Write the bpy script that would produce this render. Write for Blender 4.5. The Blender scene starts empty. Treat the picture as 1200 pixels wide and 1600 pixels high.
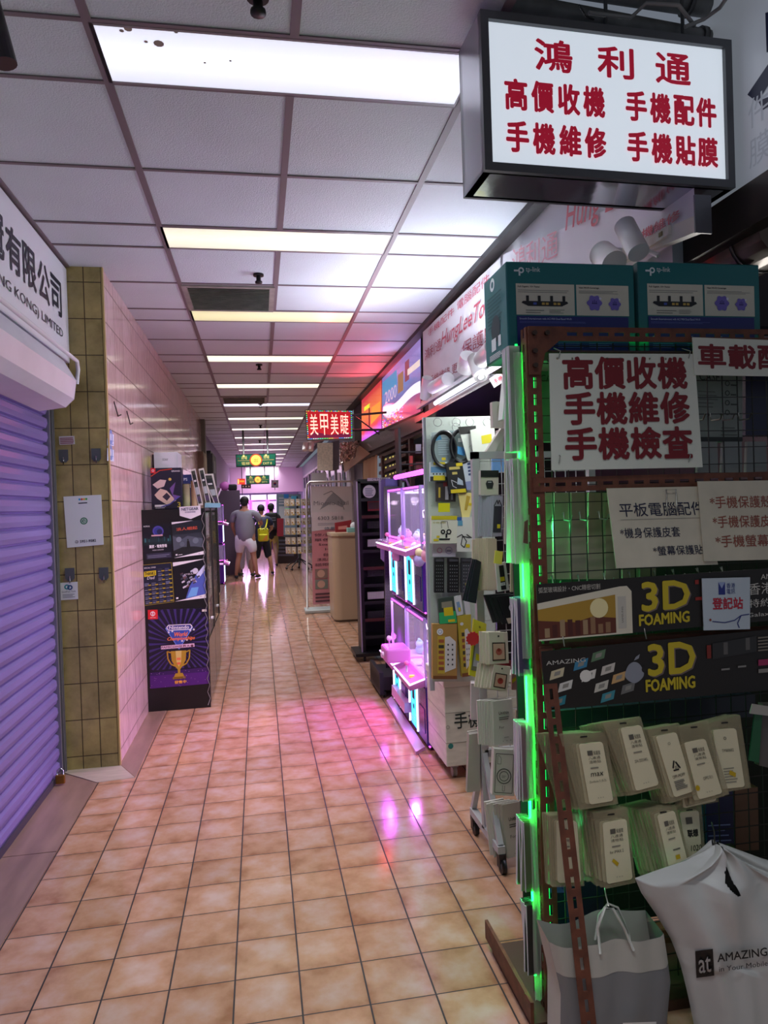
import bpy, bmesh, math, random
from mathutils import Vector, Matrix
R = random.Random(7)
SC = bpy.context.scene
COL = SC.collection
# ------------------------------------------------------------ camera
FPX, YAW, PIT, ROL, EYE = 1099.42, 0.175363583, -0.0102641323, 0.0328370769, 1.4808
_Rz = Matrix(((math.cos(YAW), math.sin(YAW), 0), (-math.sin(YAW), math.cos(YAW), 0), (0, 0, 1)))
_Rx = Matrix(((1, 0, 0), (0, math.cos(PIT), -math.sin(PIT)), (0, math.sin(PIT), math.cos(PIT))))
_Ry = Matrix(((math.cos(ROL), 0, math.sin(ROL)), (0, 1, 0), (-math.sin(ROL), 0, math.cos(ROL))))
RM = _Rz @ _Rx @ _Ry
cd = bpy.data.cameras.new('camera'); cam = bpy.data.objects.new('camera', cd); COL.objects.link(cam)
cd.sensor_fit = 'VERTICAL'; cd.sensor_height = 36; cd.lens = FPX / 1600 * 36; cd.clip_start = .05; cd.clip_end = 200
_r, _f, _u = RM.col[0], RM.col[1], RM.col[2]
cam.matrix_world = Matrix(((_r[0], _u[0], -_f[0], 0), (_r[1], _u[1], -_f[1], 0), (_r[2], _u[2], -_f[2], EYE), (0, 0, 0, 1)))
SC.camera = cam
# ------------------------------------------------------------ world, exposure
SC.view_settings.view_transform = 'Standard'; SC.view_settings.look = 'None'; SC.view_settings.gamma = 1
SC.view_settings.use_curve_mapping = False; SC.view_settings.exposure = 0.0
W = bpy.data.worlds.new('world'); SC.world = W; W.use_nodes = True
WB = W.node_tree.nodes['Background']; WB.inputs[0].default_value = (.72, .82, 1, 1); WB.inputs[1].default_value = .20
P_LAMP = 10.5      # each ceiling panel's tubes
def lamp(name, kind, loc, power, color=(1, 1, 1), size=.1, sy=None, rot=None, spread=None, target=None, spot=None):
    l = bpy.data.lights.new(name, kind); l.energy = power; l.color = color
    o = bpy.data.objects.new(name, l); COL.objects.link(o); o.location = loc
    if kind == 'AREA':
        l.size = size
        if sy: l.shape = 'RECTANGLE'; l.size_y = sy
        if spread: l.spread = spread
    elif kind == 'SPOT': l.shadow_soft_size = size; l.spot_size = spot or 1.2; l.spot_blend = .6
    else: l.shadow_soft_size = size
    if target is not None: o.rotation_euler = (Vector(target) - Vector(loc)).to_track_quat('-Z', 'Y').to_euler()
    elif rot: o.rotation_euler = rot
    return o
# ------------------------------------------------------------ pixel rays onto real planes (photo measured at 1200x1600)
def ray(u, v): return RM @ Vector(((u - 600) / FPX, 1, (800 - v) / FPX))
E0 = Vector((0, 0, EYE))
def PZ(u, v, z=0): d = ray(u, v); return E0 + d * ((z - EYE) / d.z)
def PX(u, v, x): d = ray(u, v); return E0 + d * (x / d.x)
def PY(u, v, y): d = ray(u, v); return E0 + d * (y / d.y)
# ------------------------------------------------------------ materials
def lin(c):
    if isinstance(c, str):
        c = c.lstrip('#'); c = [int(c[i:i + 2], 16) / 255 for i in (0, 2, 4)]
        return tuple(x / 12.92 if x <= .04045 else ((x + .055) / 1.055) ** 2.4 for x in c)
    return tuple(c)
MC = {}
def M(c, rough=.5, metal=0, emit=0, alpha=1, trans=0, noise=0, scale=8, bump=0, bscale=40, spec=.5, stretch=None):
    key = (c, rough, metal, emit, alpha, trans, noise, scale, bump, bscale, spec, stretch)
    if key in MC: return MC[key]
    m = bpy.data.materials.new('paint_' + str(c).strip('#').replace(' ', '')[:12]); m.use_nodes = True
    N = m.node_tree.nodes; L = m.node_tree.links; b = N['Principled BSDF']; col = lin(c)
    b.inputs['Base Color'].default_value = (*col, 1); b.inputs['Roughness'].default_value = rough
    b.inputs['Metallic'].default_value = metal; b.inputs['Specular IOR Level'].default_value = spec
    if emit: b.inputs['Emission Color'].default_value = (*col, 1); b.inputs['Emission Strength'].default_value = emit
    if alpha < 1: b.inputs['Alpha'].default_value = alpha
    if trans: b.inputs['Transmission Weight'].default_value = trans
    if noise or bump:
        tc = N.new('ShaderNodeTexCoord'); src = tc.outputs['Object']
        if stretch:
            mp = N.new('ShaderNodeMapping'); mp.inputs['Scale'].default_value = stretch; L.new(src, mp.inputs[0]); src = mp.outputs[0]
        if noise:
            n = N.new('ShaderNodeTexNoise'); n.inputs['Scale'].default_value = scale; n.inputs['Detail'].default_value = 5; L.new(src, n.inputs['Vector'])
            r = N.new('ShaderNodeMapRange'); r.inputs[1].default_value = .3; r.inputs[2].default_value = .7; r.inputs[3].default_value = 1 - noise; r.inputs[4].default_value = 1 + noise * .6
            L.new(n.outputs[0], r.inputs[0])
            v = N.new('ShaderNodeMix'); v.data_type = 'RGBA'; v.blend_type = 'MULTIPLY'; v.inputs[0].default_value = 1
            v.inputs[6].default_value = (*col, 1); L.new(r.outputs[0], v.inputs[7]); L.new(v.outputs[2], b.inputs['Base Color'])
        if bump:
            n2 = N.new('ShaderNodeTexNoise'); n2.inputs['Scale'].default_value = bscale; n2.inputs['Detail'].default_value = 3; L.new(src, n2.inputs['Vector'])
            bp = N.new('ShaderNodeBump'); bp.inputs['Strength'].default_value = bump; bp.inputs['Distance'].default_value = .004
            L.new(n2.outputs[0], bp.inputs['Height']); L.new(bp.outputs[0], b.inputs['Normal'])
    MC[key] = m; return m
def tile_mat(name, ca, cb, grout, bw, bh, axes, off=(0, 0), mortar=.0025, rough=.3, brick_off=0, nscale=9, streak=None, gbump=.6, spec=.5, dirt=.0):
    m = bpy.data.materials.new(name); m.use_nodes = True; N = m.node_tree.nodes; L = m.node_tree.links; b = N['Principled BSDF']
    tc = N.new('ShaderNodeTexCoord'); sp = N.new('ShaderNodeSeparateXYZ'); L.new(tc.outputs['Object'], sp.inputs[0])
    cb_ = N.new('ShaderNodeCombineXYZ'); L.new(sp.outputs[axes[0]], cb_.inputs[0]); L.new(sp.outputs[axes[1]], cb_.inputs[1])
    mp = N.new('ShaderNodeMapping'); mp.inputs['Location'].default_value = (-off[0], -off[1], 0); L.new(cb_.outputs[0], mp.inputs[0])
    br = N.new('ShaderNodeTexBrick'); br.offset = brick_off; br.squash = 1; L.new(mp.outputs[0], br.inputs['Vector'])
    br.inputs['Scale'].default_value = 1; br.inputs['Brick Width'].default_value = bw; br.inputs['Row Height'].default_value = bh
    br.inputs['Mortar Size'].default_value = mortar; br.inputs['Mortar Smooth'].default_value = .2; br.inputs['Bias'].default_value = 0
    br.inputs['Color1'].default_value = (*lin(ca), 1); br.inputs['Color2'].default_value = (*lin(cb), 1); br.inputs['Mortar'].default_value = (*lin(grout), 1)
    n = N.new('ShaderNodeTexNoise'); n.inputs['Scale'].default_value = nscale; n.inputs['Detail'].default_value = 6; n.inputs['Roughness'].default_value = .6
    src = tc.outputs['Object']
    if streak:
        ms = N.new('ShaderNodeMapping'); ms.inputs['Scale'].default_value = streak; L.new(src, ms.inputs[0]); src = ms.outputs[0]
    L.new(src, n.inputs['Vector'])
    r = N.new('ShaderNodeMapRange'); r.inputs[1].default_value = .3; r.inputs[2].default_value = .7; r.inputs[3].default_value = .74 - dirt; r.inputs[4].default_value = 1.18
    L.new(n.outputs[0], r.inputs[0])
    v = N.new('ShaderNodeMix'); v.data_type = 'RGBA'; v.blend_type = 'MULTIPLY'; v.inputs[0].default_value = 1
    L.new(br.outputs['Color'], v.inputs[6]); L.new(r.outputs[0], v.inputs[7]); L.new(v.outputs[2], b.inputs['Base Color'])
    rr = N.new('ShaderNodeMapRange'); rr.inputs[3].default_value = rough; rr.inputs[4].default_value = .8; L.new(br.outputs['Fac'], rr.inputs[0]); L.new(rr.outputs[0], b.inputs['Roughness'])
    bp = N.new('ShaderNodeBump'); bp.invert = True; bp.inputs['Strength'].default_value = gbump; bp.inputs['Distance'].default_value = .003
    n3 = N.new('ShaderNodeMath'); n3.operation = 'MULTIPLY_ADD'; n3.inputs[1].default_value = .35; L.new(n.outputs[0], n3.inputs[0]); L.new(br.outputs['Fac'], n3.inputs[2])
    L.new(n3.outputs[0], bp.inputs['Height']); L.new(bp.outputs[0], b.inputs['Normal']); b.inputs['Specular IOR Level'].default_value = spec
    return m
def film(c, t=.55, alpha=.8, rough=.35):
    # thin plastic that lets light through: diffuse + translucent, part see-through
    key = ('film', c, t, alpha)
    if key in MC: return MC[key]
    m = bpy.data.materials.new('plastic_film'); m.use_nodes = True; N = m.node_tree.nodes; L = m.node_tree.links; N.remove(N['Principled BSDF'])
    d = N.new('ShaderNodeBsdfPrincipled'); d.inputs['Base Color'].default_value = (*lin(c), 1); d.inputs['Roughness'].default_value = rough
    tl = N.new('ShaderNodeBsdfTranslucent'); tl.inputs[0].default_value = (*lin(c), 1); mx = N.new('ShaderNodeMixShader'); mx.inputs[0].default_value = t
    L.new(d.outputs[0], mx.inputs[1]); L.new(tl.outputs[0], mx.inputs[2]); tr = N.new('ShaderNodeBsdfTransparent'); m2 = N.new('ShaderNodeMixShader'); m2.inputs[0].default_value = alpha
    L.new(tr.outputs[0], m2.inputs[1]); L.new(mx.outputs[0], m2.inputs[2]); L.new(m2.outputs[0], N['Material Output'].inputs[0]); MC[key] = m; return m
# ------------------------------------------------------------ mesh builder
class B:
    def __init__(s): s.bm = bmesh.new(); s.ms = []
    def mi(s, m):
        if isinstance(m, str): m = M(m)
        if m not in s.ms: s.ms.append(m)
        return s.ms.index(m)
    def _tag(s, fs, m, sm=False):
        i = s.mi(m)
        for f in fs: f.material_index = i; f.smooth = sm
    def box(s, c, sz, m, rot=None, bev=0, seg=1):
        r = bmesh.ops.create_cube(s.bm, size=1); vs = r['verts']
        mt = Matrix.Translation(Vector(c)) @ (rot.to_4x4() if rot else Matrix()) @ Matrix.Diagonal((*sz, 1))
        bmesh.ops.transform(s.bm, matrix=mt, verts=vs)
        fs = list({f for v in vs for f in v.link_faces}); s._tag(fs, m)
        if bev:
            es = list({e for v in vs for e in v.link_edges})
            bmesh.ops.bevel(s.bm, geom=es, offset=bev, segments=seg, affect='EDGES', profile=.5, material=s.mi(m))
        return s
    def bx(s, a, b, m, bev=0, seg=1):
        a, b = Vector(a), Vector(b); return s.box((a + b) / 2, [max(abs(x), 1e-5) for x in (b - a)], m, None, bev, seg)
    def poly(s, pts, m):
        try: f = s.bm.faces.new([s.bm.verts.new(p) for p in pts])
        except ValueError: return s
        s._tag([f], m); return s
    def prism(s, pts, d, m):
        d = Vector(d); a = [s.bm.verts.new(Vector(p)) for p in pts]; b = [s.bm.verts.new(Vector(p) + d) for p in pts]
        fs = [s.bm.faces.new(a), s.bm.faces.new(b[::-1])]
        for i in range(len(a)): j = (i + 1) % len(a); fs.append(s.bm.faces.new((a[j], a[i], b[i], b[j])))
        bmesh.ops.recalc_face_normals(s.bm, faces=fs); s._tag(fs, m); return s
    def tube(s, pts, r, m, n=8, closed=False, caps=True):
        pts = [Vector(p) for p in pts]; rs = r if isinstance(r, (list, tuple)) else [r] * len(pts); rings = []
        up = None
        for i, p in enumerate(pts):
            if closed: t = (pts[(i + 1) % len(pts)] - pts[i - 1])
            else: t = pts[min(i + 1, len(pts) - 1)] - pts[max(i - 1, 0)]
            t.normalize()
            if up is None or abs(t.dot(up)) > .98: up = Vector((0, 0, 1)) if abs(t.z) < .9 else Vector((1, 0, 0))
            a = t.cross(up).normalized(); b = a.cross(t); up = b
            rings.append([s.bm.verts.new(p + (a * math.cos(2 * math.pi * k / n) + b * math.sin(2 * math.pi * k / n)) * rs[i]) for k in range(n)])
        fs = []
        for i in range(len(rings) - (0 if closed else 1)):
            A, Bq = rings[i], rings[(i + 1) % len(rings)]
            for k in range(n): fs.append(s.bm.faces.new((A[k], A[(k + 1) % n], Bq[(k + 1) % n], Bq[k])))
        s._tag(fs, m, True)
        if caps and not closed: s._tag([s.bm.faces.new(rings[0]), s.bm.faces.new(rings[-1][::-1])], m)
        return s
    def cyl(s, a, b, r, m, n=16, r2=None): return s.tube([a, b], [r, r if r2 is None else r2], m, n)
    def lathe(s, prof, o, m, n=20, axis=(0, 0, 1)):
        q = Vector((0, 0, 1)).rotation_difference(Vector(axis)); o = Vector(o)
        rings = [[s.bm.verts.new(o + q @ Vector((r * math.cos(2 * math.pi * k / n), r * math.sin(2 * math.pi * k / n), z))) for k in range(n)] for r, z in prof]
        fs = []
        for A, Bq in zip(rings, rings[1:]):
            for k in range(n): fs.append(s.bm.faces.new((A[k], A[(k + 1) % n], Bq[(k + 1) % n], Bq[k])))
        s._tag(fs, m, True); return s
    def sph(s, c, r, m, sub=2, sc=(1, 1, 1)):
        q = bmesh.ops.create_icosphere(s.bm, subdivisions=sub, radius=r)['verts']
        bmesh.ops.transform(s.bm, matrix=Matrix.Translation(Vector(c)) @ Matrix.Diagonal((*sc, 1)), verts=q)
        s._tag(list({f for v in q for f in v.link_faces}), m, True); return s
    def grid(s, fn, nu, nv, m, smooth=True, skip=None):
        vs = [[s.bm.verts.new(fn(i / nu, j / nv)) for i in range(nu + 1)] for j in range(nv + 1)]; fs = []
        for j in range(nv):
            for i in range(nu):
                if skip and skip((i + .5) / nu, (j + .5) / nv): continue
                fs.append(s.bm.faces.new((vs[j][i], vs[j][i + 1], vs[j + 1][i + 1], vs[j + 1][i])))
        s._tag(fs, m, smooth); return s
    def xf(s, mat): bmesh.ops.transform(s.bm, matrix=mat, verts=s.bm.verts); return s
def obj(name, b, parent=None, label=None):
    me = bpy.data.meshes.new(name); b.bm.normal_update()
    if parent is not None:
        bpy.context.view_layer.update() if False else None
        b.xf(wm(parent).inverted())
    b.bm.to_mesh(me); b.bm.free()
    for m in b.ms: me.materials.append(m)
    o = bpy.data.objects.new(name, me); COL.objects.link(o)
    if parent is not None: o.parent = parent
    if label: o['label'] = label
    return o
def wm(o):
    m = o.matrix_basis.copy()
    while o.parent: o = o.parent; m = o.matrix_basis @ m
    return m
def tag(o, label, cat, group=None, kind=None):
    o['label'] = label; o['category'] = cat
    if group: o['group'] = group
    if kind: o['kind'] = kind
    return o
def thing(name, label, cat, loc=(0, 0, 0), group=None, rz=0):
    o = bpy.data.objects.new(name, None); COL.objects.link(o); o.empty_display_size = .05
    o.location = loc; o.rotation_euler = (0, 0, rz); return tag(o, label, cat, group)
def struct(name, b, parent=None):
    o = obj(name, b, parent)
    if parent is None: o['kind'] = 'structure'
    return o
def dup(root, loc=None, rot=None, label=None, group=None):
    r = root.copy(); COL.objects.link(r)
    if loc is not None: r.location = loc
    if rot is not None: r.rotation_euler = rot
    if label: r['label'] = label
    if group: r['group'] = group
    for ch in list(root.children):
        c = ch.copy(); COL.objects.link(c); c.parent = r
        for g in list(ch.children):
            d = g.copy(); COL.objects.link(d); d.parent = c
    return r
# ------------------------------------------------------------ lettering
TC = {}
def glyphs(s, shear=0):
    if (s, shear) in TC: return TC[(s, shear)]
    c = bpy.data.curves.new('t', 'FONT'); c.body = s; c.resolution_u = 2; c.shear = shear; c.size = 1
    o = bpy.data.objects.new('t', c); COL.objects.link(o); bpy.context.view_layer.update()
    me = bpy.data.meshes.new_from_object(o.evaluated_get(bpy.context.evaluated_depsgraph_get()))
    vs = [(v.co.x, v.co.y) for v in me.vertices]; fs = [tuple(p.vertices) for p in me.polygons]
    bpy.data.objects.remove(o); bpy.data.curves.remove(c); bpy.data.meshes.remove(me)
    x0 = min(v[0] for v in vs); x1 = max(v[0] for v in vs); y0 = min(v[1] for v in vs); y1 = max(v[1] for v in vs)
    TC[(s, shear)] = ([(a - x0, b - y0) for a, b in vs], fs, x1 - x0, y1 - y0); return TC[(s, shear)]
class Panel:
    """Flat printed face from four corners (bottom-left, bottom-right, top-right, top-left)."""
    def __init__(s, bl, br, tr, tl, lift=.0006):
        s.c = [Vector(p) for p in (bl, br, tr, tl)]; s.b = B(); s.k = 0; s.hold = False
        s.n = (s.c[1] - s.c[0]).cross(s.c[3] - s.c[0]).normalized(); s.lift = lift
        s.w = ((s.c[1] - s.c[0]).length + (s.c[2] - s.c[3]).length) / 2; s.h = ((s.c[3] - s.c[0]).length + (s.c[2] - s.c[1]).length) / 2
    def P(s, u, v, k=0):
        a = s.c[0].lerp(s.c[1], u); b = s.c[3].lerp(s.c[2], u); return a.lerp(b, v) + s.n * (s.lift * (k + 1))
    def nxt(s): s.k += 0 if s.hold and s.k else 1; return s.k * .07
    def poly(s, pts, m): k = s.nxt(); s.b.poly([s.P(u, v, k) for u, v in pts], m); return s
    def rect(s, u0, v0, u1, v1, m): return s.poly([(u0, v0), (u1, v0), (u1, v1), (u0, v1)], m)
    def disc(s, u, v, r, m, n=20, ring=None, ry=None):
        ar = s.w / s.h; k = s.nxt(); pt = lambda a, q: s.P(u + q * math.cos(a), v + (ry / r if ry else ar) * q * math.sin(a), k)
        A = [2 * math.pi * i / n for i in range(n)]
        if ring:
            for i in range(n): a, c = A[i], A[(i + 1) % n]; s.b.poly([pt(a, r), pt(c, r), pt(c, ring), pt(a, ring)], m)
        else: s.b.poly([pt(a, r) for a in A], m)
        return s
    def line(s, pts, wd, m):
        ar = s.w / s.h; k = s.nxt()
        for (a, b), (c, d) in zip(pts, pts[1:]):
            dx, dy = (c - a), (d - b) / ar; q = math.hypot(dx, dy) or 1; nx, ny = -dy / q * wd / 2, dx / q * wd / 2 * ar
            s.b.poly([s.P(a - nx, b - ny, k), s.P(c - nx, d - ny, k), s.P(c + nx, d + ny, k), s.P(a + nx, b + ny, k)], m)
        return s
    def text(s, t, u, v, h, m, w=None, al='L', bold=0, shear=0, rot=0):
        """bottom-left at (u,v); h = height as a share of the panel; w = width as a share (None keeps proportions)"""
        vs, fs, tw, th = glyphs(t, shear); ar = s.w / s.h
        sy = h / th; sx = (w / tw) if w else sy / ar
        W_ = sx * tw; u0 = u - (W_ if al == 'R' else W_ / 2 if al == 'C' else 0)
        ds = [(0, 0)] + ([(bold * math.cos(a), bold * math.sin(a)) for a in [math.pi / 4 * i for i in range(8)]] if bold else [])
        ca, sa = math.cos(rot), math.sin(rot); i = s.b.mi(m if not isinstance(m, str) else M(m))
        for dx, dy in ds:
            k = s.nxt() if (dx, dy) == (0, 0) else k + .03
            X = []
            for a, b in vs:
                p, q = (a * sx + dx * h / ar), (b * sy + dy * h)
                if rot: p, q = p * ca - q / ar * sa, (p * sa * ar + q * ca)
                X.append(s.b.bm.verts.new(s.P(u0 + p, v + q, k)))
            for f in fs:
                try: ff = s.b.bm.faces.new([X[j] for j in f]); ff.material_index = i
                except ValueError: pass
        if bold: s.k += 4
        return s
    def bars(s, u0, v0, u1, v1, n, m, fill=.5, rag=.3):
        for j in range(n):
            y = v1 - (v1 - v0) * (j + 1) / n; s.rect(u0, y, u1 - (u1 - u0) * rag * R.random(), y + (v1 - v0) / n * fill, m)
        return s
    def build(s, name, parent, label=None): return obj(name, s.b, parent, label)
def quadY(y, bl, br, tr, tl, **k): return Panel(PY(*bl, y), PY(*br, y), PY(*tr, y), PY(*tl, y), **k)
def quadX(x, bl, br, tr, tl, **k): return Panel(PX(*bl, x), PX(*br, x), PX(*tr, x), PX(*tl, x), **k)
def faceY(x0, x1, z0, z1, y, **k): return Panel((x0, y, z0), (x1, y, z0), (x1, y, z1), (x0, y, z1), **k)
ORD = 'first second third fourth fifth sixth seventh eighth ninth tenth eleventh twelfth thirteenth fourteenth fifteenth sixteenth seventeenth eighteenth nineteenth twentieth'.split()
# ============================================================ SETTING
CE = 2.92
def floor_mat():
    # glazed terracotta tiles: each tile browner towards its edges, greyer in the middle, with its own mottling
    m = bpy.data.materials.new('floor_tiles'); m.use_nodes = True; N = m.node_tree.nodes; L = m.node_tree.links; b = N['Principled BSDF']
    def mth(op, a, c=None, d=None):
        n = N.new('ShaderNodeMath'); n.operation = op
        for i, v in enumerate((a, c, d)):
            if v is None: continue
            if isinstance(v, (int, float)): n.inputs[i].default_value = v
            else: L.new(v, n.inputs[i])
        return n.outputs[0]
    tc = N.new('ShaderNodeTexCoord'); sp = N.new('ShaderNodeSeparateXYZ'); L.new(tc.outputs['Object'], sp.inputs[0])
    tx = mth('MULTIPLY_ADD', sp.outputs[0], 5, .92478 * 5); ty = mth('MULTIPLY_ADD', sp.outputs[1], 5, -2.0558 * 5 + 100)
    fx, fy = mth('FRACT', tx), mth('FRACT', ty)
    ex, ey = mth('ABSOLUTE', mth('SUBTRACT', fx, .5)), mth('ABSOLUTE', mth('SUBTRACT', fy, .5))
    gx, gy = mth('GREATER_THAN', ex, .4865), mth('GREATER_THAN', ey, .4895); gr_ = mth('MAXIMUM', gx, gy)
    cell = N.new('ShaderNodeCombineXYZ'); L.new(mth('FLOOR', tx), cell.inputs[0]); L.new(mth('FLOOR', ty), cell.inputs[1])
    wn = N.new('ShaderNodeTexWhiteNoise'); wn.noise_dimensions = '2D'; L.new(cell.outputs[0], wn.inputs['Vector'])
    ad = N.new('ShaderNodeVectorMath'); ad.operation = 'ADD'; L.new(tc.outputs['Object'], ad.inputs[0]); L.new(wn.outputs['Color'], ad.inputs[1])
    n = N.new('ShaderNodeTexNoise'); n.inputs['Scale'].default_value = 9; n.inputs['Detail'].default_value = 5; n.inputs['Roughness'].default_value = .55; L.new(ad.outputs[0], n.inputs['Vector'])
    e2 = mth('MULTIPLY', mth('MAXIMUM', ex, ey), mth('MAXIMUM', ex, ey)); f = mth('ADD', mth('MULTIPLY_ADD', e2, -1.4, .60), mth('MULTIPLY', mth('SUBTRACT', n.outputs[0], .5), 1.7))
    cr = N.new('ShaderNodeValToRGB'); L.new(f, cr.inputs[0]); e = cr.color_ramp.elements
    e.new(.5)
    for k, (p_, c_) in enumerate(((.0, '#976a4e'), (.42, '#b2876c'), (.85, '#bb9d90'))): e[k].position = p_; e[k].color = (*lin(c_), 1)
    hv = N.new('ShaderNodeMapRange'); hv.inputs[3].default_value = .9; hv.inputs[4].default_value = 1.07; L.new(wn.outputs['Value'], hv.inputs[0])
    v = N.new('ShaderNodeMix'); v.data_type = 'RGBA'; v.blend_type = 'MULTIPLY'; v.inputs[0].default_value = 1; L.new(cr.outputs[0], v.inputs[6]); L.new(hv.outputs[0], v.inputs[7])
    g = N.new('ShaderNodeMix'); g.data_type = 'RGBA'; L.new(gr_, g.inputs[0]); L.new(v.outputs[2], g.inputs[6]); g.inputs[7].default_value = (*lin('#241c1c'), 1); L.new(g.outputs[2], b.inputs['Base Color'])
    L.new(mth('MULTIPLY_ADD', gr_, .5, .125), b.inputs['Roughness'])
    bp = N.new('ShaderNodeBump'); bp.invert = True; bp.inputs['Strength'].default_value = .35; bp.inputs['Distance'].default_value = .002
    L.new(mth('MULTIPLY_ADD', n.outputs[0], .10, gr_), bp.inputs['Height']); L.new(bp.outputs[0], b.inputs['Normal']); return m
fm = floor_mat()
struct('floor', B().bx((-.93, -1.5, -.05), (2.6, 46, 0), fm))
st = M('#8d7064', .3, noise=.25, scale=5, stretch=(3, .6, 1))
st2 = M('#b5a596', .3, noise=.2, scale=6, stretch=(1, 5, 1))
b = B()
for y0, y1 in ((-1.5, 1.2), (1.205, 2.35), (2.355, 3.3), (3.305, 4.09)):
    b.prism([(-1.2, y0, 0), (-.932, y0, 0), (-.932, y1 if y1 < 4 else 4.09, 0), (-1.2, y1 if y1 < 4 else 4.33, 0)], (0, 0, -.05), st)
b.prism([(-1.16, 4.305, .0015), (-.932, 4.095, .0015), (-.735, 4.115, .0015), (-.86, 4.35, .0015), (-1.16, 4.35, .0015)], (0, 0, -.0013), st2)
b.prism([(-1.16, 4.305, .0), (-.932, 4.095, .0), (-.932, 4.35, 0), (-1.16, 4.35, .0)], (0, 0, -.05), st2)
b.prism([(-.857, 4.352, 0), (-.733, 4.118, 0), (-.733, 46, 0), (-.857, 46, 0)], (0, 0, .0012), st)
o = struct('trim_1', b); o['label'] = 'brown stone border along the left edge of the tiled floor'
# ceiling tiles
cm = M('#ced6df', .55, bump=.9, bscale=170, noise=.04, scale=3)
b = B()
b.bx((-1.5, -1.5, CE), (.765, 46, CE + .03), cm)
b.bx((.765, 2.18, CE), (1.42, 46, CE + .03), cm)
struct('ceiling', b)
gm = M('#75666e', .5)
b = B()
for x in (-1.045, -.445, .762): b.bx((x - .014, -1.5, CE - .006), (x + .014, 46, CE), gm)
for k in range(-2, 28): b.bx((.141, 2.178 + 1.508 * k + .3, CE - .006), (.169, 2.178 + 1.508 * (k + 1) - .008, CE), gm)
LY = [2.178 + 1.508 * k for k in range(-2, 28)]
for y in LY:
    for yy in (y - .009, y + .297, y + .905): b.bx((-1.5, yy - .009, CE - .005), (1.4 if y > 2 else .765, yy + .009, CE - .0005), gm)
struct('trim_2', b)
struct('trim_3', B().bx((1.33, 2.2, CE - .035), (1.41, 46, CE), '#1d1718'))
# slab, pipes and cables over the missing ceiling tile by the shop
struct('ceiling_slab', B().bx((.7, -1.5, 3.3), (3, 2.25, 3.35), M('#a9aba2', .9, noise=.3, scale=6)))
struct('wall_left', B().bx((-1.3, 4.36, 0), (-.86, 11.4, CE), tile_mat('streaked_wall_tiles', '#dcbcbb', '#d2b0ae', '#6a5048', .3, .212, (1, 2), (4.36, .075), .004, .12, nscale=10, streak=(1, 9, .8), gbump=.16, spec=.8)))
pm = tile_mat('ochre_tiles', '#b09c66', '#a08e5c', '#4d3c24', .0975, .212, (0, 2), (-1.155, .075), .003, .25, nscale=7, dirt=.12)
struct('column', B().bx((-1.3, 4.335, 0), (-.86, 4.36, CE), pm).bx((-.8615, 4.333, 0), (-.852, 4.362, CE), M('#b19a62', .4)))
struct('wall_shop_left', B().bx((-1.4, -1.5, 0), (-1.3, 4.34, CE), M('#6f6a78', .7)))
struct('wall_far_left', B().bx((-1.3, 11.4, 0), (-.95, 46, CE), M('#9a86a8', .6)))
struct('wall_end', B().bx((-1.3, 46, 0), (2.6, 46.2, CE), M('#b9a6bf', .6)))
# right side shop fronts
dk = M('#1b1618', .6)
struct('wall_right', B().bx((1.42, 2.2, 2.25), (1.5, 5.72, CE), M('#d4d6da', .5)).bx((1.42, 5.72, 2.1), (1.5, 10.3, CE), M('#3a2a2c', .6)))
struct('wall_shop_back', B().bx((2.5, 1.6, 0), (2.6, 12, 3.3), M('#3a3033', .8)))
struct('wall_shop_partition', B().bx((1.5, 5.75, 0), (2.5, 5.8, 2.3), dk))
struct('wall_far_right', B().bx((1.55, 10.5, 0), (1.62, 46, CE), M('#8b8f9c', .45, noise=.3, scale=.6)))
# rolling shutter
sh = thing('roller_shutter', 'closed lilac roller shutter in the shop front on the left', 'shutter', (-1.13, 2, 0))
sm = M('#8676b4', .36, .3, noise=.12, scale=3, stretch=(1, .4, 6))  # purple light reflected by the metal is put into this lilac base colour
b = B(); n = 27; pr = []
for i in range(n):
    z = .02 + i * .078
    pr += [(-1.185, z), (-1.168, z + .006), (-1.160, z + .03), (-1.163, z + .058), (-1.178, z + .068), (-1.188, z + .072)]
pr.append((-1.185, .02 + n * .078))
vv = [(b.bm.verts.new((x, -1.5, z)), b.bm.verts.new((x, 4.245, z))) for x, z in pr]
b._tag([b.bm.faces.new((p[0], p[1], q[1], q[0])) for p, q in zip(vv, vv[1:])], sm)
obj('shutter_curtain', b, sh)
obj('bottom_bar', B().bx((-1.19, -1.5, .0), (-1.155, 4.245, .035), M('#4b4652', .5, .4)), sh)
gr = M('#8c8a94', .4, .6)
obj('guide_rail', B().bx((-1.2, 4.245, 0), (-1.15, 4.26, 2.2), gr).bx((-1.2, 4.30, 0), (-1.15, 4.315, 2.2), gr).bx((-1.2, 4.26, 0), (-1.17, 4.30, 2.2), gr).bx((-1.157, 4.315, 0), (-1.145, 4.328, 2.2), gr), sh)
hz = [(-1.2, 2.05), (-1.03, 2.075), (-.985, 2.12), (-.97, 2.22), (-1.03, 2.33), (-1.2, 2.35)]
o = thing('shutter_housing', 'cream box housing the rolled shutter under the shop sign', 'shutter housing', (-1.1, 4.1, 2.2))
obj('cover', B().prism([(x, -1.5, z) for x, z in hz], (0, 5.62, 0), M('#cfcad6', .45, noise=.08, scale=4)), o)
obj('end_cap', B().prism([(x, 4.12, z) for x, z in hz], (0, .012, 0), M('#bdb8c4', .5)), o)
obj('cable_conduit', B().tube([(-.98, -1.5, 2.345), (-.98, 4.15, 2.345), (-.98, 4.2, 2.345), (-.98, 4.22, 2.3), (-.99, 4.22, 2.22)], .011, '#dfdce4'), o)
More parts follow.
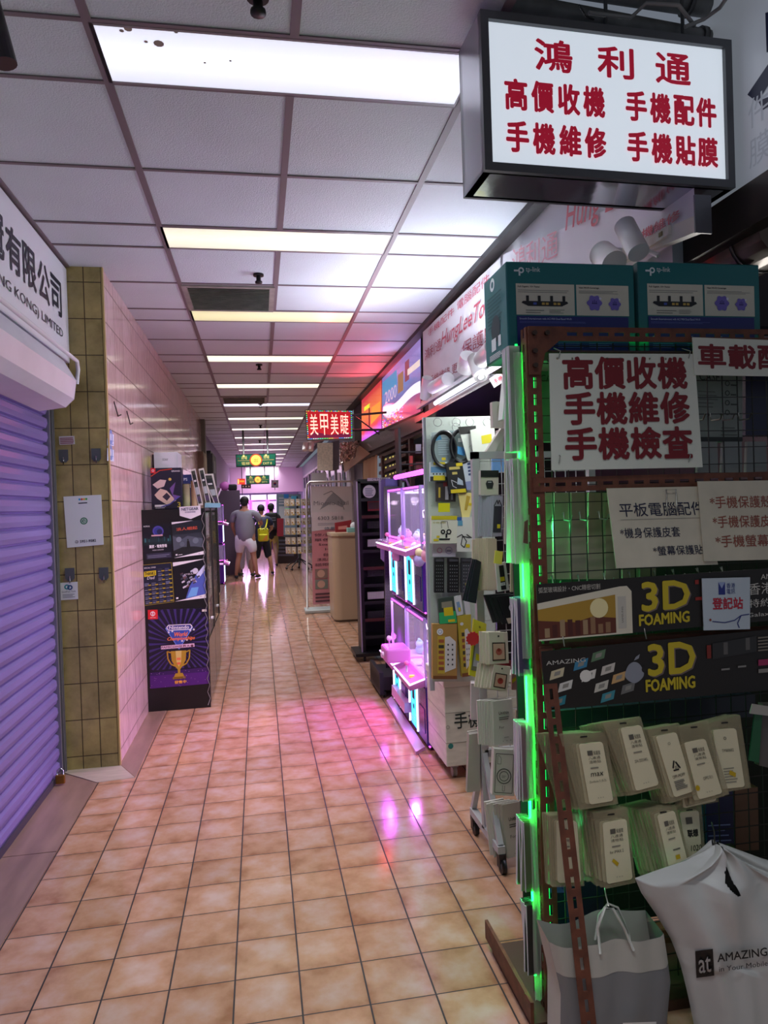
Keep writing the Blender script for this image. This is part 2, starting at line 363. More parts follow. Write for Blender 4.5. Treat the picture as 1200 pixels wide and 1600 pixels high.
# shop sign above the shutter
o = thing('shop_sign', 'white box sign with black lettering above the lilac shutter', 'sign', (-1.05, 4.3, 2.6))
obj('sign_body', B().bx((-1.2, -1.5, 2.36), (-1.052, 4.335, 2.905), M('#dcdae6', .4)), o)
p = Panel((-1.05, -1.5, 2.365), (-1.05, 4.33, 2.365), (-1.05, 4.33, 2.9), (-1.05, -1.5, 2.9)).rect(0, 0, 1, 1, M('#e4e2ec', .35)); p.build('sign_face', o)
p = quadX(-1.048, (0, 520), (118, 580), (118, 425), (0, 295))
ink = M('#1f2236', .5)
p = Panel((-1.048, 2.4, 2.37), (-1.048, 4.33, 2.37), (-1.048, 4.33, 2.9), (-1.048, 2.4, 2.9))
def su(u, v): q = PX(u, v, -1.048); return ((q.y - 2.4) / 1.93, (q.z - 2.37) / .53)
for ch, (l, bt, r_, tp) in {'司': (82, 505, 97, 430), '公': (61, 474, 78, 417), '限': (38, 457, 57, 388), '有': (12, 443, 34, 362), '冠': (-16, 420, 7, 340)}.items():
    a = su(l, bt); c = su(r_, tp + (bt - tp) * .0); q = su(r_, bt)
    p.text(ch, a[0], .40, .36, ink, w=max(.02, q[0] - a[0]), bold=.025)
a = su(99, 545)
p.text('(HONG KONG) LIMITED', a[0], .165, .115, ink, w=.62, al='R')
p.text('B/F', a[0], .06, .03, ink, al='R')
p.build('lettering', o)
# things stuck on the ochre column
def stuck(name, label, cat, bl, br, tr, tl, y=4.331, col='#d9d9de', group=None):
    q = [PY(*k, y) for k in (bl, br, tr, tl)]
    o = thing(name, label, cat, sum(q, Vector()) / 4, group)
    obj('sheet', B().prism(q, (0, .003, 0), M(col, .5)), o)
    return o, Panel(*q)
o, p = stuck('notice_sheet', 'white sheet with a phone number and green phone emblem taped to the ochre column', 'notice', (105, 856), (162, 851), (158, 773), (99, 776), col='#e6e6ea')
for i, c in enumerate(('#3a9bd6', '#e0503c', '#e8b838', '#4aa84a')): p.disc(.42 + i * .06, .93, .03, c)
p.bars(.38, .845, .62, .87, 1, '#2a2c3a', .8, 0)
p.disc(.5, .5, .1, '#1d6b4a').disc(.5, .5, .07, '#e0ece4', ring=.055).text('☎', .465, .475, .05, '#e0ece4')
p.disc(.27, .1, .045, ink, ring=.035).text('☎', .25, .085, .03, ink)
p.text('5951-9582', .36, .075, .05, ink, bold=.03); p.build('print', o)
o, p = stuck('sticker', 'small white sticker with a blue ring emblem low on the ochre column', 'sticker', (94, 938), (122, 936), (121, 909), (92, 911), col='#dcdde2')
p.disc(.42, .74, .15, '#2a8a94', ring=.07).disc(.58, .70, .15, '#274a80', ring=.07).text('GoodTech Tools', .12, .42, .1, ink, w=.76).bars(.15, .12, .85, .36, 3, '#8c8e98'); p.build('print', o)
o, p = stuck('sticker', 'small worn red and white sticker high on the ochre column', 'sticker', (93, 695), (117, 694), (116, 681), (92, 682), col='#cfc8cc')
p.bars(.05, .1, .95, .9, 4, '#8f4a5e', .6, .1); p.build('print', o)
hk = [(99, 712, 'upper left'), (150, 710, 'upper right'), (109, 897, 'lower left'), (162, 896, 'lower right')]
for u, v, w in hk:
    c = PY(u, v, 4.328); o = thing('wall_hook', f'grey adhesive hook, {w} one of four on the ochre column', 'hook', c, 'adhesive hooks on the ochre column')
    s = .026
    obj('plate', B().prism([(c.x - s, c.y, c.z + .035), (c.x + s, c.y, c.z + .035), (c.x + s, c.y, c.z - .025), (c.x + s * .5, c.y, c.z - .04), (c.x - s * .5, c.y, c.z - .04), (c.x - s, c.y, c.z - .025)], (0, .004, 0), M('#54565c', .4)), o)
    obj('hook_wire', B().tube([(c.x, c.y - .003, c.z - .01), (c.x, c.y - .004, c.z - .04), (c.x + .004, c.y - .02, c.z - .05), (c.x + .006, c.y - .026, c.z - .035)], .003, M('#a9abb0', .25, 1)), o)
c = PZ(96, 1216, .03); o = thing('padlock', 'brass padlock at the foot of the lilac shutter rail', 'padlock', (c.x, c.y, .0))
obj('body', B().box((c.x, c.y - .02, .033), (.05, .022, .05), M('#a57c3c', .35, .9), bev=.006, seg=2), o)
obj('shackle', B().tube([(c.x - .016, c.y - .02, .055), (c.x - .016, c.y - .02, .08), (c.x, c.y - .02, .095), (c.x + .016, c.y - .02, .08), (c.x + .016, c.y - .02, .055)], .004, M('#b9bcc2', .25, 1)), o)
# small labels on the streaked wall beside the column
for i, (v0, v1, w) in enumerate(((676, 696, 'upper'), (700, 720, 'lower'))):
    q = [PX(*k, -.858) for k in ((168, v1), (178, v1 + 1), (178, v0 + 3), (168, v0))]
    o = thing('sticker', f'{w} of two blue and white stickers on the pink tiled wall', 'sticker', q[0]); obj('sheet', B().prism(q, (-.002, 0, 0), M('#c9cfe4', .5)), o)
    Panel(*q).bars(.1, .1, .9, .5, 3, '#5a72b0').disc(.5, .7, .25, '#6d86c4', ring=.14).build('print', o)
for i, (u0, v0, w) in enumerate(((178, 627, 'left'), (198, 642, 'right'))):
    a = PX(u0, v0, -.858); o = thing('wall_hook', f'bent wire hook on the pink tiled wall, {w} one of two', 'hook', a)
    obj('hook_wire', B().tube([a, a + Vector((.01, .01, -.05)), a + Vector((.012, .05, -.085)), a + Vector((.02, .1, -.07))], .004, '#2c2420'), o)
# ceiling lights
prism = None
def diffuser(name, c, st):
    m = bpy.data.materials.new(name); m.use_nodes = True; N = m.node_tree.nodes; L = m.node_tree.links; bs = N['Principled BSDF']
    tc = N.new('ShaderNodeTexCoord'); s = N.new('ShaderNodeSeparateXYZ'); L.new(tc.outputs['Object'], s.inputs[0])
    a = N.new('ShaderNodeMath'); a.operation = 'ABSOLUTE'; L.new(s.outputs[1], a.inputs[0])      # two tubes behind the lens
    r = N.new('ShaderNodeMapRange'); r.inputs[1].default_value = 0; r.inputs[2].default_value = .15; r.inputs[3].default_value = st; r.inputs[4].default_value = st * .62; L.new(a.outputs[0], r.inputs[0])
    bs.inputs['Base Color'].default_value = (.8, .8, .8, 1); bs.inputs['Emission Color'].default_value = (*lin(c), 1); L.new(r.outputs[0], bs.inputs['Emission Strength'])
    bs.inputs['Roughness'].default_value = .25; return m
D0 = diffuser('cool_diffuser', '#e6ecff', 1.15); D1 = diffuser('cream_diffuser', '#f4f0c8', 1.0); D2 = diffuser('yellow_diffuser', '#dfdc8a', .95); D3 = diffuser('warm_diffuser', '#fffbe0', 1.25)
lo = {}
for k, y in enumerate(LY):
    kk = k - 2
    mt = D0 if kk in (-2, -1, 0) else D1 if kk == 1 else D2 if kk == 2 else D0 if kk == 5 else D3
    if kk == 0: lb = 'nearest ceiling light panel, cool white with brown stains'
    elif kk < 0: lb = f'ceiling light panel overhead behind the viewer, {ORD[-kk - 1]} back'
    elif kk == 2: lb = 'dim yellow ceiling light panel beyond the air vent'
    else: lb = f'{ORD[kk]} ceiling light panel from the front, a lit strip' if kk < 20 else 'far away lit ceiling strip at the end of the corridor'
    key = mt.name
    if key not in lo:
        o = thing('ceiling_light', lb, 'ceiling light', (.155, y + .145, CE), 'recessed ceiling light panels')
        obj('diffuser', B().bx((-.43 , y + .008, CE - .004), (.742, y + .284, CE + .0), mt), o).data.name
        fr = M('#8a7f86', .4)
        obj('frame', B().bx((-.443, y - .002, CE - .006), (.753, y + .008, CE), fr).bx((-.443, y + .284, CE - .006), (.753, y + .294, CE), fr).bx((-.443, y + .008, CE - .006), (-.43, y + .284, CE), fr).bx((.742, y + .008, CE - .006), (.753, y + .284, CE), fr), o)
        lo[key] = o
    else: o = dup(lo[key], (.155, y + .145, CE), None, lb)
    if y < 30: lamp('panel_lamp', 'AREA', (.155, y + .145, CE - .02), P_LAMP * (.5 if kk == 2 else 1.0 if kk < 4 else 1.4), (.97, .98, 1) if kk > 0 else (.88, .94, 1), 1.1, .24, spread=math.radians(105))
b = B(); o = lo[D0.name]
for u, v, r in ((200, 45, .012), (248, 68, .016), (228, 65, .006), (275, 50, .006), (320, 98, .004), (360, 95, .004), (190, 48, .007)):
    q = PZ(u, v, CE - .0045); b.tube([q, q - Vector((0, 0, .0004))], r, M('#9c8a80', .6), 9)
# the stains belong to the nearest panel only
near = [q for q in bpy.data.objects if q.get('label', '').startswith('nearest ceiling')][0]
obj('stain', b, near)
# air vents, sprinklers
o = thing('air_vent', 'dirty louvred air vent in the ceiling before the yellow light', 'air vent', (-.145, 4.92, CE), 'ceiling air vents')
b = B(); y0, y1 = 4.63, 5.19
for i in range(17): b.box((-.145, y0 + .03 + i * .031, CE - .008), (.53, .022, .003), M('#7b7a70', .6, noise=.3, scale=12), Matrix.Rotation(.5, 3, 'X'))
obj('louvre', b, o)
f = M('#8d8480', .5, noise=.25, scale=10)
obj('frame', B().bx((-.44, y0 - .01, CE - .012), (-.405, y1, CE), f).bx((.115, y0 - .01, CE - .012), (.15, y1, CE), f).bx((-.405, y0 - .01, CE - .012), (.115, y0 + .02, CE), f).bx((-.405, y1 - .025, CE - .012), (.115, y1, CE), f), o)
obj('backing', B().bx((-.405, y0, CE - .002), (.115, y1, CE - .001), '#2b2622'), o)
dup(o, (-.145, 9.45, CE), None, 'smaller looking far air vent in the ceiling beyond the fourth light')
sp = None
for u, v, lb in ((403, 8, 'black sprinkler head close to the top edge of the picture'), (404, 436, 'black sprinkler head just before the near air vent'), (405, 574, 'black sprinkler head after the third light strip'), (407, 634, 'black sprinkler head after the far air vent'), (407, 667, 'black sprinkler head well down the corridor'), (406, 690, 'farthest black sprinkler head')):
    q = PZ(u, v, CE - .03); q.z = CE
    if sp is None:
        sp = thing('sprinkler_head', lb, 'sprinkler', q, 'ceiling sprinklers')
        bl = M('#1a1618', .5, .4)
        obj('escutcheon', B().cyl(q, q - Vector((0, 0, .012)), .032, bl), sp)
        obj('nozzle', B().lathe([(.014, -.012), (.014, -.04), (.022, -.045), (.022, -.055), (.001, -.056)], q, bl, 12), sp)
    else: dup(sp, q, None, lb)
q = PY(-8, 20, 1.45)
o = thing('ceiling_spotlight', 'black cylindrical spotlight cut by the upper left picture edge', 'spotlight', q)
obj('lamp_body', B().cyl(q + Vector((-.02, 0, .06)), PY(8, 100, 1.45), .022, M('#151316', .4)), o); obj('stem', B().cyl(q + Vector((-.02, 0, .06)), (q.x - .02, q.y, CE), .008, '#151316'), o)
# ============================================================ NEAR RIGHT: HANGING SIGN, FASCIA
RED = M('#a11631', .5); RED2 = M('#720a16', .55); AL = M('#6d7078', .3, .8); ALd = M('#5c5f62', .4, .3)
# hanging box sign: front face a rectangle turned a little from the camera
TL = PY(748, 18, 1.95)
def onray(u, v, z): return PZ(u, v, z)
TR = PZ(1139, 66, TL.z)
BLp = PY(758, 268, TL.y); zb = BLp.z
dx = Vector((TR.x - TL.x, TR.y - TL.y, 0)); wS = dx.length; eU = dx.normalized(); eN = Vector((eU.y, -eU.x, 0)); hS = TL.z - zb
def S(u, d, w): return TL + eU * u - eN * d + Vector((0, 0, -w))   # across, into the box, down
o = thing('hanging_sign', 'lit white box sign with red Chinese lettering hanging at the upper right', 'sign', S(wS / 2, .08, hS))
D = .17; fw = .024
body = B(); sid = M('#b0b1b8', .25, .5)
for a, c in (((0, 0), (0, hS)), ((wS, 0), (wS, hS))):
    pass
body.poly([S(0, .004, 0), S(0, .004, hS), S(0, D, hS), S(0, D, 0)], sid).poly([S(wS, .004, 0), S(wS, D, 0), S(wS, D, hS), S(wS, .004, hS)], sid)
body.poly([S(0, .004, hS), S(wS, .004, hS), S(wS, D, hS), S(0, D, hS)], M('#c9ccd6', .12, .85, bump=.3, bscale=7)).poly([S(0, .004, 0), S(0, D, 0), S(wS, D, 0), S(wS, .004, 0)], sid).poly([S(0, D, 0), S(0, D, hS), S(wS, D, hS), S(wS, D, 0)], M('#c8ccd2', .4))
obj('housing', body, o)
b = B(); q = Matrix((eU, -eN, Vector((0, 0, 1)))).transposed()
def beam(b, u0, u1, w0, w1, d0=-.012, d1=.012, m=ALd): b.box(S((u0 + u1) / 2, (d0 + d1) / 2, (w0 + w1) / 2), (u1 - u0, d1 - d0, w1 - w0), m, q)
for d in (0, D):
    beam(b, 0, wS, 0, fw, d - .012, d + .012); beam(b, 0, wS, hS - fw, hS, d - .012, d + .012); beam(b, 0, fw, fw, hS - fw, d - .012, d + .012); beam(b, wS - fw, wS, fw, hS - fw, d - .012, d + .012)
for u in (0.012, wS - .012): beam(b, u - .012, u + .012, hS - .014, hS, .012, D - .012)
obj('frame', b, o)
sf = bpy.data.materials.new('lit_acrylic'); sf.use_nodes = True; sb = sf.node_tree.nodes['Principled BSDF']
sb.inputs['Base Color'].default_value = (.85, .87, .9, 1); sb.inputs['Emission Color'].default_value = (.8, .9, 1, 1); sb.inputs['Emission Strength'].default_value = .62; sb.inputs['Roughness'].default_value = .2
fp = Panel(S(fw, .002, hS - fw), S(wS - fw, .002, hS - fw), S(wS - fw, .002, fw), S(fw, .002, fw))
ob_ = B(); ob_.poly([S(fw, .002, hS - fw), S(wS - fw, .002, hS - fw), S(wS - fw, .002, fw), S(fw, .002, fw)], sf); obj('acrylic_face', ob_, o)
RS = bpy.data.materials.new('backlit_red_letters'); RS.use_nodes = True; q_ = RS.node_tree.nodes['Principled BSDF']
q_.inputs['Base Color'].default_value = (*lin('#a0122e'), 1); q_.inputs['Emission Color'].default_value = (*lin('#a0122e'), 1); q_.inputs['Emission Strength'].default_value = .55
for ch, u in (('鴻', .19), ('利', .45), ('通', .7)): fp.text(ch, u, .70, .22, RS, w=.15, bold=.03)
for row, v, t in ((0, .40, '高價收機 手機配件'), (1, .10, '手機維修 手機貼膜')):
    for i, ch in enumerate(t.replace(' ', '')):
        u = (.065, .172, .28, .385, .565, .67, .775, .875)[i]; fp.text(ch, u, v, .21, RS, w=.085, bold=.036)
fp.build('lettering', o)
# brackets fixing the sign to the shop beam
obj('bracket', B().box(PY(1098, 335, 1.93), (.056, .006, .115), M('#6a6d74', .35, .4), q), o)
for u in (.12, wS * .55, wS - .1): obj('hanger_rod', B().cyl(S(u, D / 2, 0), S(u, D / 2, 0) + Vector((0, 0, .42)), .006, ALd), o)
# pipes, trays and cables above the sign
for (a, c, r, lb) in (((700, -14), (1130, 66), .028, 'thick grey pipe running above the hanging sign'), ((880, -30), (1100, 8), .035, 'second grey duct pipe higher above the hanging sign')):
    z = 2.99 if r < .03 else 3.1; p0, p1 = PZ(*a, z), PZ(*c, z); p0.x = min(p0.x, .8)
    o = thing('ceiling_pipe', lb, 'pipe', p0); obj('pipe_run', B().tube([p0, p1, p1 + (p1 - p0) * .5], r, M('#6c6d6c', .5, .3, noise=.3, scale=14), 12), o)
    [obj('clamp', B().tube([p0.lerp(p1, t_) , p0.lerp(p1, t_ + .02)], r * 1.25, '#4a4a4a', 12), o) for t_ in (.12, .9)]
for i, (pts, lb) in enumerate((([(920, 20), (985, 28), (1010, 5), (1060, 8), (1085, 40)], 'grey cable looping over the top of the hanging sign'), ([(1070, 42), (1100, 30), (1125, 12), (1140, -10)], 'grey cable rising behind the hanging sign corner'), ([(905, 8), (915, 25), (935, 34)], 'thin black wire dangling above the hanging sign'))):
    o = thing('cable', lb, 'cable', PZ(*pts[0], 2.95)); obj('wire', B().tube([PZ(*k, 2.94 + .02 * j % .05) for j, k in enumerate(pts)], .006 if i < 2 else .003, M('#8a8a88' if i < 2 else '#222222', .5), 8), o)
# fascia lightbox at the right, seen edge on, dark blue strokes on it
o = thing('fascia_sign', 'pale fascia sign panel with dark blue strokes right of the hanging sign', 'sign', (1.52, 1.7, 2.6))
obj('panel', B().bx((1.52, 1.2, 2.36), (1.56, 2.3, 3.1), M('#b4bcc6', .3, emit=.22)), o)
p = Panel((1.519, 2.3, 2.36), (1.519, 1.2, 2.36), (1.519, 1.2, 3.1), (1.519, 2.3, 3.1))
def fx(u, v): t = PX(u, v, 1.519); return ((2.3 - t.y) / 1.1, (t.z - 2.36) / .74)
nb = M('#20254a', .4)
p.poly([fx(1196, 20), fx(1214, 16), fx(1214, 78), fx(1198, 82)], nb).poly([fx(1168, 148), fx(1184, 160), fx(1214, 112), fx(1206, 92)], nb).poly([fx(1185, 158), fx(1192, 172), fx(1216, 158), fx(1214, 146)], nb)
fgr = M('#a4adb8', .4, emit=.18); a = fx(1170, 205)
p.text('件', a[0], a[1], .12, fgr).text('膜', a[0], a[1] - .16, .12, fgr); p.build('lettering', o)
# dark roller housing and beam at the far right
bm_ = M('#2c2622', .35, .3, noise=.2, scale=6)
o = thing('shutter_drum', 'dark round roller shutter housing above the green boxes at the right edge', 'shutter housing', (1.75, 2.4, 2.2))
obj('drum', B().tube([(1.62, 1.9, 2.3), (1.62, 3.3, 2.3)], .11, M('#5a4c42', .3, .5), 24), o)
obj('beam', B().bx((1.46, 1.3, 2.27), (1.52, 2.45, 2.40), bm_), o)
obj('seam_ring', B().tube([(1.62, 2.02, 2.3), (1.62, 2.035, 2.3)], .113, '#15120f', 24), o)
# banners on the shop fascia
def cloth_banner(name, label, bl, br, tr, tl, x, wav=.012):
    c = [PX(*k, x) for k in (bl, br, tr, tl)]; o = thing(name, label, 'banner', sum(c, Vector()) / 4)
    def f(u, v): q = c[0].lerp(c[1], u).lerp(c[3].lerp(c[2], u), v); q.x -= wav * abs(math.sin(u * 9) * .5 + math.sin(u * 23 + v * 2) * .3) * (1 - .5 * v); return q
    bb = B().grid(f, 40, 6, M('#e6e5ea', .45)); obj('cloth', bb, o)
    return o, Panel(*c, lift=.0008), c
o, p, c = cloth_banner('shop_banner', 'white shop banner with pink lettering behind the far spotlights', (662, 615), (782, 565), (782, 402), (661, 519), 1.37)
for k in range(4): p.c[k].x -= .013
pk = M('#c4405c', .5); p2 = M('#9a3040', .5)
p.text('手機配件', .12, .83, .10, pk, w=.4).text('電腦配件', .56, .83, .11, pk, w=.36)
p.text('鴻利通', .06, .50, .17, M('#a02a3a', .5), w=.27).text('HungLeeTong', .33, .47, .26, M('#b8485a', .5), w=.66, shear=.35, bold=.006)
p.text('保護貼', .62, .24, .17, p2, w=.36).text('手機維修 更多', .14, .08, .13, p2, w=.5); p.build('lettering', o)
o, p, c = cloth_banner('shop_banner', 'near pale banner with large faded pink script above the green boxes', (786, 560), (1086, 358), (1084, 268), (786, 398), 1.36, .008)
for k in range(4): p.c[k].x -= .009
fp_ = M('#d99aa6', .5); fr_ = M('#d0606e', .5)
def bx_(u, v):
    q = PX(u, v, 1.351); L_ = (p.c[1] - p.c[0]); t = (q.y - p.c[0].y) / L_.y; lo_ = p.c[0].lerp(p.c[1], t); hi_ = p.c[3].lerp(p.c[2], t); return t, (q.z - lo_.z) / (hi_.z - lo_.z)
def btext(t, a, bq, h, m, **k): u0, v0 = bx_(*a); u1, v1 = bx_(*bq); p.text(t, u0, v0, h, m, w=u1 - u0, **k)
btext('鴻利通', (797, 440), (868, 375), .30, fp_)
btext('Hung Lee Tong', (880, 378), (1085, 268), .42, fr_, shear=.25, bold=.008)
btext('手機維修', (985, 388), (1062, 340), .16, fr_, bold=.02)
p.build('lettering', o)
# air curtain like white trunking under the near banner
a, c = PX(925, 428, 1.33), PX(1088, 362, 1.33)
o = thing('cable_trunking', 'cream trunking with a small switch box below the near banner', 'trunking', a)
obj('trunk', B().prism([a, c, c + Vector((0, 0, .05)), a + Vector((0, 0, .05))], (.03, 0, 0), M('#d6d4c8', .4)), o)
m_ = a.lerp(c, .72); obj('switch_box', B().box(m_ + Vector((-.006, 0, .03)), (.012, .12, .03), M('#e9e7da', .4)).box(m_ + Vector((-.013, -.02, .03)), (.004, .02, .014), '#8a7a50'), o)
obj('white_plug', B().box(a.lerp(c, .3) + Vector((-.01, 0, .03)), (.03, .07, .035), '#e6e8ea', bev=.006), o)
# spotlights on the track
trk = thing('lighting_track', 'white lighting track under the banners carrying the spotlights', 'lighting track', (1.33, 4, 2.25))
obj('rail', B().bx((1.30, 3.3, 2.255), (1.33, 5.65, 2.28), M('#dfe0e2', .35)), trk)
obj('back_rail', B().bx((1.34, 3.3, 2.30), (1.36, 5.65, 2.32), M('#b9bbc0', .3, .6)), trk)
def can(label, a, c, x, r, on=False, x2=None):
    p0, p1 = PX(*a, x), PX(*c, x2 or x); o = thing('track_spotlight', label, 'spotlight', p0, 'white can spotlights on the shop track')
    wh = M('#e9e9e6', .35); ax = (p1 - p0).normalized()
    obj('can_body', B().cyl(p0, p1, r, wh, 20), o)
    obj('lens', B().cyl(p1, p1 + ax * .002, r * .82, M('#ffffff', .3, emit=3.0 if on else .0) if on else M('#c9cbc6', .25), 16), o)
    obj('grille', B().tube([p1 + ax * .004 + (ax.orthogonal().normalized() * math.cos(t) + ax.cross(ax.orthogonal().normalized()) * math.sin(t)) * r * .5 for t in [k * math.pi / 5 for k in range(10)]], .0025, '#8e908e', 5, closed=True), o)
    obj('arm', B().tube([p0.lerp(p1, .3), p0.lerp(p1, .3) + Vector((.05, 0, -.02)), (1.32, p0.y, 2.27)], .008, wh), o)
can('white can spotlight tilted up at the left, farthest along the track', (700, 592), (676, 606), 1.27, .045, True)
can('white can spotlight hanging below the lit one at the far end of the track', (668, 590), (664, 622), 1.29, .04)
can('white spotlight with slotted face left of the teal box, turned to the shop', (732, 556), (726, 578), 1.26, .05)
can('white can spotlight pointing down in the middle of the track', (742, 560), (752, 588), 1.25, .045)
can('beige can spotlight tilted left beside the teal box', (770, 542), (752, 562), 1.22, .045)
can('white can spotlight standing up above the left teal box', (998, 395), (976, 352), 1.25, .035)
can('pale spotlight half hidden behind the left teal box', (960, 412), (940, 396), 1.24, .045)
# tube light and dark canopy
o = thing('tube_light', 'lit white fluorescent tube along the dark canopy edge', 'tube light', (1.29, 4.2, 2.2))
obj('tube', B().tube([(1.285, 3.43, 2.205), (1.285, 4.97, 2.205)], .014, M('#f4f6ff', .3, emit=5), 10), o)
obj('fitting', B().bx((1.295, 3.38, 2.195), (1.32, 5.02, 2.235), M('#d8dade', .4)), o)
lamp('tube_lamp', 'AREA', (1.27, 4.2, 2.2), 12, (.9, .95, 1), 1.5, .05, target=(.6, 4.2, 1.6))
lamp('spot_wash', 'AREA', (1.22, 3.9, 2.36), 26, (.84, .92, 1), 2.6, .06, target=(1.0, 3.8, 2.92))
o = thing('shop_canopy', 'dark canopy panel under the tube light', 'canopy', (1.5, 4.5, 2.15))
obj('soffit', B().prism([(1.3, 2.6, 2.19), (1.3, 5.72, 2.19), (2.4, 5.72, 2.16), (2.4, 2.6, 2.16)], (0, 0, -.04), M('#2b2830', .3)), o)
q0 = PX(783, 598, 1.3)
q = [PX(*k, 1.296) for k in ((772, 606), (800, 588), (792, 574), (764, 592))]
t = thing('price_card', 'small white card with red writing hanging under the tube light', 'price card', q[0]); obj('card', B().prism(q, (.002, 0, 0), '#e8e6ea'), t); Panel(*q).text('手機配', .15, .2, .5, RED, w=.7, bold=.02).build('lettering', t)
# ============================================================ ROUTER BOXES
teal = M('#126a6c', .4); teal2 = M('#0f6f72', .45); crm = M('#cfcdb9', .5); nav = M('#141a6a', .4); blk = M('#17181c', .5); pur = M('#6f62b8', .5)
def router_box(label, tl, tr, y0):
    a, c = PY(*tl, y0), PY(*tr, y0); w = c.x - a.x; z1 = a.z; z0 = 1.905; d = .20
    o = thing('router_box', label, 'box', (a.x + w / 2, y0 + d / 2, z0), 'teal router boxes on the rack')
    obj('carton', B().bx((a.x, y0, z0), (c.x, y0 + d, z1), teal, .003), o)
    p = faceY(a.x, c.x, z0, z1, y0)
    wht = M('#d9e6e4', .5)
    p.disc(.115, .905, .022, wht, ring=.011).rect(.06, .89, .1, .91, wht).rect(.095, .845, .108, .9, wht).text('tp-link', .15, .875, .07, wht, w=.11)
    p.rect(.07, .42, .52, .76, crm).rect(.535, .42, .95, .76, crm)
    p.text('Full Gigabit, 10× Faster', .085, .715, .022, blk, w=.17, bold=.03).bars(.085, .665, .49, .705, 2, '#8d8c82', .35)
    p.text('Vast Wi-Fi Coverage', .555, .715, .022, blk, w=.16, bold=.03).bars(.555, .665, .93, .705, 3, '#8d8c82', .35)
    p.poly([(.12, .57), (.46, .57), (.47, .55), (.42, .515), (.16, .515), (.11, .55)], blk)
    for u in (.145, .235, .33, .425): p.rect(u, .57, u + .022, .63, blk)
    p.rect(.2, .53, .225, .555, '#3d51a8')
    for u in (.265, .295, .355, .385): p.rect(u, .53, u + .022, .555, '#c2a04a')
    p.bars(.14, .44, .3, .49, 2, '#77766e', .3).bars(.32, .44, .44, .49, 3, '#77766e', .3)
    for cu, cv, s in ((.675, .56, .055), (.835, .55, .045)):
        p.poly([(cu + s * (1 + .12 * math.cos(6 * t)) * math.cos(t), cv + s * p.w / p.h * (1 + .12 * math.cos(6 * t)) * math.sin(t)) for t in [k * math.pi / 20 for k in range(40)]], pur)
        p.rect(cu - s * .4, cv - .01, cu + s * .4, cv, '#2d2766'); 
        for k in range(3): p.rect(cu - s * .3 + k * s * .25, cv, cu - s * .2 + k * s * .25, cv + .025 + .01 * (k % 2), '#2d2766')
        p.disc(cu + s * .85, cv + .05, s * .18, '#e4e2f0', 12)
    p.rect(.07, .02, .94, .405, nav).text('Smooth Entertainment with AC1900 Dual Band Wi-Fi', .09, .365, .022, '#b9bedc', w=.4).bars(.09, .33, .62, .355, 2, '#5a62a6', .3)
    for u in (.1, .38, .62): p.text('Wi-Fi', u, .17, .022, '#aab2e0').bars(u, .06, u + .2, .15, 4, '#5660a8', .3)
    p.build('front_print', o)
    s = Panel((a.x, y0 + d, z0), (a.x, y0, z0), (a.x, y0, z1), (a.x, y0 + d, z1))
    s.disc(.4, .88, .1, wht, ring=.05).bars(.15, .4, .85, .78, 9, '#0b5559', .4).disc(.5, .36, .2, '#17363a').rect(.3, .12, .5, .26, '#cfd8d8').rect(.6, .14, .72, .26, '#cfd8d8').bars(.2, .02, .85, .09, 4, '#cfd8d8', .5); s.build('side_print', o)
    return o
router_box('teal router carton on top of the rack, left of the two', (790, 408), (990, 408), 1.93)
router_box('teal router carton on top of the rack, right of the two', (996, 408), (1186, 409), 1.93)
obj_ = thing('price_burst', 'red starburst price tag hung behind the right teal box', 'price tag', PY(1098, 405, 2.2))
c_ = PY(1100, 405, 2.2); obj('card', B().prism([c_ + Vector(((.026 if k % 2 else .021) * math.cos(k * math.pi / 14), 0, (.026 if k % 2 else .021) * math.sin(k * math.pi / 14))) for k in range(28)], (0, .002, 0), M('#ee5a62', .5)), obj_)
Panel(c_ + Vector((-.014, 0, -.01)), c_ + Vector((.014, 0, -.01)), c_ + Vector((.014, 0, .01)), c_ + Vector((-.014, 0, .01))).text('$80', .1, .2, .6, '#ffd9d8', w=.8).build('lettering', obj_)
# ============================================================ SLOTTED-ANGLE RACK
rust = M('#6a3b28', .6, .1, noise=.35, scale=30)
def slotted(b, p0, p1, wd, nrm, m=rust, w=.04, sl=.03, pitch=.048, sh=.010, th=.003):
    p0, p1, wd, nrm = Vector(p0), Vector(p1), Vector(wd).normalized(), Vector(nrm).normalized()
    ax = p1 - p0; L_ = ax.length; ax.normalize(); q = Matrix((wd, nrm, ax)).transposed(); rl = (w - sh) / 2
    for s in (-1, 1): b.box((p0 + p1) / 2 + wd * s * (w - rl) / 2, (rl, th, L_), m, q)
    t = 0; first = True
    while t < L_:
        e = min(t + (pitch - sl), L_); b.box(p0 + ax * (t + e) / 2, (sh, th, e - t), m, q); t += pitch
    return b
rk = thing('display_rack', 'rusty slotted angle rack with wire grid hung with phone accessories at the right', 'rack', (1.3, 1.95, 0))
yF = 1.87; xL = .752
def post(name, x, y, sx, sy):
    b = B(); zt_ = 1.965 if sy > 0 else 1.895; slotted(b, (x + sx * .02, y, 0), (x + sx * .02, y, zt_), (1, 0, 0), (0, 1, 0)); slotted(b, (x, y + sy * .02, 0), (x, y + sy * .02, zt_), (0, 1, 0), (1, 0, 0)); return obj(name, b, rk)
post('post', xL, yF, 1, 1); post('post', xL, 1.965, 1, -1); post('post', 2.05, yF, -1, 1); post('post', 2.05, 1.965, -1, -1)
for z in (1.945, 1.522, 1.055, .2):
    b = B(); slotted(b, (xL + .005, yF - .004, z), (2.05, yF - .004, z), (0, 0, 1), (0, 1, 0)); 
    if z < 1.9: b.bx((xL, yF, z + .017), (2.05, yF + .035, z + .02), rust)
    obj('crossbar', b, rk)
b = B(); g = PY(822, 512, yF - .008)
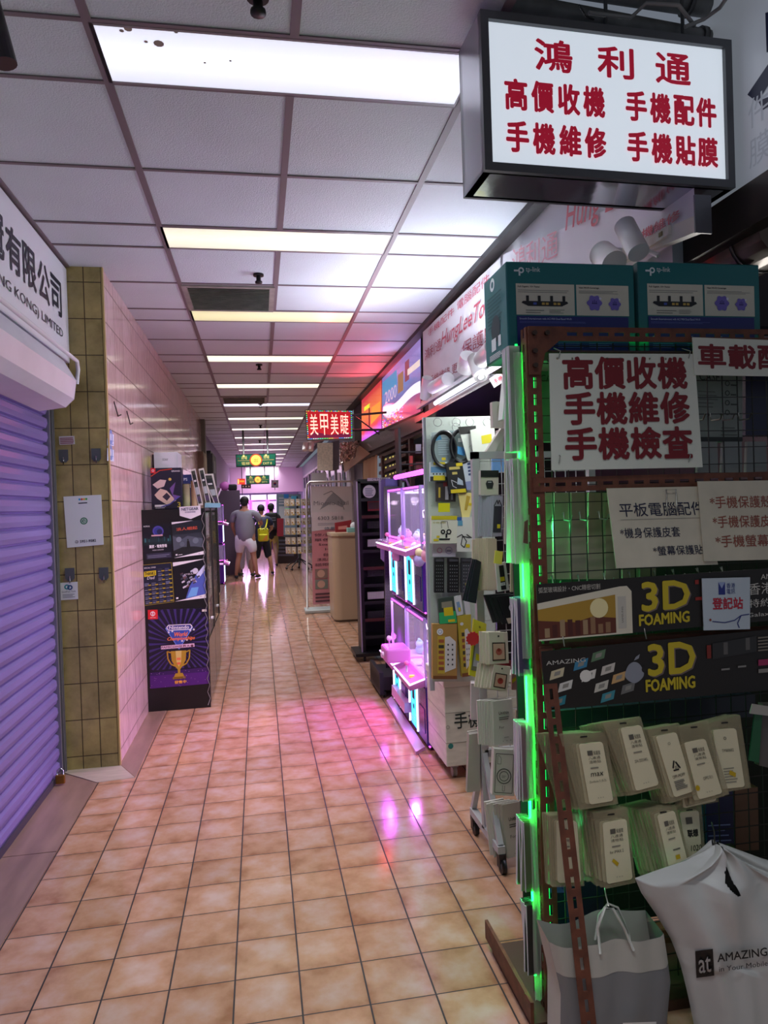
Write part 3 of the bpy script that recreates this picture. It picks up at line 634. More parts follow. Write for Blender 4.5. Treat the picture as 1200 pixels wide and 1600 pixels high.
b.prism([(xL + .002, yF - .009, 1.965), (xL + .11, yF - .009, 1.965), (xL + .1, yF - .009, 1.93), (xL + .05, yF - .009, 1.89), (xL + .035, yF - .009, 1.83), (xL + .002, yF - .009, 1.83)], (0, .003, 0), rust)
for u, v in ((.018, .02), (.055, .02), (.018, .07), (.018, .11)): b.cyl((xL + u, yF - .01, 1.965 - v), (xL + u, yF - .02, 1.965 - v), .007, M('#4a3c34', .4, .7), 8)
obj('gusset_plate', b, rk)
obj('brace', slotted(B(), (.775, 1.855, 1.07), (.775, 1.62, 0.0), (1, 0, 0), (0, 1, .22)), rk)
b = B(); wi = M('#3c3a38', .4, .7); yg = 1.905
for i in range(27): x = xL + .03 + i * .05; b.bx((x - .0013, yg, .05), (x + .0013, yg + .0026, 1.93), wi)
for i in range(38): z = .07 + i * .05; b.bx((xL, yg - .0026, z - .0013), (2.05, yg, z + .0013), wi)
obj('wire_grid', b, rk)
obj('top_shelf', B().bx((xL + .01, yF, 1.895), (2.05, 2.2, 1.9), M('#3b2a22', .7)), rk)
obj('back_panel', B().bx((xL + .06, 2.19, .05), (2.05, 2.2, 1.5), M('#28221f', .8)), rk)  # added dark board standing in for the dim shop interior behind the rack
obj('base_tray', B().bx((xL - .05, 1.84, .0), (2.05, 2.2, .03), M('#4a2c20', .6)).prism([(xL - .06, 1.84, .03), (xL - .05, 1.84, .03), (xL - .05, 1.84, .09), (xL - .06, 1.84, .09)], (0, .4, 0), rust), rk)
# green LED strips behind the left post
GE = M('#18ff62', .4, emit=2.6)
for x, y, w in ((.744, 1.932, 'outside'), (.80, 1.955, 'inside')):
    o = thing('led_strip', f'green LED strip running up the left post of the rack, on its {w}', 'LED strip', (x, y, .2), 'green LED strips on the rack')
    obj('tube', B().tube([(x, y, .1), (x, y, 1.93)], .005, GE, 8), o); obj('clip', B().bx((x - .007, y - .002, 1.0), (x + .007, y + .008, 1.02), '#dfe6e0'), o)
o = thing('led_strip', 'green LED strip under the top bar of the rack', 'LED strip', (1.2, 1.93, 1.93), 'green LED strips on the rack')
obj('tube', B().tube([(.8, 1.925, 1.945), (1.5, 1.925, 1.945)], .004, GE, 8), o)
for z in (.15, .4, .65, .9, 1.15, 1.4, 1.65, 1.85): lamp('green_lamp', 'POINT', (.738, 1.985, z), .07, (.03, 1, .25), .012)
for z in (.5, 1.0, 1.4, 1.8): lamp('green_lamp', 'POINT', (.83, 1.99, z), 1.8, (.05, 1, .28), .012)
lamp('green_strip_light', 'AREA', (.741, 1.926, 1.0), 7.5, (.02, 1, .22), .008, 1.8, rot=(math.pi / 2, 0, 0))
for k, (z0_, z1_, xl_, w_) in enumerate(((1.03, 1.90, .722, 'upper'), (.63, 1.0, .724, 'middle'), (.05, .60, .728, 'lower'))):
    t = thing('plastic_film', f'milky plastic film glowing green beside the rack post, {w_} length', 'film', (.74, 1.9, z0_)); obj('film', B().grid(lambda u, v: Vector((xl_ + u * (.754 - xl_), 1.897 + .004 * math.sin(u * 9 + v * 7), z0_ + v * (z1_ - z0_))), 8, 30, film('#dfe8da', .7, .88)), t)
# wire hooks on the grid
hkm = M('#a9a8a0', .3, .9)
b = B(); rows = [(1.86, (.83, .875, .98, 1.02, 1.11, 1.16, 1.26, 1.31)), (1.70, (1.28, 1.335, 1.375, 1.43)), (1.50, ()), (1.42, (.80, .86, .91, .97)), (1.24, (.82, .9, .98, 1.06, 1.14, 1.2, 1.28, 1.36)), (1.02, (.85, .9, .95, 1.0, 1.1, 1.15, 1.22, 1.3, 1.35)), (.72, (.88, 1.0, 1.1)), (.42, (1.0, 1.1, 1.25))]
hid = None
for z, xs in rows:
    for x in xs:
        if hid is None:
            hid = thing('wire_hook', 'chrome wire hook clipped on the rack grid', 'hook', (x, yg, z), 'wire hooks on the rack grid')
            obj('prong', B().tube([(x, yg - .004, z + .012), (x, yg + .004, z + .02), (x, yg - .004, z + .022), (x, yg - .008, z), (x, yg - .05, z - .002), (x, yg - .062, z + .014)], .0022, hkm, 6), hid)
        else: dup(hid, (x, yg, z))
# signs on the rack
def board(name, label, bl, br, tr, tl, y, col='#cfd4c2', rough=.5, noise=0, cat='sign'):
    q = [PY(*k, y) for k in (bl, br, tr, tl)]; o = thing(name, label, cat, sum(q, Vector()) / 4)
    obj('board', B().prism(q, (0, .003, 0), M(col, rough, noise=noise, scale=9)), o); return o, Panel(*q)
o, p = board('repair_sign', 'white board with three rows of big red Chinese characters on the rack', (862, 735), (1098, 730), (1085, 553), (858, 552), 1.845, '#d3d9c9')
for r_, t in enumerate(('高價收機', '手機維修', '手機檢查')):
    for i, ch in enumerate(t): p.text(ch, .09 + i * .215 + r_ * .002, .70 - r_ * .305, .265, RED2, w=.195, bold=.035)
p.build('lettering', o)
for u, v in ((873, 560), (1076, 560), (1076, 722), (873, 724)): c = PY(u, v, 1.843); obj('wire_tie', B().tube([c, c + Vector((.004, -.004, .02)), c + Vector((0, .03, .035))], .0015, '#8e9086', 5), o)
o, p = board('car_sign', 'white strip sign with three red characters at the upper right of the rack', (1085, 586), (1330, 590), (1330, 536), (1082, 527), 1.842, '#d3d9c9')
for i, ch in enumerate('車載配件'): p.text(ch, .03 + i * .185, .2, .62, RED2, w=.165, bold=.035)
p.build('lettering', o)
ivory = '#c9c4ad'
o, p = board('tablet_sign', 'ivory card with blue-black writing about tablet accessories on the rack', (963, 888), (1122, 882), (1096, 760), (948, 763), 1.848, ivory, noise=.12)
bi = M('#1d2038', .6)
p.text('平板電腦配件', .1, .64, .17, bi, w=.98 - .1, bold=.008).rect(.1, .60, .95, .606, '#8c8a7c').text('*機身保護皮套', .08, .37, .13, bi, w=.6, bold=.006).text('*螢幕保護貼', .38, .14, .12, bi, w=.5, bold=.006); p.build('lettering', o)
obj('clip_hook', B().tube([PY(1042, 800, 1.84), PY(1041, 765, 1.84), PY(1056, 765, 1.84), PY(1058, 800, 1.84)], .002, hkm, 6), o)
o, p = board('case_sign', 'ivory card with brown-red starred lines about phone cases at the right edge', (1100, 877), (1260, 873), (1252, 750), (1090, 752), 1.842, ivory, noise=.12)
br_ = M('#8c4a3a', .6)
for i, t in enumerate(('*手機保護殼', '*手機保護皮套', '*手機螢幕保護貼')): p.text(t, .10 + .012 * i, .66 - .245 * i, .15, br_, w=.59 if i == 0 else .66 if i == 1 else .86, bold=.008)
p.build('lettering', o)
# banners with phones
yel = M('#c2ae22', .5); yel2 = M('#8a7a1c', .5); grey = M('#b9b9b4', .4)
def foam(p, u, v, s):
    p.text('3D', u + .004, v + .31 * s, .52 * s, M('#6e5f5a', .5), w=.165 * s, bold=.04).text('3D', u, v + .33 * s, .52 * s, yel, w=.165 * s, bold=.035).text('FOAMING', u - .012, v + .06 * s, .2 * s, yel, w=.175 * s, bold=.045)
o, p = board('foam_banner', 'upper black banner with a white phone and yellow 3D lettering on the rack', (842, 1002), (1290, 962), (1290, 882), (838, 913), 1.838, '#1c1712')
p.text('弧型玻璃設計・CNC精密切割', .006, .84, .1, '#b9b5a8', w=.2)
p.poly([(.0, .0), (.31, .0), (.31, .76), (.295, .86), (.27, .86), (.0, .66)], M('#d3ccb4', .4)).poly([(.0, .03), (.255, .03), (.255, .72), (.0, .55)], M('#a8842c', .5)).poly([(0, .03), (.255, .03), (.255, .3), (.18, .36), (.12, .28), (0, .36)], M('#5e2c1c', .5))
for k in range(9): p.rect(.02 + k * .025, .05, .036 + k * .025, .2 + .16 * R.random(), R.choice(('#7a4a30', '#8c6a4a', '#4a2018', '#9c8260')))
p.disc(.2, .5, .03, '#e6d9a0').rect(.262, .1, .29, .68, '#bcb8aa').text('SAMSUNG', .28, .2, .035, '#55524c', w=.05, rot=math.pi / 2)
foam(p, .345, .06, .98)
p.rect(.527, .8, .54, .88, '#8c2418').rect(.527, .5, .56, .56, '#8c2418').text('香港', .715, .52, .22, '#c4c2b8', w=.09).text('特約', .715, .28, .16, '#c4c2b8', w=.08).text('Galaxy S', .71, .08, .1, '#c4c2b8', w=.12).text('AMAZING', .76, .8, .1, '#c4c2b8', w=.12); p.build('print', o)
o, p = board('station_card', 'pale blue registration card with red characters over the upper black banner', (1100, 985), (1172, 983), (1172, 902), (1097, 904), 1.83, '#b9c6cc')
p.rect(.33, .68, .47, .92, '#23307c').poly([(.4, .8), (.47, .92), (.33, .92)], '#8fa0c4').text('香港', .5, .8, .1, '#23307c', w=.18).text('電訊', .5, .69, .1, '#23307c', w=.18).text('登記站', .2, .40, .22, M('#b01e34', .5), w=.64, bold=.03)
p.disc(.14, .2, .025, '#8c3a2c', 10).line([(.18, .17), (.45, .14), (.66, .18), (.8, .27), (.98, .29)], .018, '#2b3474').line([(.8, .27), (.72, .12), (.76, .03)], .022, '#2b3474'); p.build('print', o)
o, p = board('foam_banner', 'lower black banner with app icons and yellow 3D lettering on the rack', (852, 1110), (1290, 1070), (1290, 975), (846, 1018), 1.832, '#1c1712')
for u, v, c in ((.02, .5, '#c8bd9a'), (.045, .28, '#cfcdc4'), (.10, .62, '#3a7fa0'), (.125, .42, '#d8d5cb'), (.165, .22, '#c4c0b2'), (.19, .5, '#c9c2b6'), (.16, .74, '#5c7a5a'), (.225, .34, '#c8a06a'), (.255, .15, '#6f6e6a'), (.185, .04, '#3f8a96'), (.02, .03, '#2f7f8c')):
    p.poly([(u, v), (u + .045, v + .05), (u + .052, v + .2), (u + .008, v + .15)], M(c, .5)); p.poly([(u + .015, v + .06), (u + .035, v + .08), (u + .039, v + .15), (u + .019, v + .13)], M('#8d8a80', .5))
p.disc(.14, .52, .02, '#e0ddd2', 14)
ap = M('#8d9098', .4)
p.poly([(.305 + .032 * math.cos(t) * (1 + .08 * math.cos(3 * t + 1.5)), .50 + .18 * math.sin(t) * (1 - .12 * abs(math.cos(t)))) for t in [k * math.pi / 14 for k in range(28)]], ap).disc(.342, .54, .012, M('#1c1712', .5), 12).poly([(.305, .70), (.312, .76), (.326, .8), (.322, .73)], ap)
p.text('AMAZING', .012, .76, .07, '#c4c2b8', w=.13)
foam(p, .355, .10, .98)
p.rect(.56, .62, .575, .84, '#7c2418').poly([(.58, .6), (.74, .66), (.74, .92), (.58, .86)], M('#2a2724', .3)).rect(.62, .66, .635, .86, '#5d5a56').rect(.70, .7, .715, .9, '#5d5a56').bars(.745, .66, .82, .92, 5, '#7d7668', .5).rect(.745, .42, .785, .52, '#a02c5a').rect(.79, .44, .83, .54, '#3a3f88').bars(.745, .3, .835, .38, 1, '#8d8a80', .8, 0).rect(.61, .4, .64, .43, '#8a8780').rect(.67, .42, .7, .45, '#8a8780').text('香港', .84, .48, .2, '#c4c2b8', w=.09).text('特約', .84, .26, .15, '#c4c2b8', w=.08); p.build('print', o)
for u in (882, 1010): c = PY(u, 1010 - (u - 882) * .09, 1.83); obj('hang_wire', B().tube([c, c + Vector((0, .01, .03)), c + Vector((0, .04, .05))], .002, hkm, 5), o)
# things seen through the grid inside the rack
def inner(name, label, cat, bl, br, tr, tl, y, col, d=.04, pr=None, group=None, alpha=1):
    q = [PY(*k, y) for k in (bl, br, tr, tl)]; o = thing(name, label, cat, sum(q, Vector()) / 4, group)
    obj('package', B().prism(q, (0, d, 0), M(col, .35, alpha=alpha, noise=.1, scale=12)), o)
    if pr: p = Panel(*q); pr(p); p.build('print', o)
    return o
def prc(p):
    p.text('CASE', .1, .8, .12, '#1f2320', w=.42)
    p.bars(.08, .45, .5, .7, 5, '#5a605a', .3)
    for k in range(4): p.disc(.68, .78 - k * .13, .05, '#2e332e', 14, ring=.035).bars(.75, .75 - k * .13, .9, .79 - k * .13, 1, '#3c423c')
    p.bars(.55, .08, .95, .22, 3, '#5a605a', .4).rect(0, 0, 1, .06, '#1f2320')
inner('case_package', 'grey phone case package printed CASE behind the grid right of the red sign', 'package', (1085, 690), (1160, 690), (1160, 575), (1085, 570), 1.96, '#7c857e', .03, prc)
inner('case_package', 'green lit phone case package behind the grid left of the red sign', 'package', (838, 690), (880, 690), (880, 580), (838, 580), 1.96, '#4f7a5a', .03, lambda p: p.text('CASE', .15, .85, .1, '#14201a', w=.7))  # green of the LED glow is painted into the package colour
inner('dark_blue_box', 'dark blue packet behind the grid at the upper right edge', 'box', (1165, 680), (1230, 680), (1230, 575), (1165, 575), 1.98, '#1d1f3e', .05)
for i in range(7):
    u = 838 + i * 27; inner('plastic_sleeve', ['first', 'second', 'third', 'fourth', 'fifth', 'sixth', 'seventh'][i] + ' clear plastic sleeve from the left behind the middle grid', 'sleeve', (u, 905), (u + 25, 905), (u + 26, 770), (u + 1, 770), 1.955 + .008 * (i % 2), '#b4ac92', .012, None, 'clear sleeves behind the middle grid', .75)
for i in range(3):
    u = 1090 + i * 38; inner('plastic_sleeve', ['left', 'middle', 'right'][i] + ' milky phone sleeve hung behind the grid under the strip sign', 'sleeve', (u, 738), (u + 32, 738), (u + 31, 690), (u + 2, 690), 1.95, '#8d9290', .012, None, 'milky sleeves behind the grid', .8)
inner('dark_blue_box', 'dark blue printed box behind the grid above the paper bag', 'box', (890, 1475), (945, 1475), (942, 1375), (887, 1375), 2.0, '#1e2452', .05, lambda p: p.bars(.2, .05, .9, .3, 4, '#5a64a4', .3))
inner('dark_blue_box', 'dark blue box with pale lines right of the lower sleeves', 'box', (1105, 1320), (1148, 1318), (1146, 1225), (1102, 1228), 1.98, '#20244c', .05, lambda p: p.bars(.05, .05, .9, .4, 4, '#8088b8', .25))
inner('kraft_box', 'brown box behind the grid above the plastic shopping bag', 'box', (1150, 1330), (1186, 1328), (1184, 1230), (1148, 1232), 1.98, '#6a4a36', .05)
inner('dark_blue_box', 'dark blue box low behind the grid at the rack left edge', 'box', (856, 1480), (884, 1480), (884, 1395), (856, 1395), 2.02, '#191d44', .05)
inner('black_box', 'black packet stack behind the grid under the lower banner', 'box', (860, 1140), (1180, 1120), (1180, 1085), (860, 1112), 2.0, '#2a2a3a', .08)
inner('green_packet', 'green edged packet hung at the right edge below the banner', 'packet', (1170, 1188), (1186, 1192), (1192, 1105), (1180, 1110), 1.80, '#1c5a34', .004)
inner('grey_packet', 'grey folded packet hung at the right edge beside the green packet', 'packet', (1186, 1196), (1222, 1205), (1225, 1100), (1192, 1100), 1.81, '#5a5650', .02)
inner('white_strip', 'crumpled white strip above the packets at the right edge', 'paper strip', (1172, 1115), (1230, 1122), (1230, 1108), (1176, 1100), 1.79, '#a9a69a', .004)
# ---- phone case packs
slv = M('#b5ab88', .3, alpha=.4); crd = M('#e0d9b4', .5); ink2 = M('#5f5c50', .6)
def case_pack(label, group, card, sleeve, y, pr):
    q = [PY(*k, y) for k in sleeve]; c = [PY(*k, y) for k in card]
    o = thing('case_pack', label, 'phone case', q[3].lerp(q[2], .5), group)
    obj('sleeve', B().prism([v + Vector((0, -.004, 0)) for v in q], (0, .009, 0), slv), o)
    n = 5; rc = []
    for i in range(4):
        a, b2, d = c[i], c[(i + 1) % 4], c[i - 1]; r_ = .007
        for k in range(n): t = k / (n - 1); e = a + (b2 - a).normalized() * r_ * t + (d - a).normalized() * r_ * (1 - t); rc.append(e + (a - e) * .35 * math.sin(math.pi * t))
    obj('insert_card', B().prism([v + Vector((0, -.0055, 0)) for v in rc], (0, .004, 0), crd), o)
    hq = q[3].lerp(q[2], .5) + (q[0] - q[3]) * .045; obj('hang_hole', B().box(hq + Vector((0, -.0048, 0)), (.02, .001, .004), '#1b1916'), o)
    if pr:
        p = Panel(*[v + Vector((0, -.006, 0)) for v in c]); pr(p)
        if p.k: p.build('print', o)
    return o
def fan(base, n, dxp, dyp, label, group):
    for i in range(n):
        # behind the front pack, shifted a little to the side and back
        d = dup(base, base.location + Vector((dxp * (i + 1) + R.uniform(-.002, .002), .009 * (i + 1), dyp * (i + 1))), (0, R.uniform(-.02, .03), 0), label, group)
        for ch in list(d.children):
            if ch.name.startswith(('print', 'hang_hole')): bpy.data.objects.remove(ch)
def pr1(extra):
    def f(p):
        p.rect(.28, .80, .5, .88, ink2).text('保護套', .52, .80, .07, ink2, w=.3).text('八達通', .28, .73, .05, ink2, w=.5).text('清晰貼', .28, .665, .05, ink2, w=.5).bars(.3, .58, .7, .62, 1, '#8a8676'); extra(p)
        for k in range(3): p.disc(.4 + k * .1, .09, .02, ink2, 8, ring=.012)
    return f
hw = M('#141414', .5); ytag = M('#c8a814', .5)
K = []
K.append((case_pack('front phone case pack with handwritten name, far left hook, upper row', 'phone case packs, upper row', ((920, 1256), (957, 1250), (940, 1158), (903, 1162)), ((905, 1265), (965, 1255), (945, 1143), (873, 1147)), 1.80, pr1(lambda p: p.text('max', .25, .45, .06, hw, w=.55, shear=.2).text('Zenfone 3 (5.2)', .15, .34, .045, ink2, w=.7))), 7, -.0055, -.002, 'far left hook of the upper row'))
K.append((case_pack('front phone case pack leaning left, highest of the upper row', 'phone case packs, upper row', ((992, 1235), (1028, 1225), (1000, 1132), (968, 1137)), ((985, 1242), (1032, 1230), (1000, 1120), (940, 1128)), 1.79, pr1(lambda p: p.text('ZF4 ZE554KL', .25, .43, .045, ink2, w=.6))), 8, -.004, -.004, 'second hook of the upper row'))
def rec(p):
    t3 = [(.5 + .23 * math.cos(math.pi / 2 + k * 2 * math.pi / 3), .47 + .11 * math.sin(math.pi / 2 + k * 2 * math.pi / 3)) for k in range(3)]
    for k in range(3): a, b2 = t3[k], t3[(k + 1) % 3]; p.line([(a[0] + (b2[0] - a[0]) * .08, a[1] + (b2[1] - a[1]) * .08), (a[0] + (b2[0] - a[0]) * .78, a[1] + (b2[1] - a[1]) * .78)], .07, hw)
    p.text('07', .44, .43, .05, hw).text('OPP-MOPP', .2, .29, .05, hw, w=.62).bars(.2, .1, .8, .26, 6, '#77746a', .5).disc(.5, .85, .06, ink2, 12, ring=.045)
K.append((case_pack('front phone case pack with a black recycling triangle, middle hook', 'phone case packs, upper row', ((1052, 1245), (1082, 1235), (1055, 1143), (1023, 1150)), ((1045, 1255), (1088, 1240), (1060, 1130), (1010, 1140)), 1.785, rec), 5, -.004, -.003, 'middle hook of the upper row'))
K.append((case_pack('front phone case pack with a yellow dot sticker, fourth hook', 'phone case packs, upper row', ((1090, 1248), (1127, 1238), (1100, 1153), (1067, 1160)), ((1085, 1255), (1138, 1240), (1105, 1125), (1058, 1135)), 1.78, pr1(lambda p: p.disc(.07, .2, .09, ytag, 10, ry=.05).text('OPPO R11', .4, .3, .06, ink2, w=.4))), 4, -.003, -.006, 'fourth hook of the upper row'))
K.append((case_pack('front phone case pack with a yellow tag, right hook of the upper row', 'phone case packs, upper row', ((1125, 1232), (1162, 1228), (1148, 1137), (1112, 1140)), ((1115, 1240), (1172, 1230), (1155, 1117), (1105, 1130)), 1.80, lambda p: p.disc(.45, .85, .06, ink2, 12, ring=.04).text('TM60602', .25, .62, .05, ink2, w=.5).bars(.2, .1, .75, .38, 6, '#8a8676', .3).poly([(.4, .24), (.65, .18), (.7, .25), (.46, .31)], ytag)), 4, -.003, -.002, 'right hook of the upper row'))
K.append((case_pack('front phone case pack behind the brace with a yellow tag, lower row', 'phone case packs, lower row', ((870, 1378), (907, 1377), (900, 1282), (868, 1282)), ((862, 1385), (912, 1383), (905, 1272), (858, 1274)), 1.82, pr1(lambda p: p.poly([(.5, .12), (.85, .2), (.9, .27), (.55, .2)], ytag))), 3, -.003, -.001, 'left hook of the lower row'))
K.append((case_pack('front phone case pack with small yellow tag, middle of the lower row', 'phone case packs, lower row', ((947, 1380), (987, 1372), (977, 1278), (940, 1285)), ((944, 1388), (992, 1378), (980, 1262), (925, 1270)), 1.80, pr1(lambda p: p.text('for iMAX 2', .2, .48, .05, ink2, w=.55).poly([(.25, .36), (.45, .26), (.52, .31), (.32, .4)], ytag))), 6, -.006, 0, 'middle hook of the lower row'))
K.append((case_pack('front phone case pack tilted left with orange tag, lower row right', 'phone case packs, lower row', ((1047, 1370), (1077, 1360), (1052, 1265), (1025, 1273)), ((1042, 1378), (1082, 1362), (1055, 1258), (1012, 1268)), 1.79, pr1(lambda p: p.rect(.45, .25, .68, .32, ytag).bars(.4, .4, .8, .44, 1, ink2))), 8, -.0055, -.001, 'third hook of the lower row'))
K.append((case_pack('phone case pack with handwritten number 1020 at the end of the lower row', 'phone case packs, lower row', ((1075, 1355), (1096, 1352), (1090, 1265), (1060, 1268)), ((1070, 1360), (1102, 1356), (1095, 1258), (1055, 1262)), 1.83, lambda p: p.rect(.25, .78, .6, .9, ink2).text('联想', .25, .55, .13, hw, w=.6, bold=.03).text('1020', .3, .3, .1, hw, w=.7, shear=.2)), 2, .002, -.001, 'right hook of the lower row'))
for bs, n, dx_, dz_, wh_ in K: fan(bs, n, dx_, dz_, f'phone case pack behind the front one, {wh_}', f'packs behind the front one, {wh_}')
case_pack('lone phone case pack peeking out below the fourth hook', 'phone case packs, upper row', ((1066, 1262), (1118, 1250), (1112, 1225), (1064, 1230)), ((1056, 1264), (1122, 1252), (1114, 1215), (1056, 1222)), 1.815, None)
# ---- white plastic shopping bag
yb = 1.74
prof = [(1320, 1116, 1122), (1330, 1100, 1150), (1345, 1070, 1190), (1362, 1020, 1250), (1372, 992, 1290), (1395, 1002, 1300), (1430, 1026, 1300), (1470, 1050, 1300), (1510, 1064, 1300), (1560, 1076, 1300), (1620, 1088, 1300), (1680, 1096, 1300)]
def bag_lr(t):
    k = t * (len(prof) - 1); i = min(int(k), len(prof) - 2); f_ = k - i; a, c = prof[i], prof[i + 1]; return [a[j] + (c[j] - a[j]) * f_ for j in range(3)]
def bagf(sgn):
    def f(u, v):
        y, l, r = bag_lr(1 - v); wgt = math.sin(math.pi * min(max(u, 0), 1)) ** .6
        fold = .010 * math.sin(u * 21 + v * 3) + .007 * math.sin(u * 37 - v * 5) + .012 * math.sin((u * 1.2 - v) * 14) * (v > .3)
        dp = (.02 + .07 * (1 - v) ** .7) * wgt
        q = PY(l + (r - l) * u, y + 4 * math.sin(u * 17), yb); q.y = yb - sgn * dp + (fold * wgt * .8 if sgn > 0 else 0); return q
    return f
o = thing('plastic_bag', 'white plastic shopping bag with black logo hanging at the lower right', 'bag', PY(1117, 1325, yb))
bw = M('#c4c4be', .4, bump=.4, bscale=18, trans=0)
hole = lambda u, v: abs((1 - v) - .27) < .115 and abs(u - (.41 + .2 * ((1 - v) - .15))) < .03 * math.sqrt(max(0, 1.02 - (abs((1 - v) - .27) / .115) ** 2))
obj('bag_front', B().grid(bagf(1), 130, 110, bw, True, hole), o); obj('bag_back', B().grid(bagf(-1), 30, 24, bw, True), o)
fb = bagf(1)
p = Panel(*[PY(*k, 1.63) for k in ((1088, 1530), (1240, 1510), (1236, 1466), (1086, 1486))])
def bpt(u, v):  # lay a point of the print onto the bag front
    tgt = p.c[0].lerp(p.c[1], u).lerp(p.c[3].lerp(p.c[2], u), v); d = tgt - E0
    # march to the bag surface depth under that ray
    yy = yb - .065; return E0 + d * (yy / d.y)
s_ = {'w': p.w, 'h': p.h}
p.rect(.0, .05, .18, 1.0, hw)
p.text('at', .03, .2, .55, M('#b4b3ad', .4), w=.12, bold=.012).text('AMAZINGthing', .22, .42, .38, hw, w=.75, bold=.015).text('in Your Mobile', .23, .16, .18, hw, w=.5)
from mathutils.bvhtree import BVHTree
bf_ = [q for q in o.children if q.name.startswith('bag_front')][0]
bt_ = BVHTree.FromPolygons([tuple(v.co + o.location) for v in bf_.data.vertices], [tuple(f.vertices) for f in bf_.data.polygons])
bmesh.ops.subdivide_edges(p.b.bm, edges=[e for e in p.b.bm.edges if e.calc_length() > .02], cuts=3)
bmesh.ops.triangulate(p.b.bm, faces=p.b.bm.faces[:])
for i_, v in enumerate(p.b.bm.verts):
    d = (v.co - E0).normalized(); h_ = bt_.ray_cast(E0, d)
    if h_[0]: v.co = h_[0] - d * (.003 + max(0, (v.co - p.c[0]).dot(p.n) - .0006) * 40)
p.build('print', o)
obj('hook_wire', B().tube([PY(1117, 1325, yb), PY(1116, 1300, 1.78), PY(1112, 1285, 1.89)], .002, hkm, 6), o)
# ---- paper-like bag with handles
o = thing('carrier_bag', 'pale carrier bag with rope handles hung at the lower left of the rack', 'bag', PY(960, 1500, 1.7))
y0, y1 = 1.66, 1.76
def bagpt(u, v, y): return PY(u, v, y)
L0, R0 = (860, 1478), (1045, 1462)
cA = M('#b3b1a6', .5, noise=.06); cB = M('#7e7f80', .45, alpha=.85)
def fr(u, v):
    t = 1 - v; uu = 862 + (18 if t > .3 else 60 * t) + (1042 + 20 * t - 862 - 40 * t) * u; yy = 1478 + t * 260 - 16 * u + 5 * math.sin(u * 9) * (1 - t)
    q = PY(uu, yy, 1.70); q.y = 1.72 - (.03 + .035 * t) * math.sin(math.pi * u) ** .5 - .004 * math.sin(u * 20 + 5 * t); return q
def bk(u, v): q = fr(u, v); q.y = 1.80 - .02 * math.sin(u * 6); q.z += .012; return q
obj('band', B().grid(lambda u, v: fr(u, .82 + .18 * v) + Vector((0, -.001, 0)), 24, 4, cA), o)
obj('bag_front', B().grid(fr, 24, 16, cB), o); obj('bag_back', B().grid(bk, 16, 12, cA), o)
obj('bag_side', B().grid(lambda u, v: fr(0, v).lerp(bk(0, v), u), 4, 10, cA), o); obj('bag_side', B().grid(lambda u, v: fr(1, v).lerp(bk(1, v), u), 4, 10, cB), o)
for pts in (((938, 1490), (934, 1450), (945, 1418), (958, 1420), (975, 1450), (990, 1485)), ((930, 1468), (936, 1430), (950, 1412), (965, 1418), (982, 1455), (984, 1470))):
    obj('handle', B().tube([PY(*k, 1.68 if pts[0][0] == 938 else 1.78) for k in pts], .0035, M('#b9b7ac', .5), 6), o)
obj('hook_wire', B().tube([PY(951, 1416, 1.73), PY(947, 1400, 1.74), PY(945, 1388, 1.89)], .002, hkm, 6), o)
p = Panel(PY(975, 1612, 1.645), PY(1030, 1610, 1.645), PY(1030, 1590, 1.645), PY(972, 1592, 1.645)); p.bars(0, .1, 1, .9, 2, '#d6d6cf', .5, .1); p.build('print', o)
# ---- packs hung along the outer left side of the rack
side = [(1.62, .085, 10, '#c7cfc4', .55, 'milky sleeve, top bunch'), (1.30, .085, 9, '#cfd6c6', .55, 'milky sleeve, second bunch'), (.98, .10, 10, '#7d6f96', .55, 'violet edged sleeve, upper bunch'), (.62, .12, 10, '#b898a0', .6, 'pinkish sleeve, middle bunch'), (.36, .12, 10, '#8a9a72', .6, 'olive sleeve, lower bunch'), (.12, .11, 8, '#57504c', .7, 'dark sleeve, bottom bunch')]
for z0, wd, n, col, al, lb in side:
    hgt = {1.62: .3, 1.30: .30, .98: .22, .62: .22, .36: .2, .12: .2}[z0]; base = None
    for i in range(n):
        x = xL - .020 - .001 * (i % 3); y = 1.905 + .006 * i
        loc = (x, y, z0 + hgt)
        if base is None:
            base = thing('plastic_sleeve', f'{lb} hung on the left side of the rack', 'sleeve', loc, f'{lb} on the rack side')
            obj('film', B().bx((x - .018, y, z0), (x + .012, y + .004, z0 + hgt), film(col, .6, al + .2)), base)
            obj('edge', B().bx((x - .02, y - .0005, z0), (x - .018, y + .0045, z0 + hgt), M('#d6d2d8', .3, alpha=.8)), base)
        else: dup(base, loc, (0, R.uniform(-.12, .05) if z0 != .62 else R.uniform(.0, .06), R.uniform(-.1, .1)))
# ============================================================ WHITE GRID STAND ON WHEELS
GL = M('#e8ecff', .05, alpha=.12)
wt = M('#b4b3b4', .4)
o = thing('grid_stand', 'white metal grid stand on black castors hung with phone accessories', 'display stand', (1.1, 2.85, 0))
ys = 2.85
def bar(b, a, c, m=wt, w=.03): 
    a, c = Vector(a), Vector(c); d = c - a; q = Vector((0, 0, 1)).rotation_difference(d.normalized()).to_matrix(); b.box((a + c) / 2, (w, w, d.length), m, q); return b
b = B(); bar(b, (.90, ys, .1), (.90, ys, 1.69)); bar(b, (1.42, ys, .1), (1.42, ys, 1.69)); bar(b, (.885, ys, 1.675), (1.435, ys, 1.675)); bar(b, (.9, ys, .42), (1.42, ys, .42)); obj('frame', b, o)
for x in (.90, 1.42):
    b = B(); bar(b, (x, 2.66, .095), (x, 3.04, .095)); bar(b, (x, 2.675, .11), (x, ys - .005, .42), w=.022); bar(b, (x, 3.03, .11), (x, ys + .005, .42), w=.022); obj('foot', b, o)
b = B(); ww = M('#c9c9cb', .4)
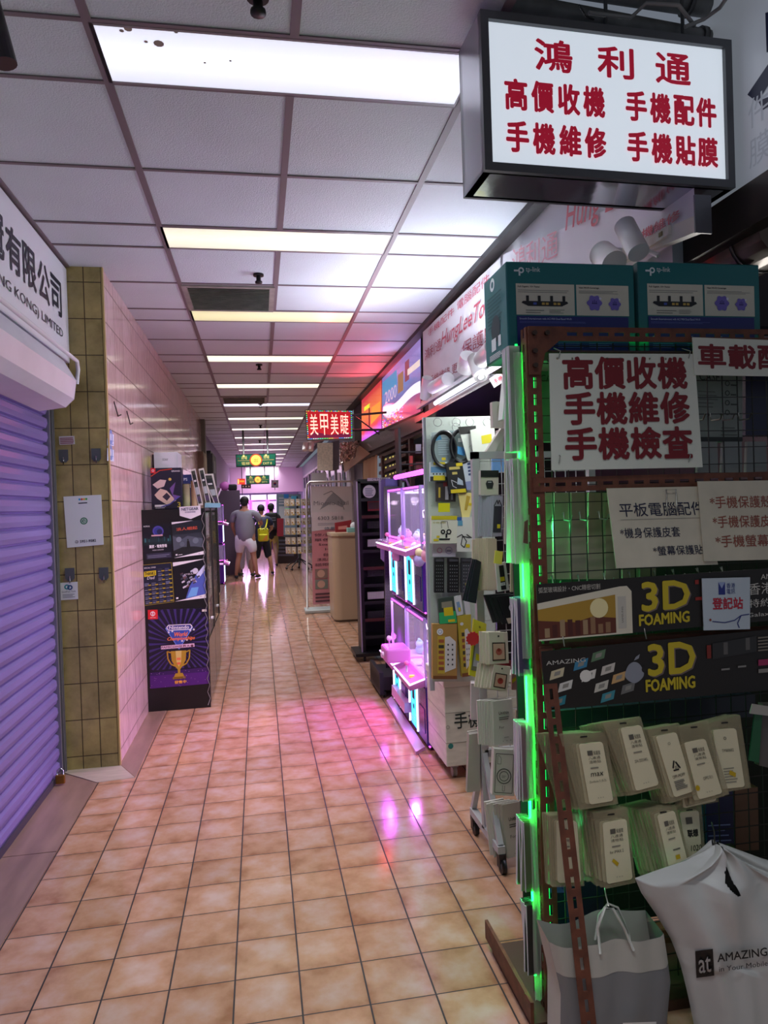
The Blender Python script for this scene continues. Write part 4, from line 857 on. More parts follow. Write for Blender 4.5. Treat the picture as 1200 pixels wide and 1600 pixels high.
for i in range(11): x = .92 + i * .048; b.bx((x - .0015, ys - .002, .43), (x + .0015, ys + .001, 1.66), ww)
for i in range(26): z = .45 + i * .048; b.bx((.9, ys + .001, z - .0015), (1.42, ys + .004, z + .0015), ww)
obj('wire_grid', b, o)
ck = M('#17171a', .4)
for x, y in ((.905, 2.68), (.9, 3.02), (1.42, 2.68), (1.42, 3.02)):
    c = obj('castor', B().box((x, y, .068), (.03, .045, .03), ck, bev=.006).bx((x - .014, y - .02, .02), (x - .010, y + .015, .065), ck).bx((x + .010, y - .02, .02), (x + .014, y + .015, .065), ck).cyl((x, y, .07), (x, y, .085), .012, '#8d8f94'), o)
    obj('wheel', B().cyl((x - .009, y - .012, .03), (x + .009, y - .012, .03), .03, ck, 20).cyl((x - .0105, y - .012, .03), (x + .0105, y - .012, .03), .013, '#a9abb0', 14), c)
def pack(name, label, cat, q4, y, col, d=.01, pr=None, group=None, alpha=1, rough=.4, emit=0):
    q = [PY(*k, y) for k in q4]; t = thing(name, label, cat, sum(q, Vector()) / 4, group)
    obj('package', B().prism(q, (0, d, 0), M(col, rough, alpha=alpha) if isinstance(col, str) else col), t)
    if pr: p = Panel(*q, lift=.0012); pr(p); p.build('print', t)
    return t
def R4(u0, v0, u1, v1, sk=0): return ((u0 + sk, v1), (u1 + sk, v1), (u1, v0), (u0, v0))
def stack(name, labels, cat, q4, y, col, n, dx, dy, **k):
    """front pack and n packs behind it on the same hook"""
    g = k.pop('group'); t = pack(name, labels[0], cat, q4, y, col, group=g, **k)
    for i in range(n):
        c = dup(t, t.location + Vector((dx * (i + 1), dy * (i + 1), R.uniform(-.003, .003))), (0, R.uniform(-.03, .03), R.uniform(-.08, .02)), labels[1], g)
        for ch in list(c.children):
            if ch.name.startswith('print'): bpy.data.objects.remove(ch)
    return t
yt = '#d6c21c'
def eb(p): p.rect(0, .72, 1, 1, '#1a1a1c').poly([(.35, .25), (.65, .25), (.72, .45), (.65, .58), (.35, .58), (.28, .45)], '#2a2c30').rect(.4, .5, .6, .53, '#d9d9d9')
pack('earbud_case_box', 'beige earbud case box with black top hung at the top of the white stand', 'box', R4(751, 735, 779, 773), 2.80, '#cfc7b8', .03, eb)
pack('blue_packet', 'sky blue packet behind the top of the white stand', 'packet', R4(770, 712, 788, 738), 2.95, '#7db4ea', .02)
stack('cable_pack', ('front grey cable sleeve with a black cable, upper row of the white stand', 'pale cable sleeve behind the grey one, upper row of the white stand'), 'cable pack', ((768, 838), (784, 838), (786, 775), (771, 775)), 2.79, '#a9a6b4', 6, -.0085, .004, group='cable sleeves, upper row of the stand', pr=lambda p: p.rect(.1, .1, .9, .75, '#34323e').line([(.1, .75), (.4, .9), (.5, .8), (.6, .9), (.9, .75)], .08, '#17171c').rect(.5, .2, .8, .3, yt))
stack('cable_pack', ('front beige sleeve, second row of the white stand', 'beige sleeve behind the front one, second row of the white stand'), 'cable pack', ((762, 922), (778, 922), (776, 842), (762, 842)), 2.78, '#cdb9a4', 7, -.008, .004, group='beige sleeves, second row of the stand')
pack('lens_pack', 'white sleeve with a black camera accessory and yellow tag on the white stand', 'package', ((778, 925), (796, 922), (790, 878), (774, 880)), 2.72, '#d6d2cc', .01, lambda p: p.rect(.3, .05, .75, .9, '#151517').rect(.3, .35, .7, .5, yt).rect(.3, .2, .7, .3, '#e6e6e6').text('MINI', .35, .22, .06, '#222222'))
pack('yellow_packet', 'yellow printed packet hung right of the cable sleeves on the stand', 'packet', ((772, 880), (784, 882), (786, 862), (774, 860)), 2.70, '#e6dc5a', .006)
stack('black_sleeve', ('front black sleeve at the left side of the white stand', 'black sleeve behind the front one at the left of the white stand'), 'sleeve', ((730, 940), (744, 943), (752, 878), (744, 874)), 2.78, '#22222c', 2, -.006, .01, group='black sleeves on the stand')
stack('ring_holder_pack', ('front black pack with a white phone ring, third row of the white stand', 'black pack behind the ring pack, third row of the white stand'), 'package', ((792, 975), (832, 968), (812, 928), (776, 932)), 2.70, '#1b1b1e', 3, -.016, .008, group='ring holder packs on the stand', pr=lambda p: p.disc(.5, .5, .2, '#e6e6e6', ring=.13).disc(.5, .5, .1, '#c9c9cc').rect(.05, .0, .95, .2, '#c9b9a4').rect(.5, .14, .75, .26, yt))
def win(c): return lambda p: p.rect(.15, .1, .85, .68, '#3a2420').rect(.2, .14, .8, .64, '#c9a08a').disc(.5, .38, .17, c).disc(.5, .44, .09, '#8a2c24').disc(.5, .88, .05, '#222222', 10)
stack('charm_box', ('front beige box with a red charm in its window, upper of two', 'beige charm box behind the upper front one'), 'box', ((765, 1038), (795, 1036), (793, 988), (764, 988)), 2.70, '#d3c6b2', 3, -.010, .01, group='charm boxes, upper', pr=win('#b0564a'))
stack('charm_box', ('front beige box with a red charm in its window, lower of two', 'beige charm box behind the lower front one'), 'box', ((766, 1076), (793, 1081), (798, 1042), (772, 1038)), 2.70, '#d3c6b2', 5, -.010, .01, group='charm boxes, lower', pr=win('#a83c34'))
pack('red_header_strip', 'red patterned header card behind the lower charm box', 'card', R4(762, 1032, 815, 1046), 2.78, '#9c3a44', .004)
pack('pink_packet', 'pinkish packet with yellow tag right of the lower charm box', 'packet', R4(800, 1045, 815, 1078), 2.76, '#b98a84', .01, lambda p: p.poly([(0, .3), (.5, .5), (.4, .65), (0, .5)], yt))
def uni(p): p.text('Unithin', .28, .68, .07, '#4a4740', w=.5, bold=.02).bars(.28, .56, .8, .64, 2, '#55524a', .5).text('For', .28, .36, .06, '#4a4740').bars(.5, .14, .8, .18, 1, '#9a958c', .5); [p.disc(.45 + .18 * i, .07, .025, '#8a857c', 8) for i in range(3)]
stack('screen_film_pack', ('front white film pack lettered Unithin, waist high on the white stand', 'white film pack behind the front one, waist high on the white stand'), 'package', ((772, 1165), (804, 1160), (800, 1092), (770, 1096)), 2.70, '#c9c3b9', 7, -.008, .004, group='film packs, upper bunch', pr=uni)
pack('wireless_charger_box', 'white box with a phone and ring outline on the white stand', 'box', ((769, 1242), (803, 1244), (806, 1172), (772, 1170)), 2.68, '#d3cec4', .03, lambda p: (p.line([(.1, .06), (.9, .06), (.9, .9), (.1, .9), (.1, .06)], .025, '#33312c'), p.disc(.5, .42, .34, '#4a4842', ring=.30), p.disc(.5, .42, .22, '#4a4842', ring=.19), p.line([(.18, .86), (.18, .68), (.34, .68), (.34, .8), (.26, .86), (.18, .86)], .015, '#55524c'), p.line([(.45, .22), (.45, .1), (.55, .1), (.55, .22)], .02, '#77746c'), p.bars(.4, .39, .6, .45, 2, '#55524c', .3)))
stack('screen_film_pack', ('front white film pack at the bottom of the white stand', 'white film pack behind the front one at the bottom of the white stand'), 'package', ((793, 1342), (820, 1335), (814, 1252), (784, 1258)), 2.70, '#c9c3b9', 6, -.010, .006, group='film packs, bottom bunch', pr=uni)
stack('screen_film_pack', ('film pack hung just left of the rack, waist high', 'film pack behind the one just left of the rack'), 'package', R4(815, 1110, 832, 1170), 2.78, '#c2baa4', 3, -.006, .006, group='film packs beside the rack', pr=uni)
pack('white_box', 'white carton behind the wireless charger box on the white stand', 'box', R4(806, 1180, 826, 1240), 2.80, '#bdb6aa', .05)
# sleeves sticking out of the stand's aisle side
stack('plastic_sleeve', ('front milky sleeve on the aisle side of the white stand, upper bunch', 'milky sleeve behind the front one, upper bunch on the stand side'), 'sleeve', R4(736, 1068, 752, 1125), 2.84, '#cfc6c6', 3, .003, .01, group='milky sleeves, upper, stand side', alpha=.8)
stack('plastic_sleeve', ('front clear sleeve on the aisle side of the white stand, lower bunch', 'clear sleeve behind the front one, lower bunch on the stand side'), 'sleeve', ((730, 1238), (750, 1236), (750, 1145), (733, 1148)), 2.84, '#b7b0a6', 3, .002, .012, group='clear sleeves, lower, stand side', alpha=.7)
t = pack('yellow_case_pack', 'yellow phone case blister with a red starburst left of the white stand', 'package', ((733, 1055), (756, 1062), (760, 975), (740, 967)), 2.76, '#cdbb2a', .012, lambda p: p.poly([(.1, .1), (.8, .12), (.85, .7), (.2, .68)], '#6a6250').poly([(.2, .18), (.7, .2), (.74, .64), (.28, .62)], '#a79ca8').rect(.35, .3, .65, .42, yt).disc(.5, .9, .08, '#8a7c1c'))
c = PY(739, 998, 2.745); obj('starburst', B().prism([c + Vector(((.03 if k % 2 else .025) * math.cos(k * math.pi / 12), 0, (.03 if k % 2 else .025) * math.sin(k * math.pi / 12))) for k in range(24)], (0, .003, 0), '#c8202c'), t, 'red starburst')
# pinkish boxes on the upper right and translucent column beside the rack
stack('earphone_box', ('front slim ivory box at the top right of the pegboard', 'slim ivory box beside the front one at the top of the pegboard'), 'box', ((770, 668), (778, 668), (777, 627), (769, 628)), 2.9, '#dcd6c8', 3, .022, .01, group='slim ivory boxes', d=.03)
pack('earphone_box', 'slim ivory box slanting down under the upright slim boxes', 'box', ((760, 705), (770, 712), (795, 668), (788, 662)), 2.95, '#d8d4c8', .03)
pack('earphone_box', 'second slim ivory box slanting below the white header card', 'box', ((775, 705), (786, 705), (788, 672), (778, 672)), 2.98, '#c9c3b4', .03)
stack('plastic_sleeve', ('front long milky sleeve hung high between the white stand and the rack', 'long milky sleeve beside the front one, high between the stand and the rack'), 'sleeve', R4(789, 690, 800, 850), 2.60, '#d0cdbc', 5, .010, .012, group='long milky sleeves', alpha=.75)
stack('plastic_sleeve', ('front shorter milky sleeve below the long ones beside the rack', 'shorter milky sleeve beside the front one below the long ones'), 'sleeve', R4(798, 850, 812, 925), 2.5, '#c9c09c', 4, .009, .012, group='shorter milky sleeves', alpha=.75)
stack('plastic_sleeve', ('front white rimmed sleeve in the steep fan beside the rack', 'white rimmed sleeve behind the front one in the steep fan'), 'sleeve', ((800, 1040), (806, 1042), (824, 990), (818, 986)), 2.5, '#dcdce0', 4, .010, .012, group='white rimmed sleeves')
pack('white_hood', 'white plastic bottle hung at the top of the rack side', 'bottle', ((785, 655), (812, 655), (806, 570), (793, 570)), 2.5, '#dfe2dc', .05)
pack('brown_packet', 'brown packet clipped to the left edge of the rack', 'packet', ((818, 848), (825, 850), (825, 812), (820, 815)), 1.86, '#5a3a2a', .004)
# ============================================================ PEGBOARD DISPLAY OF CABLES AND ADAPTERS
yp = 3.6
pb = thing('pegboard_stand', 'white board stand hung with cables and adapters behind the white grid stand', 'display stand', (1.02, yp, .6))
A4 = [PY(*k, yp) for k in ((676, 1065), (775, 1065), (772, 650), (665, 652))]
obj('board', B().prism(A4, (0, .012, 0), M('#c6cfc9', .4)), pb)
b = B(); bar(b, A4[0] + Vector((0, .02, -.05)), A4[3] + Vector((0, .02, 0)), M('#b9bcc8', .3), .025); obj('upright', b, pb)
p = Panel(*A4)
p.hold = True
for j in range(26):
    for i in range(10): p.disc(.05 + i * .1, .02 + j * .038, .006, '#a9b4aa', 6)
p.build('hole_pattern', pb)
wire = M('#8f8f90', .3, .8)
b = B()
for u, v in ((683, 660), (712, 660), (733, 660), (760, 660), (712, 668)): c = PY(u, v, yp - .01); b.tube([c + Vector((.022 * math.cos(a), -.012, .022 * math.sin(a))) for a in [k * math.pi / 8 for k in range(16)]], .0018, wire, 5, closed=True)
obj('ring_hook', b, pb)
def P2(*a, **k): return pack(*a, **k)
bk_ = M('#1d1f24', .35)
for i, (cu, cv, rx, ry, lb) in enumerate(((694, 702, 20, 29, 'coiled black network cable in a clear bag, left of the two'), (721, 697, 18, 27, 'coiled black network cable in a clear bag with blue insert, right of the two'))):
    y = yp - .05; c = PY(cu, cv, y); sx = rx * y / FPX; sz = ry * y / FPX
    t = thing('network_cable', lb, 'cable', c)
    b = B()
    for k in range(3): b.tube([c + Vector((sx * (1 - .06 * k) * math.cos(a), .006 * k, sz * (1 - .05 * k) * math.sin(a))) for a in [j * math.pi / 14 for j in range(28)]], .0075, bk_, 6, closed=True)
    obj('cable_coil', b, t)
    obj('clear_bag', B().box(c + Vector((0, .024, 0)), (sx * 1.9, .002, sz * 1.95), M('#b4c6cc', .1, alpha=.6)), t)
    fp2 = faceY(c.x - sx * .66, c.x + sx * .66, c.z - sz * .76, c.z + sz * .8, c.y + .008)
    if i: fp2.poly([(.0, .25), (.7, .1), (.9, .4), (.2, .5)], '#4a9ad6').rect(.3, .65, .7, .8, '#e6ecec').rect(.65, .45, .85, .52, yt)
    else: fp2.bars(.15, .3, .85, .95, 8, '#9fb4c0', .35).poly([(.0, .8), (.4, .85), (.3, 1), (.05, 1)], '#3a7fae').rect(.35, .1, .6, .2, yt)
    fp2.build('insert', t)
P2('cable_pack', 'white packet with a black header at the top of the pegboard', 'packet', ((731, 720), (748, 718), (745, 665), (716, 667)), yp - .06, '#dfe8e0', .01, lambda p: p.rect(0, .78, .95, 1, '#1c1c1e').line([(.3, .1), (.35, .4), (.6, .45), (.8, .3)], .05, '#c4d0c8'))
P2('cable_pack', 'white packet with a yellow price label at the top right of the pegboard', 'packet', ((740, 716), (776, 714), (772, 662), (735, 672)), yp - .08, '#e4ebe2', .01, lambda p: p.rect(.42, .45, .85, .72, '#e0d430'))
P2('adapter_pack', 'blue and white adapter blister with yellow labels on the pegboard', 'package', R4(672, 722, 698, 752), yp - .04, '#c9d6dc', .02, lambda p: (p.rect(0, 0, 1, .25, '#2a2c30'), p.rect(.05, .45, .95, .75, '#6a9ac8'), p.rect(.2, .85, .9, 1, yt), p.rect(.2, .05, .9, .3, yt), [p.disc(.2 + .2 * k, .38, .05, '#2a2c30', 8) for k in range(4)]))
P2('adapter_box', 'black adapter box with gold lettering and yellow labels on the pegboard', 'box', ((702, 772), (730, 770), (722, 722), (697, 724)), yp - .06, '#26262a', .02, lambda p: p.rect(.15, .78, .8, .87, '#c4b464').rect(.3, .62, .6, .7, '#c4b464').poly([(.5, .3), (.85, .25), (.85, .4), (.6, .52)], '#a9b9c9').line([(.5, .35), (.2, .45), (.25, .25), (.45, .18)], .04, '#b9bcc4').rect(.1, .02, .95, .14, yt).rect(.6, .88, 1, .98, yt))
P2('power_adapter_pack', 'clear blister with a white multi-port charger on the pegboard', 'package', ((728, 766), (746, 764), (744, 718), (722, 722)), yp - .05, '#c4cede', .02, lambda p: [p.rect(.35, .5 + k * .12, .65, .57 + k * .12, '#3a4a78') for k in range(4)] and p.rect(0, 0, 1, .3, '#8a94c0').rect(.7, .15, 1, .3, yt))
P2('tool_pack', 'dark tool set with a silver pin and red cap on the pegboard', 'package', R4(682, 752, 712, 784), yp - .03, '#3c3434', .02, lambda p: p.rect(.45, .1, .62, .8, '#cfd0d4').rect(.35, .75, .75, .95, '#7a2a2c').rect(.1, .2, .2, .7, '#c4a83a').rect(.75, .1, .85, .5, '#8d8f98'))
P2('price_label', 'large yellow price label in the middle of the pegboard', 'price label', R4(685, 786, 703, 800), yp - .06, '#d2d018', .003)
P2('cable_pack', 'pale yellow translucent cable packet in the middle of the pegboard', 'packet', ((722, 808), (733, 810), (742, 770), (716, 770)), yp - .05, '#e6d88a', .01, lambda p: p.poly([(.35, .3), (.6, .3), (.75, .85), (.5, .9)], '#b89c3a').rect(.7, .5, .95, .6, yt))
P2('webcam_box', 'ivory webcam box with a yellow top band on the pegboard', 'box', R4(674, 806, 714, 849), yp - .07, '#d9dccb', .03, lambda p: p.rect(0, .86, 1, 1, '#c8bd1c').text('HD WEB CAMERA', .06, .72, .07, '#a89c2c', w=.5).disc(.45, .42, .09, bk_, ring=.04).disc(.68, .42, .1, bk_, ring=.05).line([(.4, .55), (.38, .8), (.62, .8), (.66, .55)], .02, '#7a7a70').poly([(.3, .12), (.7, .12), (.74, .18), (.3, .18)], bk_).rect(.55, .2, .62, .36, bk_).rect(.08, .08, .28, .16, yt).rect(.2, .2, .32, .28, yt))
P2('usb_cable_pack', 'ivory blister with a short black cable beside the webcam box', 'package', R4(714, 808, 739, 862), yp - .065, '#d3d8d0', .015, lambda p: p.rect(0, .9, .3, 1, '#2a5aa8').rect(.05, .75, .35, .9, '#5a9ab8').line([(.0, .42), (.3, .5), (.6, .3), (.45, .12), (.25, .2), (.35, .45), (.8, .4)], .05, bk_).line([(.6, .5), (.9, .4)], .06, bk_).rect(.55, .12, .8, .22, yt))
P2('white_card', 'pale printed card under the webcam box', 'card', R4(676, 850, 712, 870), yp - .03, '#d0ccd8', .004, lambda p: p.disc(.3, .5, .12, '#c08aa8', ring=.08).disc(.7, .5, .16, '#a49cc0', ring=.12).rect(.6, .4, .8, .55, '#8d88a8'))
rm = lambda p: ([p.disc(.2 + .2 * i, .08 + .1 * j, .05, '#8d9298', 6) for i in range(4) for j in range(8)], p.rect(.1, .9, .9, .97, '#4a4c54'))
for u0, u1, lb in ((679, 694, 'left'), (700, 717, 'middle'), (721, 739, 'right')):
    P2('remote_control', f'black remote control in a blister, {lb} of three on the pegboard', 'remote control', R4(u0, 872, u1, 926), yp - .04, '#1a1b1f' if lb != 'right' else '#3c4046', .02, rm)
P2('price_label', 'small yellow label on the right remote control', 'price label', R4(727, 911, 733, 917), yp - .046, '#d2d018', .002)
P2('adapter_pack', 'green and black packet with a yellow label below the remotes', 'package', ((687, 975), (714, 973), (709, 932), (684, 936)), yp - .06, '#3c4a44', .02, lambda p: p.rect(0, 0, 1, .45, '#2fae6a').rect(.3, .3, .85, .62, yt).rect(.2, .62, .85, .85, '#8d8a78').rect(.5, .05, .9, .15, yt))
P2('earphone_pack', 'white earphone packet, left of two below the remotes', 'packet', ((714, 962), (724, 960), (720, 930), (707, 933)), yp - .05, '#d6d8dc', .01, lambda p: p.poly([(.3, .2), (.8, .2), (.7, .7), (.3, .7)], '#7a9ac0').rect(.4, .2, .7, .4, yt))
P2('earphone_pack', 'white earphone packet, right of two below the remotes', 'packet', ((728, 962), (736, 960), (732, 928), (724, 932)), yp - .045, '#cfd0d6', .01)
def strip(p):
    p.rect(.02, .0, 1, .06, '#7a4a2a').rect(.2, .1, .5, .78, '#c4a83a').poly([(.5, .12), (.95, .2), (.95, .68), (.7, .78), (.5, .76)], '#d6d6d6').disc(.3, .86, .13, '#e6e8ee').disc(.3, .86, .08, '#7a8aa8', ring=.06)
    for k in range(6): p.rect(.24, .16 + k * .1, .46, .22 + k * .1, R.choice(('#8a4a3a', '#4a5a8a', '#3a3a30', '#a85a3a')))
    for j in range(5): p.rect(.6, .25 + j * .09, .66, .28 + j * .09, '#3a3a3a').rect(.78, .25 + j * .09, .84, .28 + j * .09, '#3a3a3a')
P2('extension_socket', 'white extension socket in a yellow and brown blister, left of two', 'extension socket', R4(676, 975, 714, 1061), yp - .06, '#b08a4c', .03, strip)
P2('extension_socket', 'white extension socket in a yellow blister, right and narrower of two', 'extension socket', ((722, 1058), (736, 1056), (736, 960), (714, 962)), yp - .05, '#b7a43c', .03, strip)
P2('pink_film', 'pink plastic film hanging at the left edge of the pegboard', 'film', ((666, 770), (676, 772), (674, 655), (660, 680)), yp + .02, '#d8b8d0', .003, alpha=.5)
# ---- white crate on castors and box on top
cz = thing('crate', 'white painted crate on castors lettered in Chinese before the neon machines', 'crate', (1.08, 3.85, 0))
wp = M('#d3d2c2', .55, noise=.14, scale=9, stretch=(1, 1, 4))
obj('crate_body', B().bx((.935, 3.62, .075), (1.35, 4.02, .50), wp, .004).bx((.93, 3.615, .50), (1.355, 4.025, .545), M('#dedccf', .5), .004), cz)
obj('plank_seam', B().bx((.934, 3.62, .2), (.9352, 4.02, .203), '#8d8a7c').bx((.934, 3.62, .34), (.9352, 4.02, .343), '#8d8a7c').bx((.935, 3.6188, .2), (1.35, 3.62, .203), '#9a978a').bx((.935, 3.6188, .36), (1.35, 3.62, .363), '#9a978a'), cz)
p = faceY(.935, 1.35, .075, .50, 3.619)
p.text('手機維修', .12, .47, .2, M('#1d2d2c', .5), w=.75, bold=.012); p.disc(.06, .26, .035, '#2c7f78').disc(.03, .5, .025, '#a9a69a', ring=.016); p.build('lettering', cz)
for x, y in ((.99, 3.68), (.99, 3.96), (1.3, 3.68), (1.3, 3.96)):
    c = obj('castor', B().bx((x - .02, y - .02, .055), (x + .02, y + .02, .075), '#8d8f94'), cz); obj('wheel', B().cyl((x - .011, y, .03), (x + .011, y, .03), .03, M('#9a948a', .5), 16), c)
ob2 = thing('white_carton', 'white carton with a blue side on top of the white crate', 'box', (1.09, 3.75, .545))
obj('carton', B().bx((.955, 3.64, .545), (1.3, 3.86, .675), M('#e6e6e2', .4), .003), ob2)
faceY(.955, 1.3, .545, .675, 3.639).text('turbo', .3, .2, .14, '#b9b6ae', w=.32).build('lettering', ob2)
obj('side_film', B().bx((.953, 3.645, .55), (.9549, 3.855, .67), M('#b9cdf0', .3)), ob2)
o3 = thing('plastic_cup_lid', 'round clear lid lying on the white carton', 'lid', (1.1, 3.7, .675)); obj('ring', B().tube([(1.1 + .06 * math.cos(a), 3.72 + .04 * math.sin(a), .68) for a in [k * math.pi / 10 for k in range(20)]], .004, M('#d9d9d6', .2), 6, closed=True), o3)
# ============================================================ NEON CLAW MACHINES
PKe = M('#ff58f0', .4, emit=2.6); WHe = M('#f2ecff', .4, emit=1.5); CYe = M('#38d8ff', .4, emit=1.3); VI = M('#5a1fa0', .25); BLm = M('#1a2c7a', .25); PKm = M('#cf7cc8', .35); MGe = M('#c93cf0', .4, emit=1.5)
toyc = ('#e9b8d8', '#d9ecf4', '#f0e2b0', '#9adcd8', '#f0a8c0', '#e8e8f4', '#c0b0ec')
def claw_machine(label, group=None):
    """front faces -x; footprint .44 deep (x) by .50 wide (y), .86 high; origin at base centre"""
    o = thing('claw_machine', label, 'claw machine', (0, 0, 0), group)
    x0, x1, y0, y1 = -.22, .22, -.25, .25
    obj('cabinet', B().bx((x0, y0, .02), (x1, y1, .42), VI, .012).bx((x0 - .004, y0 + .01, .04), (x0 + .01, y0 + .23, .40), BLm), o)
    obj('foot_plinth', B().bx((x0 + .02, y0 + .02, 0), (x1 - .02, y1 - .02, .02), '#1a1430'), o)
    cp = obj('coin_panel', B().bx((x0 - .008, y0 + .26, .06), (x0 + .002, y0 + .42, .40), CYe), o)
    p = Panel((x0 - .009, y0 + .42, .06), (x0 - .009, y0 + .26, .06), (x0 - .009, y0 + .26, .40), (x0 - .009, y0 + .42, .40))
    p.rect(.3, .55, .7, .85, '#1a3c6a').rect(.45, .6, .55, .8, '#0c1a30').disc(.5, .4, .12, '#1c4a78').bars(.2, .05, .8, .22, 3, '#d8f4ff', .4); p.build('slot_plate', cp)
    obj('prize_door', B().bx((x0 - .007, y0 + .05, .10), (x0 + .002, y0 + .19, .26), M('#3a1c8c', .15)), o)
    obj('console', B().prism([(x0 - .10, y0 + .01, .43), (x0, y0 + .01, .47), (x0, y0 + .01, .42), (x0 - .10, y0 + .01, .40)], (0, .48, 0), PKm), o)
    js = obj('joystick', B().cyl((x0 - .055, .05, .45), (x0 - .055, .05, .50), .006, '#c9c9d4'), o); obj('ball', B().sph((x0 - .055, .05, .51), .016, '#f07ab8'), js)
    obj('button', B().cyl((x0 - .05, -.08, .447), (x0 - .05, -.08, .458), .018, M('#ffd24a', .3, emit=.5)), o)
    b = B()
    for y in (y0 + .245, y1 - .02): b.tube([(x0 - .006, y, .05), (x0 - .006, y, .41)], .007, WHe, 8)
    b.tube([(x0 - .1, y0 + .006, .44), (x0 - .1, y1 - .006, .44)], .006, WHe, 8).tube([(x0 - .1, y0 + .004, .44), (x0, y0 + .004, .475)], .006, WHe, 8)
    obj('white_neon', b, o)
    obj('pink_neon', B().tube([(x0 - .002, y0, .485), (x0 - .002, y1, .485)], .007, PKe, 8).tube([(x0, y0 - .002, .485), (x1, y0 - .002, .485)], .007, PKe, 8).tube([(x0 + .005, y0 + .005, .85), (x0 + .005, y1, .85)], .008, PKe, 8).tube([(x0 + .01, y0 - .002, .03), (x0 + .01, y1, .03)], .006, PKe, 8), o)
    b = B()
    for x, y in ((x0, y0), (x0, y1), (x1, y0), (x1, y1)): b.bx((x - .008, y - .008, .42), (x + .008, y + .008, .86), M('#b9a6e0', .25, .5))
    b.bx((x0, y0, .835), (x1, y1, .86), M('#b48ae0', .3)); obj('glass_frame', b, o)
    obj('glass', B().bx((x0 - .001, y0 + .01, .49), (x0 + .001, y1 - .01, .83), GL).bx((x0 + .01, y0 - .001, .49), (x1 - .01, y0 + .001, .83), GL), o)
    obj('back_panel', B().bx((x1 - .01, y0 + .01, .42), (x1, y1 - .01, .84), M('#e6dcf6', .35)).bx((x0, y0, .42), (x1, y1, .43), M('#f0d8f0', .4)), o)
    cl = obj('claw', B().cyl((.02, .02, .70), (.02, .02, .83), .01, '#c9c9d4').tube([(.02, .02, .70), (.06, .02, .68), (.05, .02, .63)], .005, '#d9d9e4', 6).tube([(.02, .02, .70), (-.02, .02, .68), (-.01, .02, .63)], .005, '#d9d9e4', 6).tube([(.02, .02, .70), (.02, .06, .68), (.02, .05, .63)], .005, '#d9d9e4', 6), o)
    obj('gantry', B().bx((-.2, .01, .82), (.2, .03, .835), '#a9a9b9'), o)
    o.scale = (1, 1, .92); return o
stk = []
base = claw_machine('neon claw machine at floor level nearest the white crate', 'neon claw machines')
spots = [((1.165, 4.33, .0), 'neon claw machine at floor level right behind the white crate'), ((1.165, 4.33, .80), 'neon claw machine stacked above the one by the crate'), ((1.165, 4.88, 0), 'farther neon claw machine at floor level with the pink console'), ((1.165, 4.88, .80), 'farther neon claw machine in the upper tier')]
for i, (l, lb) in enumerate(spots):
    c = base if i == 0 else dup(base)
    c.location = l; c['label'] = lb; stk.append(c)
    if i in (0, 1, 2, 3): lamp('claw_lamp', 'POINT', (l[0] - .05, l[1] - .08, l[2] + .70), 3.2, (1, .78, 1), .03)
    lamp('claw_glow', 'SPOT', (l[0] - .3, l[1], l[2] + .3), 5 if l[2] < .1 else 3, (1, .2, .95), .03, target=(l[0] - 1, l[1], l[2] - .45), spot=2.2)
    for k in range(9):
        q = (l[0] + R.uniform(-.16, .14), l[1] + R.uniform(-.2, .2), l[2] + .43 * .92)
        t = thing('plush_toy', f'pastel plush toy inside the {lb[5:]}', 'plush toy', q, f'plush toys in the {lb[5:]}')
        r_ = R.uniform(.03, .045); tc = M(toyc[(k + i) % 7], .7)
        obj('body', B().sph((q[0], q[1], q[2] + r_ * .9), r_, tc, 2, (1, 1, .9)).sph((q[0] - .01, q[1] - r_ * .5, q[2] + r_ * 2.1), r_ * .75, tc), t)
        obj('ear', B().sph((q[0] - .01, q[1] - r_ * .9, q[2] + r_ * 2.8), r_ * .28, tc, 1).sph((q[0] - .01, q[1] + .0, q[2] + r_ * 2.8), r_ * .28, tc, 1), t)
# toys standing on the upper consoles and tops
for k, (u, v) in enumerate(((620, 868), (633, 862), (648, 865), (660, 855), (668, 868), (640, 872), (655, 875), (626, 850))):
    q = PX(u, v, 1.0 if k % 2 else .93); q.z = max(q.z, 1.22) if False else q.z
    t = thing('plush_toy', ('white', 'pale blue', 'cream', 'pink', 'lilac', 'tiny white', 'mint', 'tall white')[k] + ' toy on the ledge above the cyan coin panel', 'plush toy', q, None)
    obj('body', B().sph(q, .038, M(toyc[k % 7], .6), 2, (1, 1, 1.1)), t); obj('head', B().sph(q + Vector((0, -.01, .045)), .028, M(toyc[(k + 3) % 7], .6)), t)
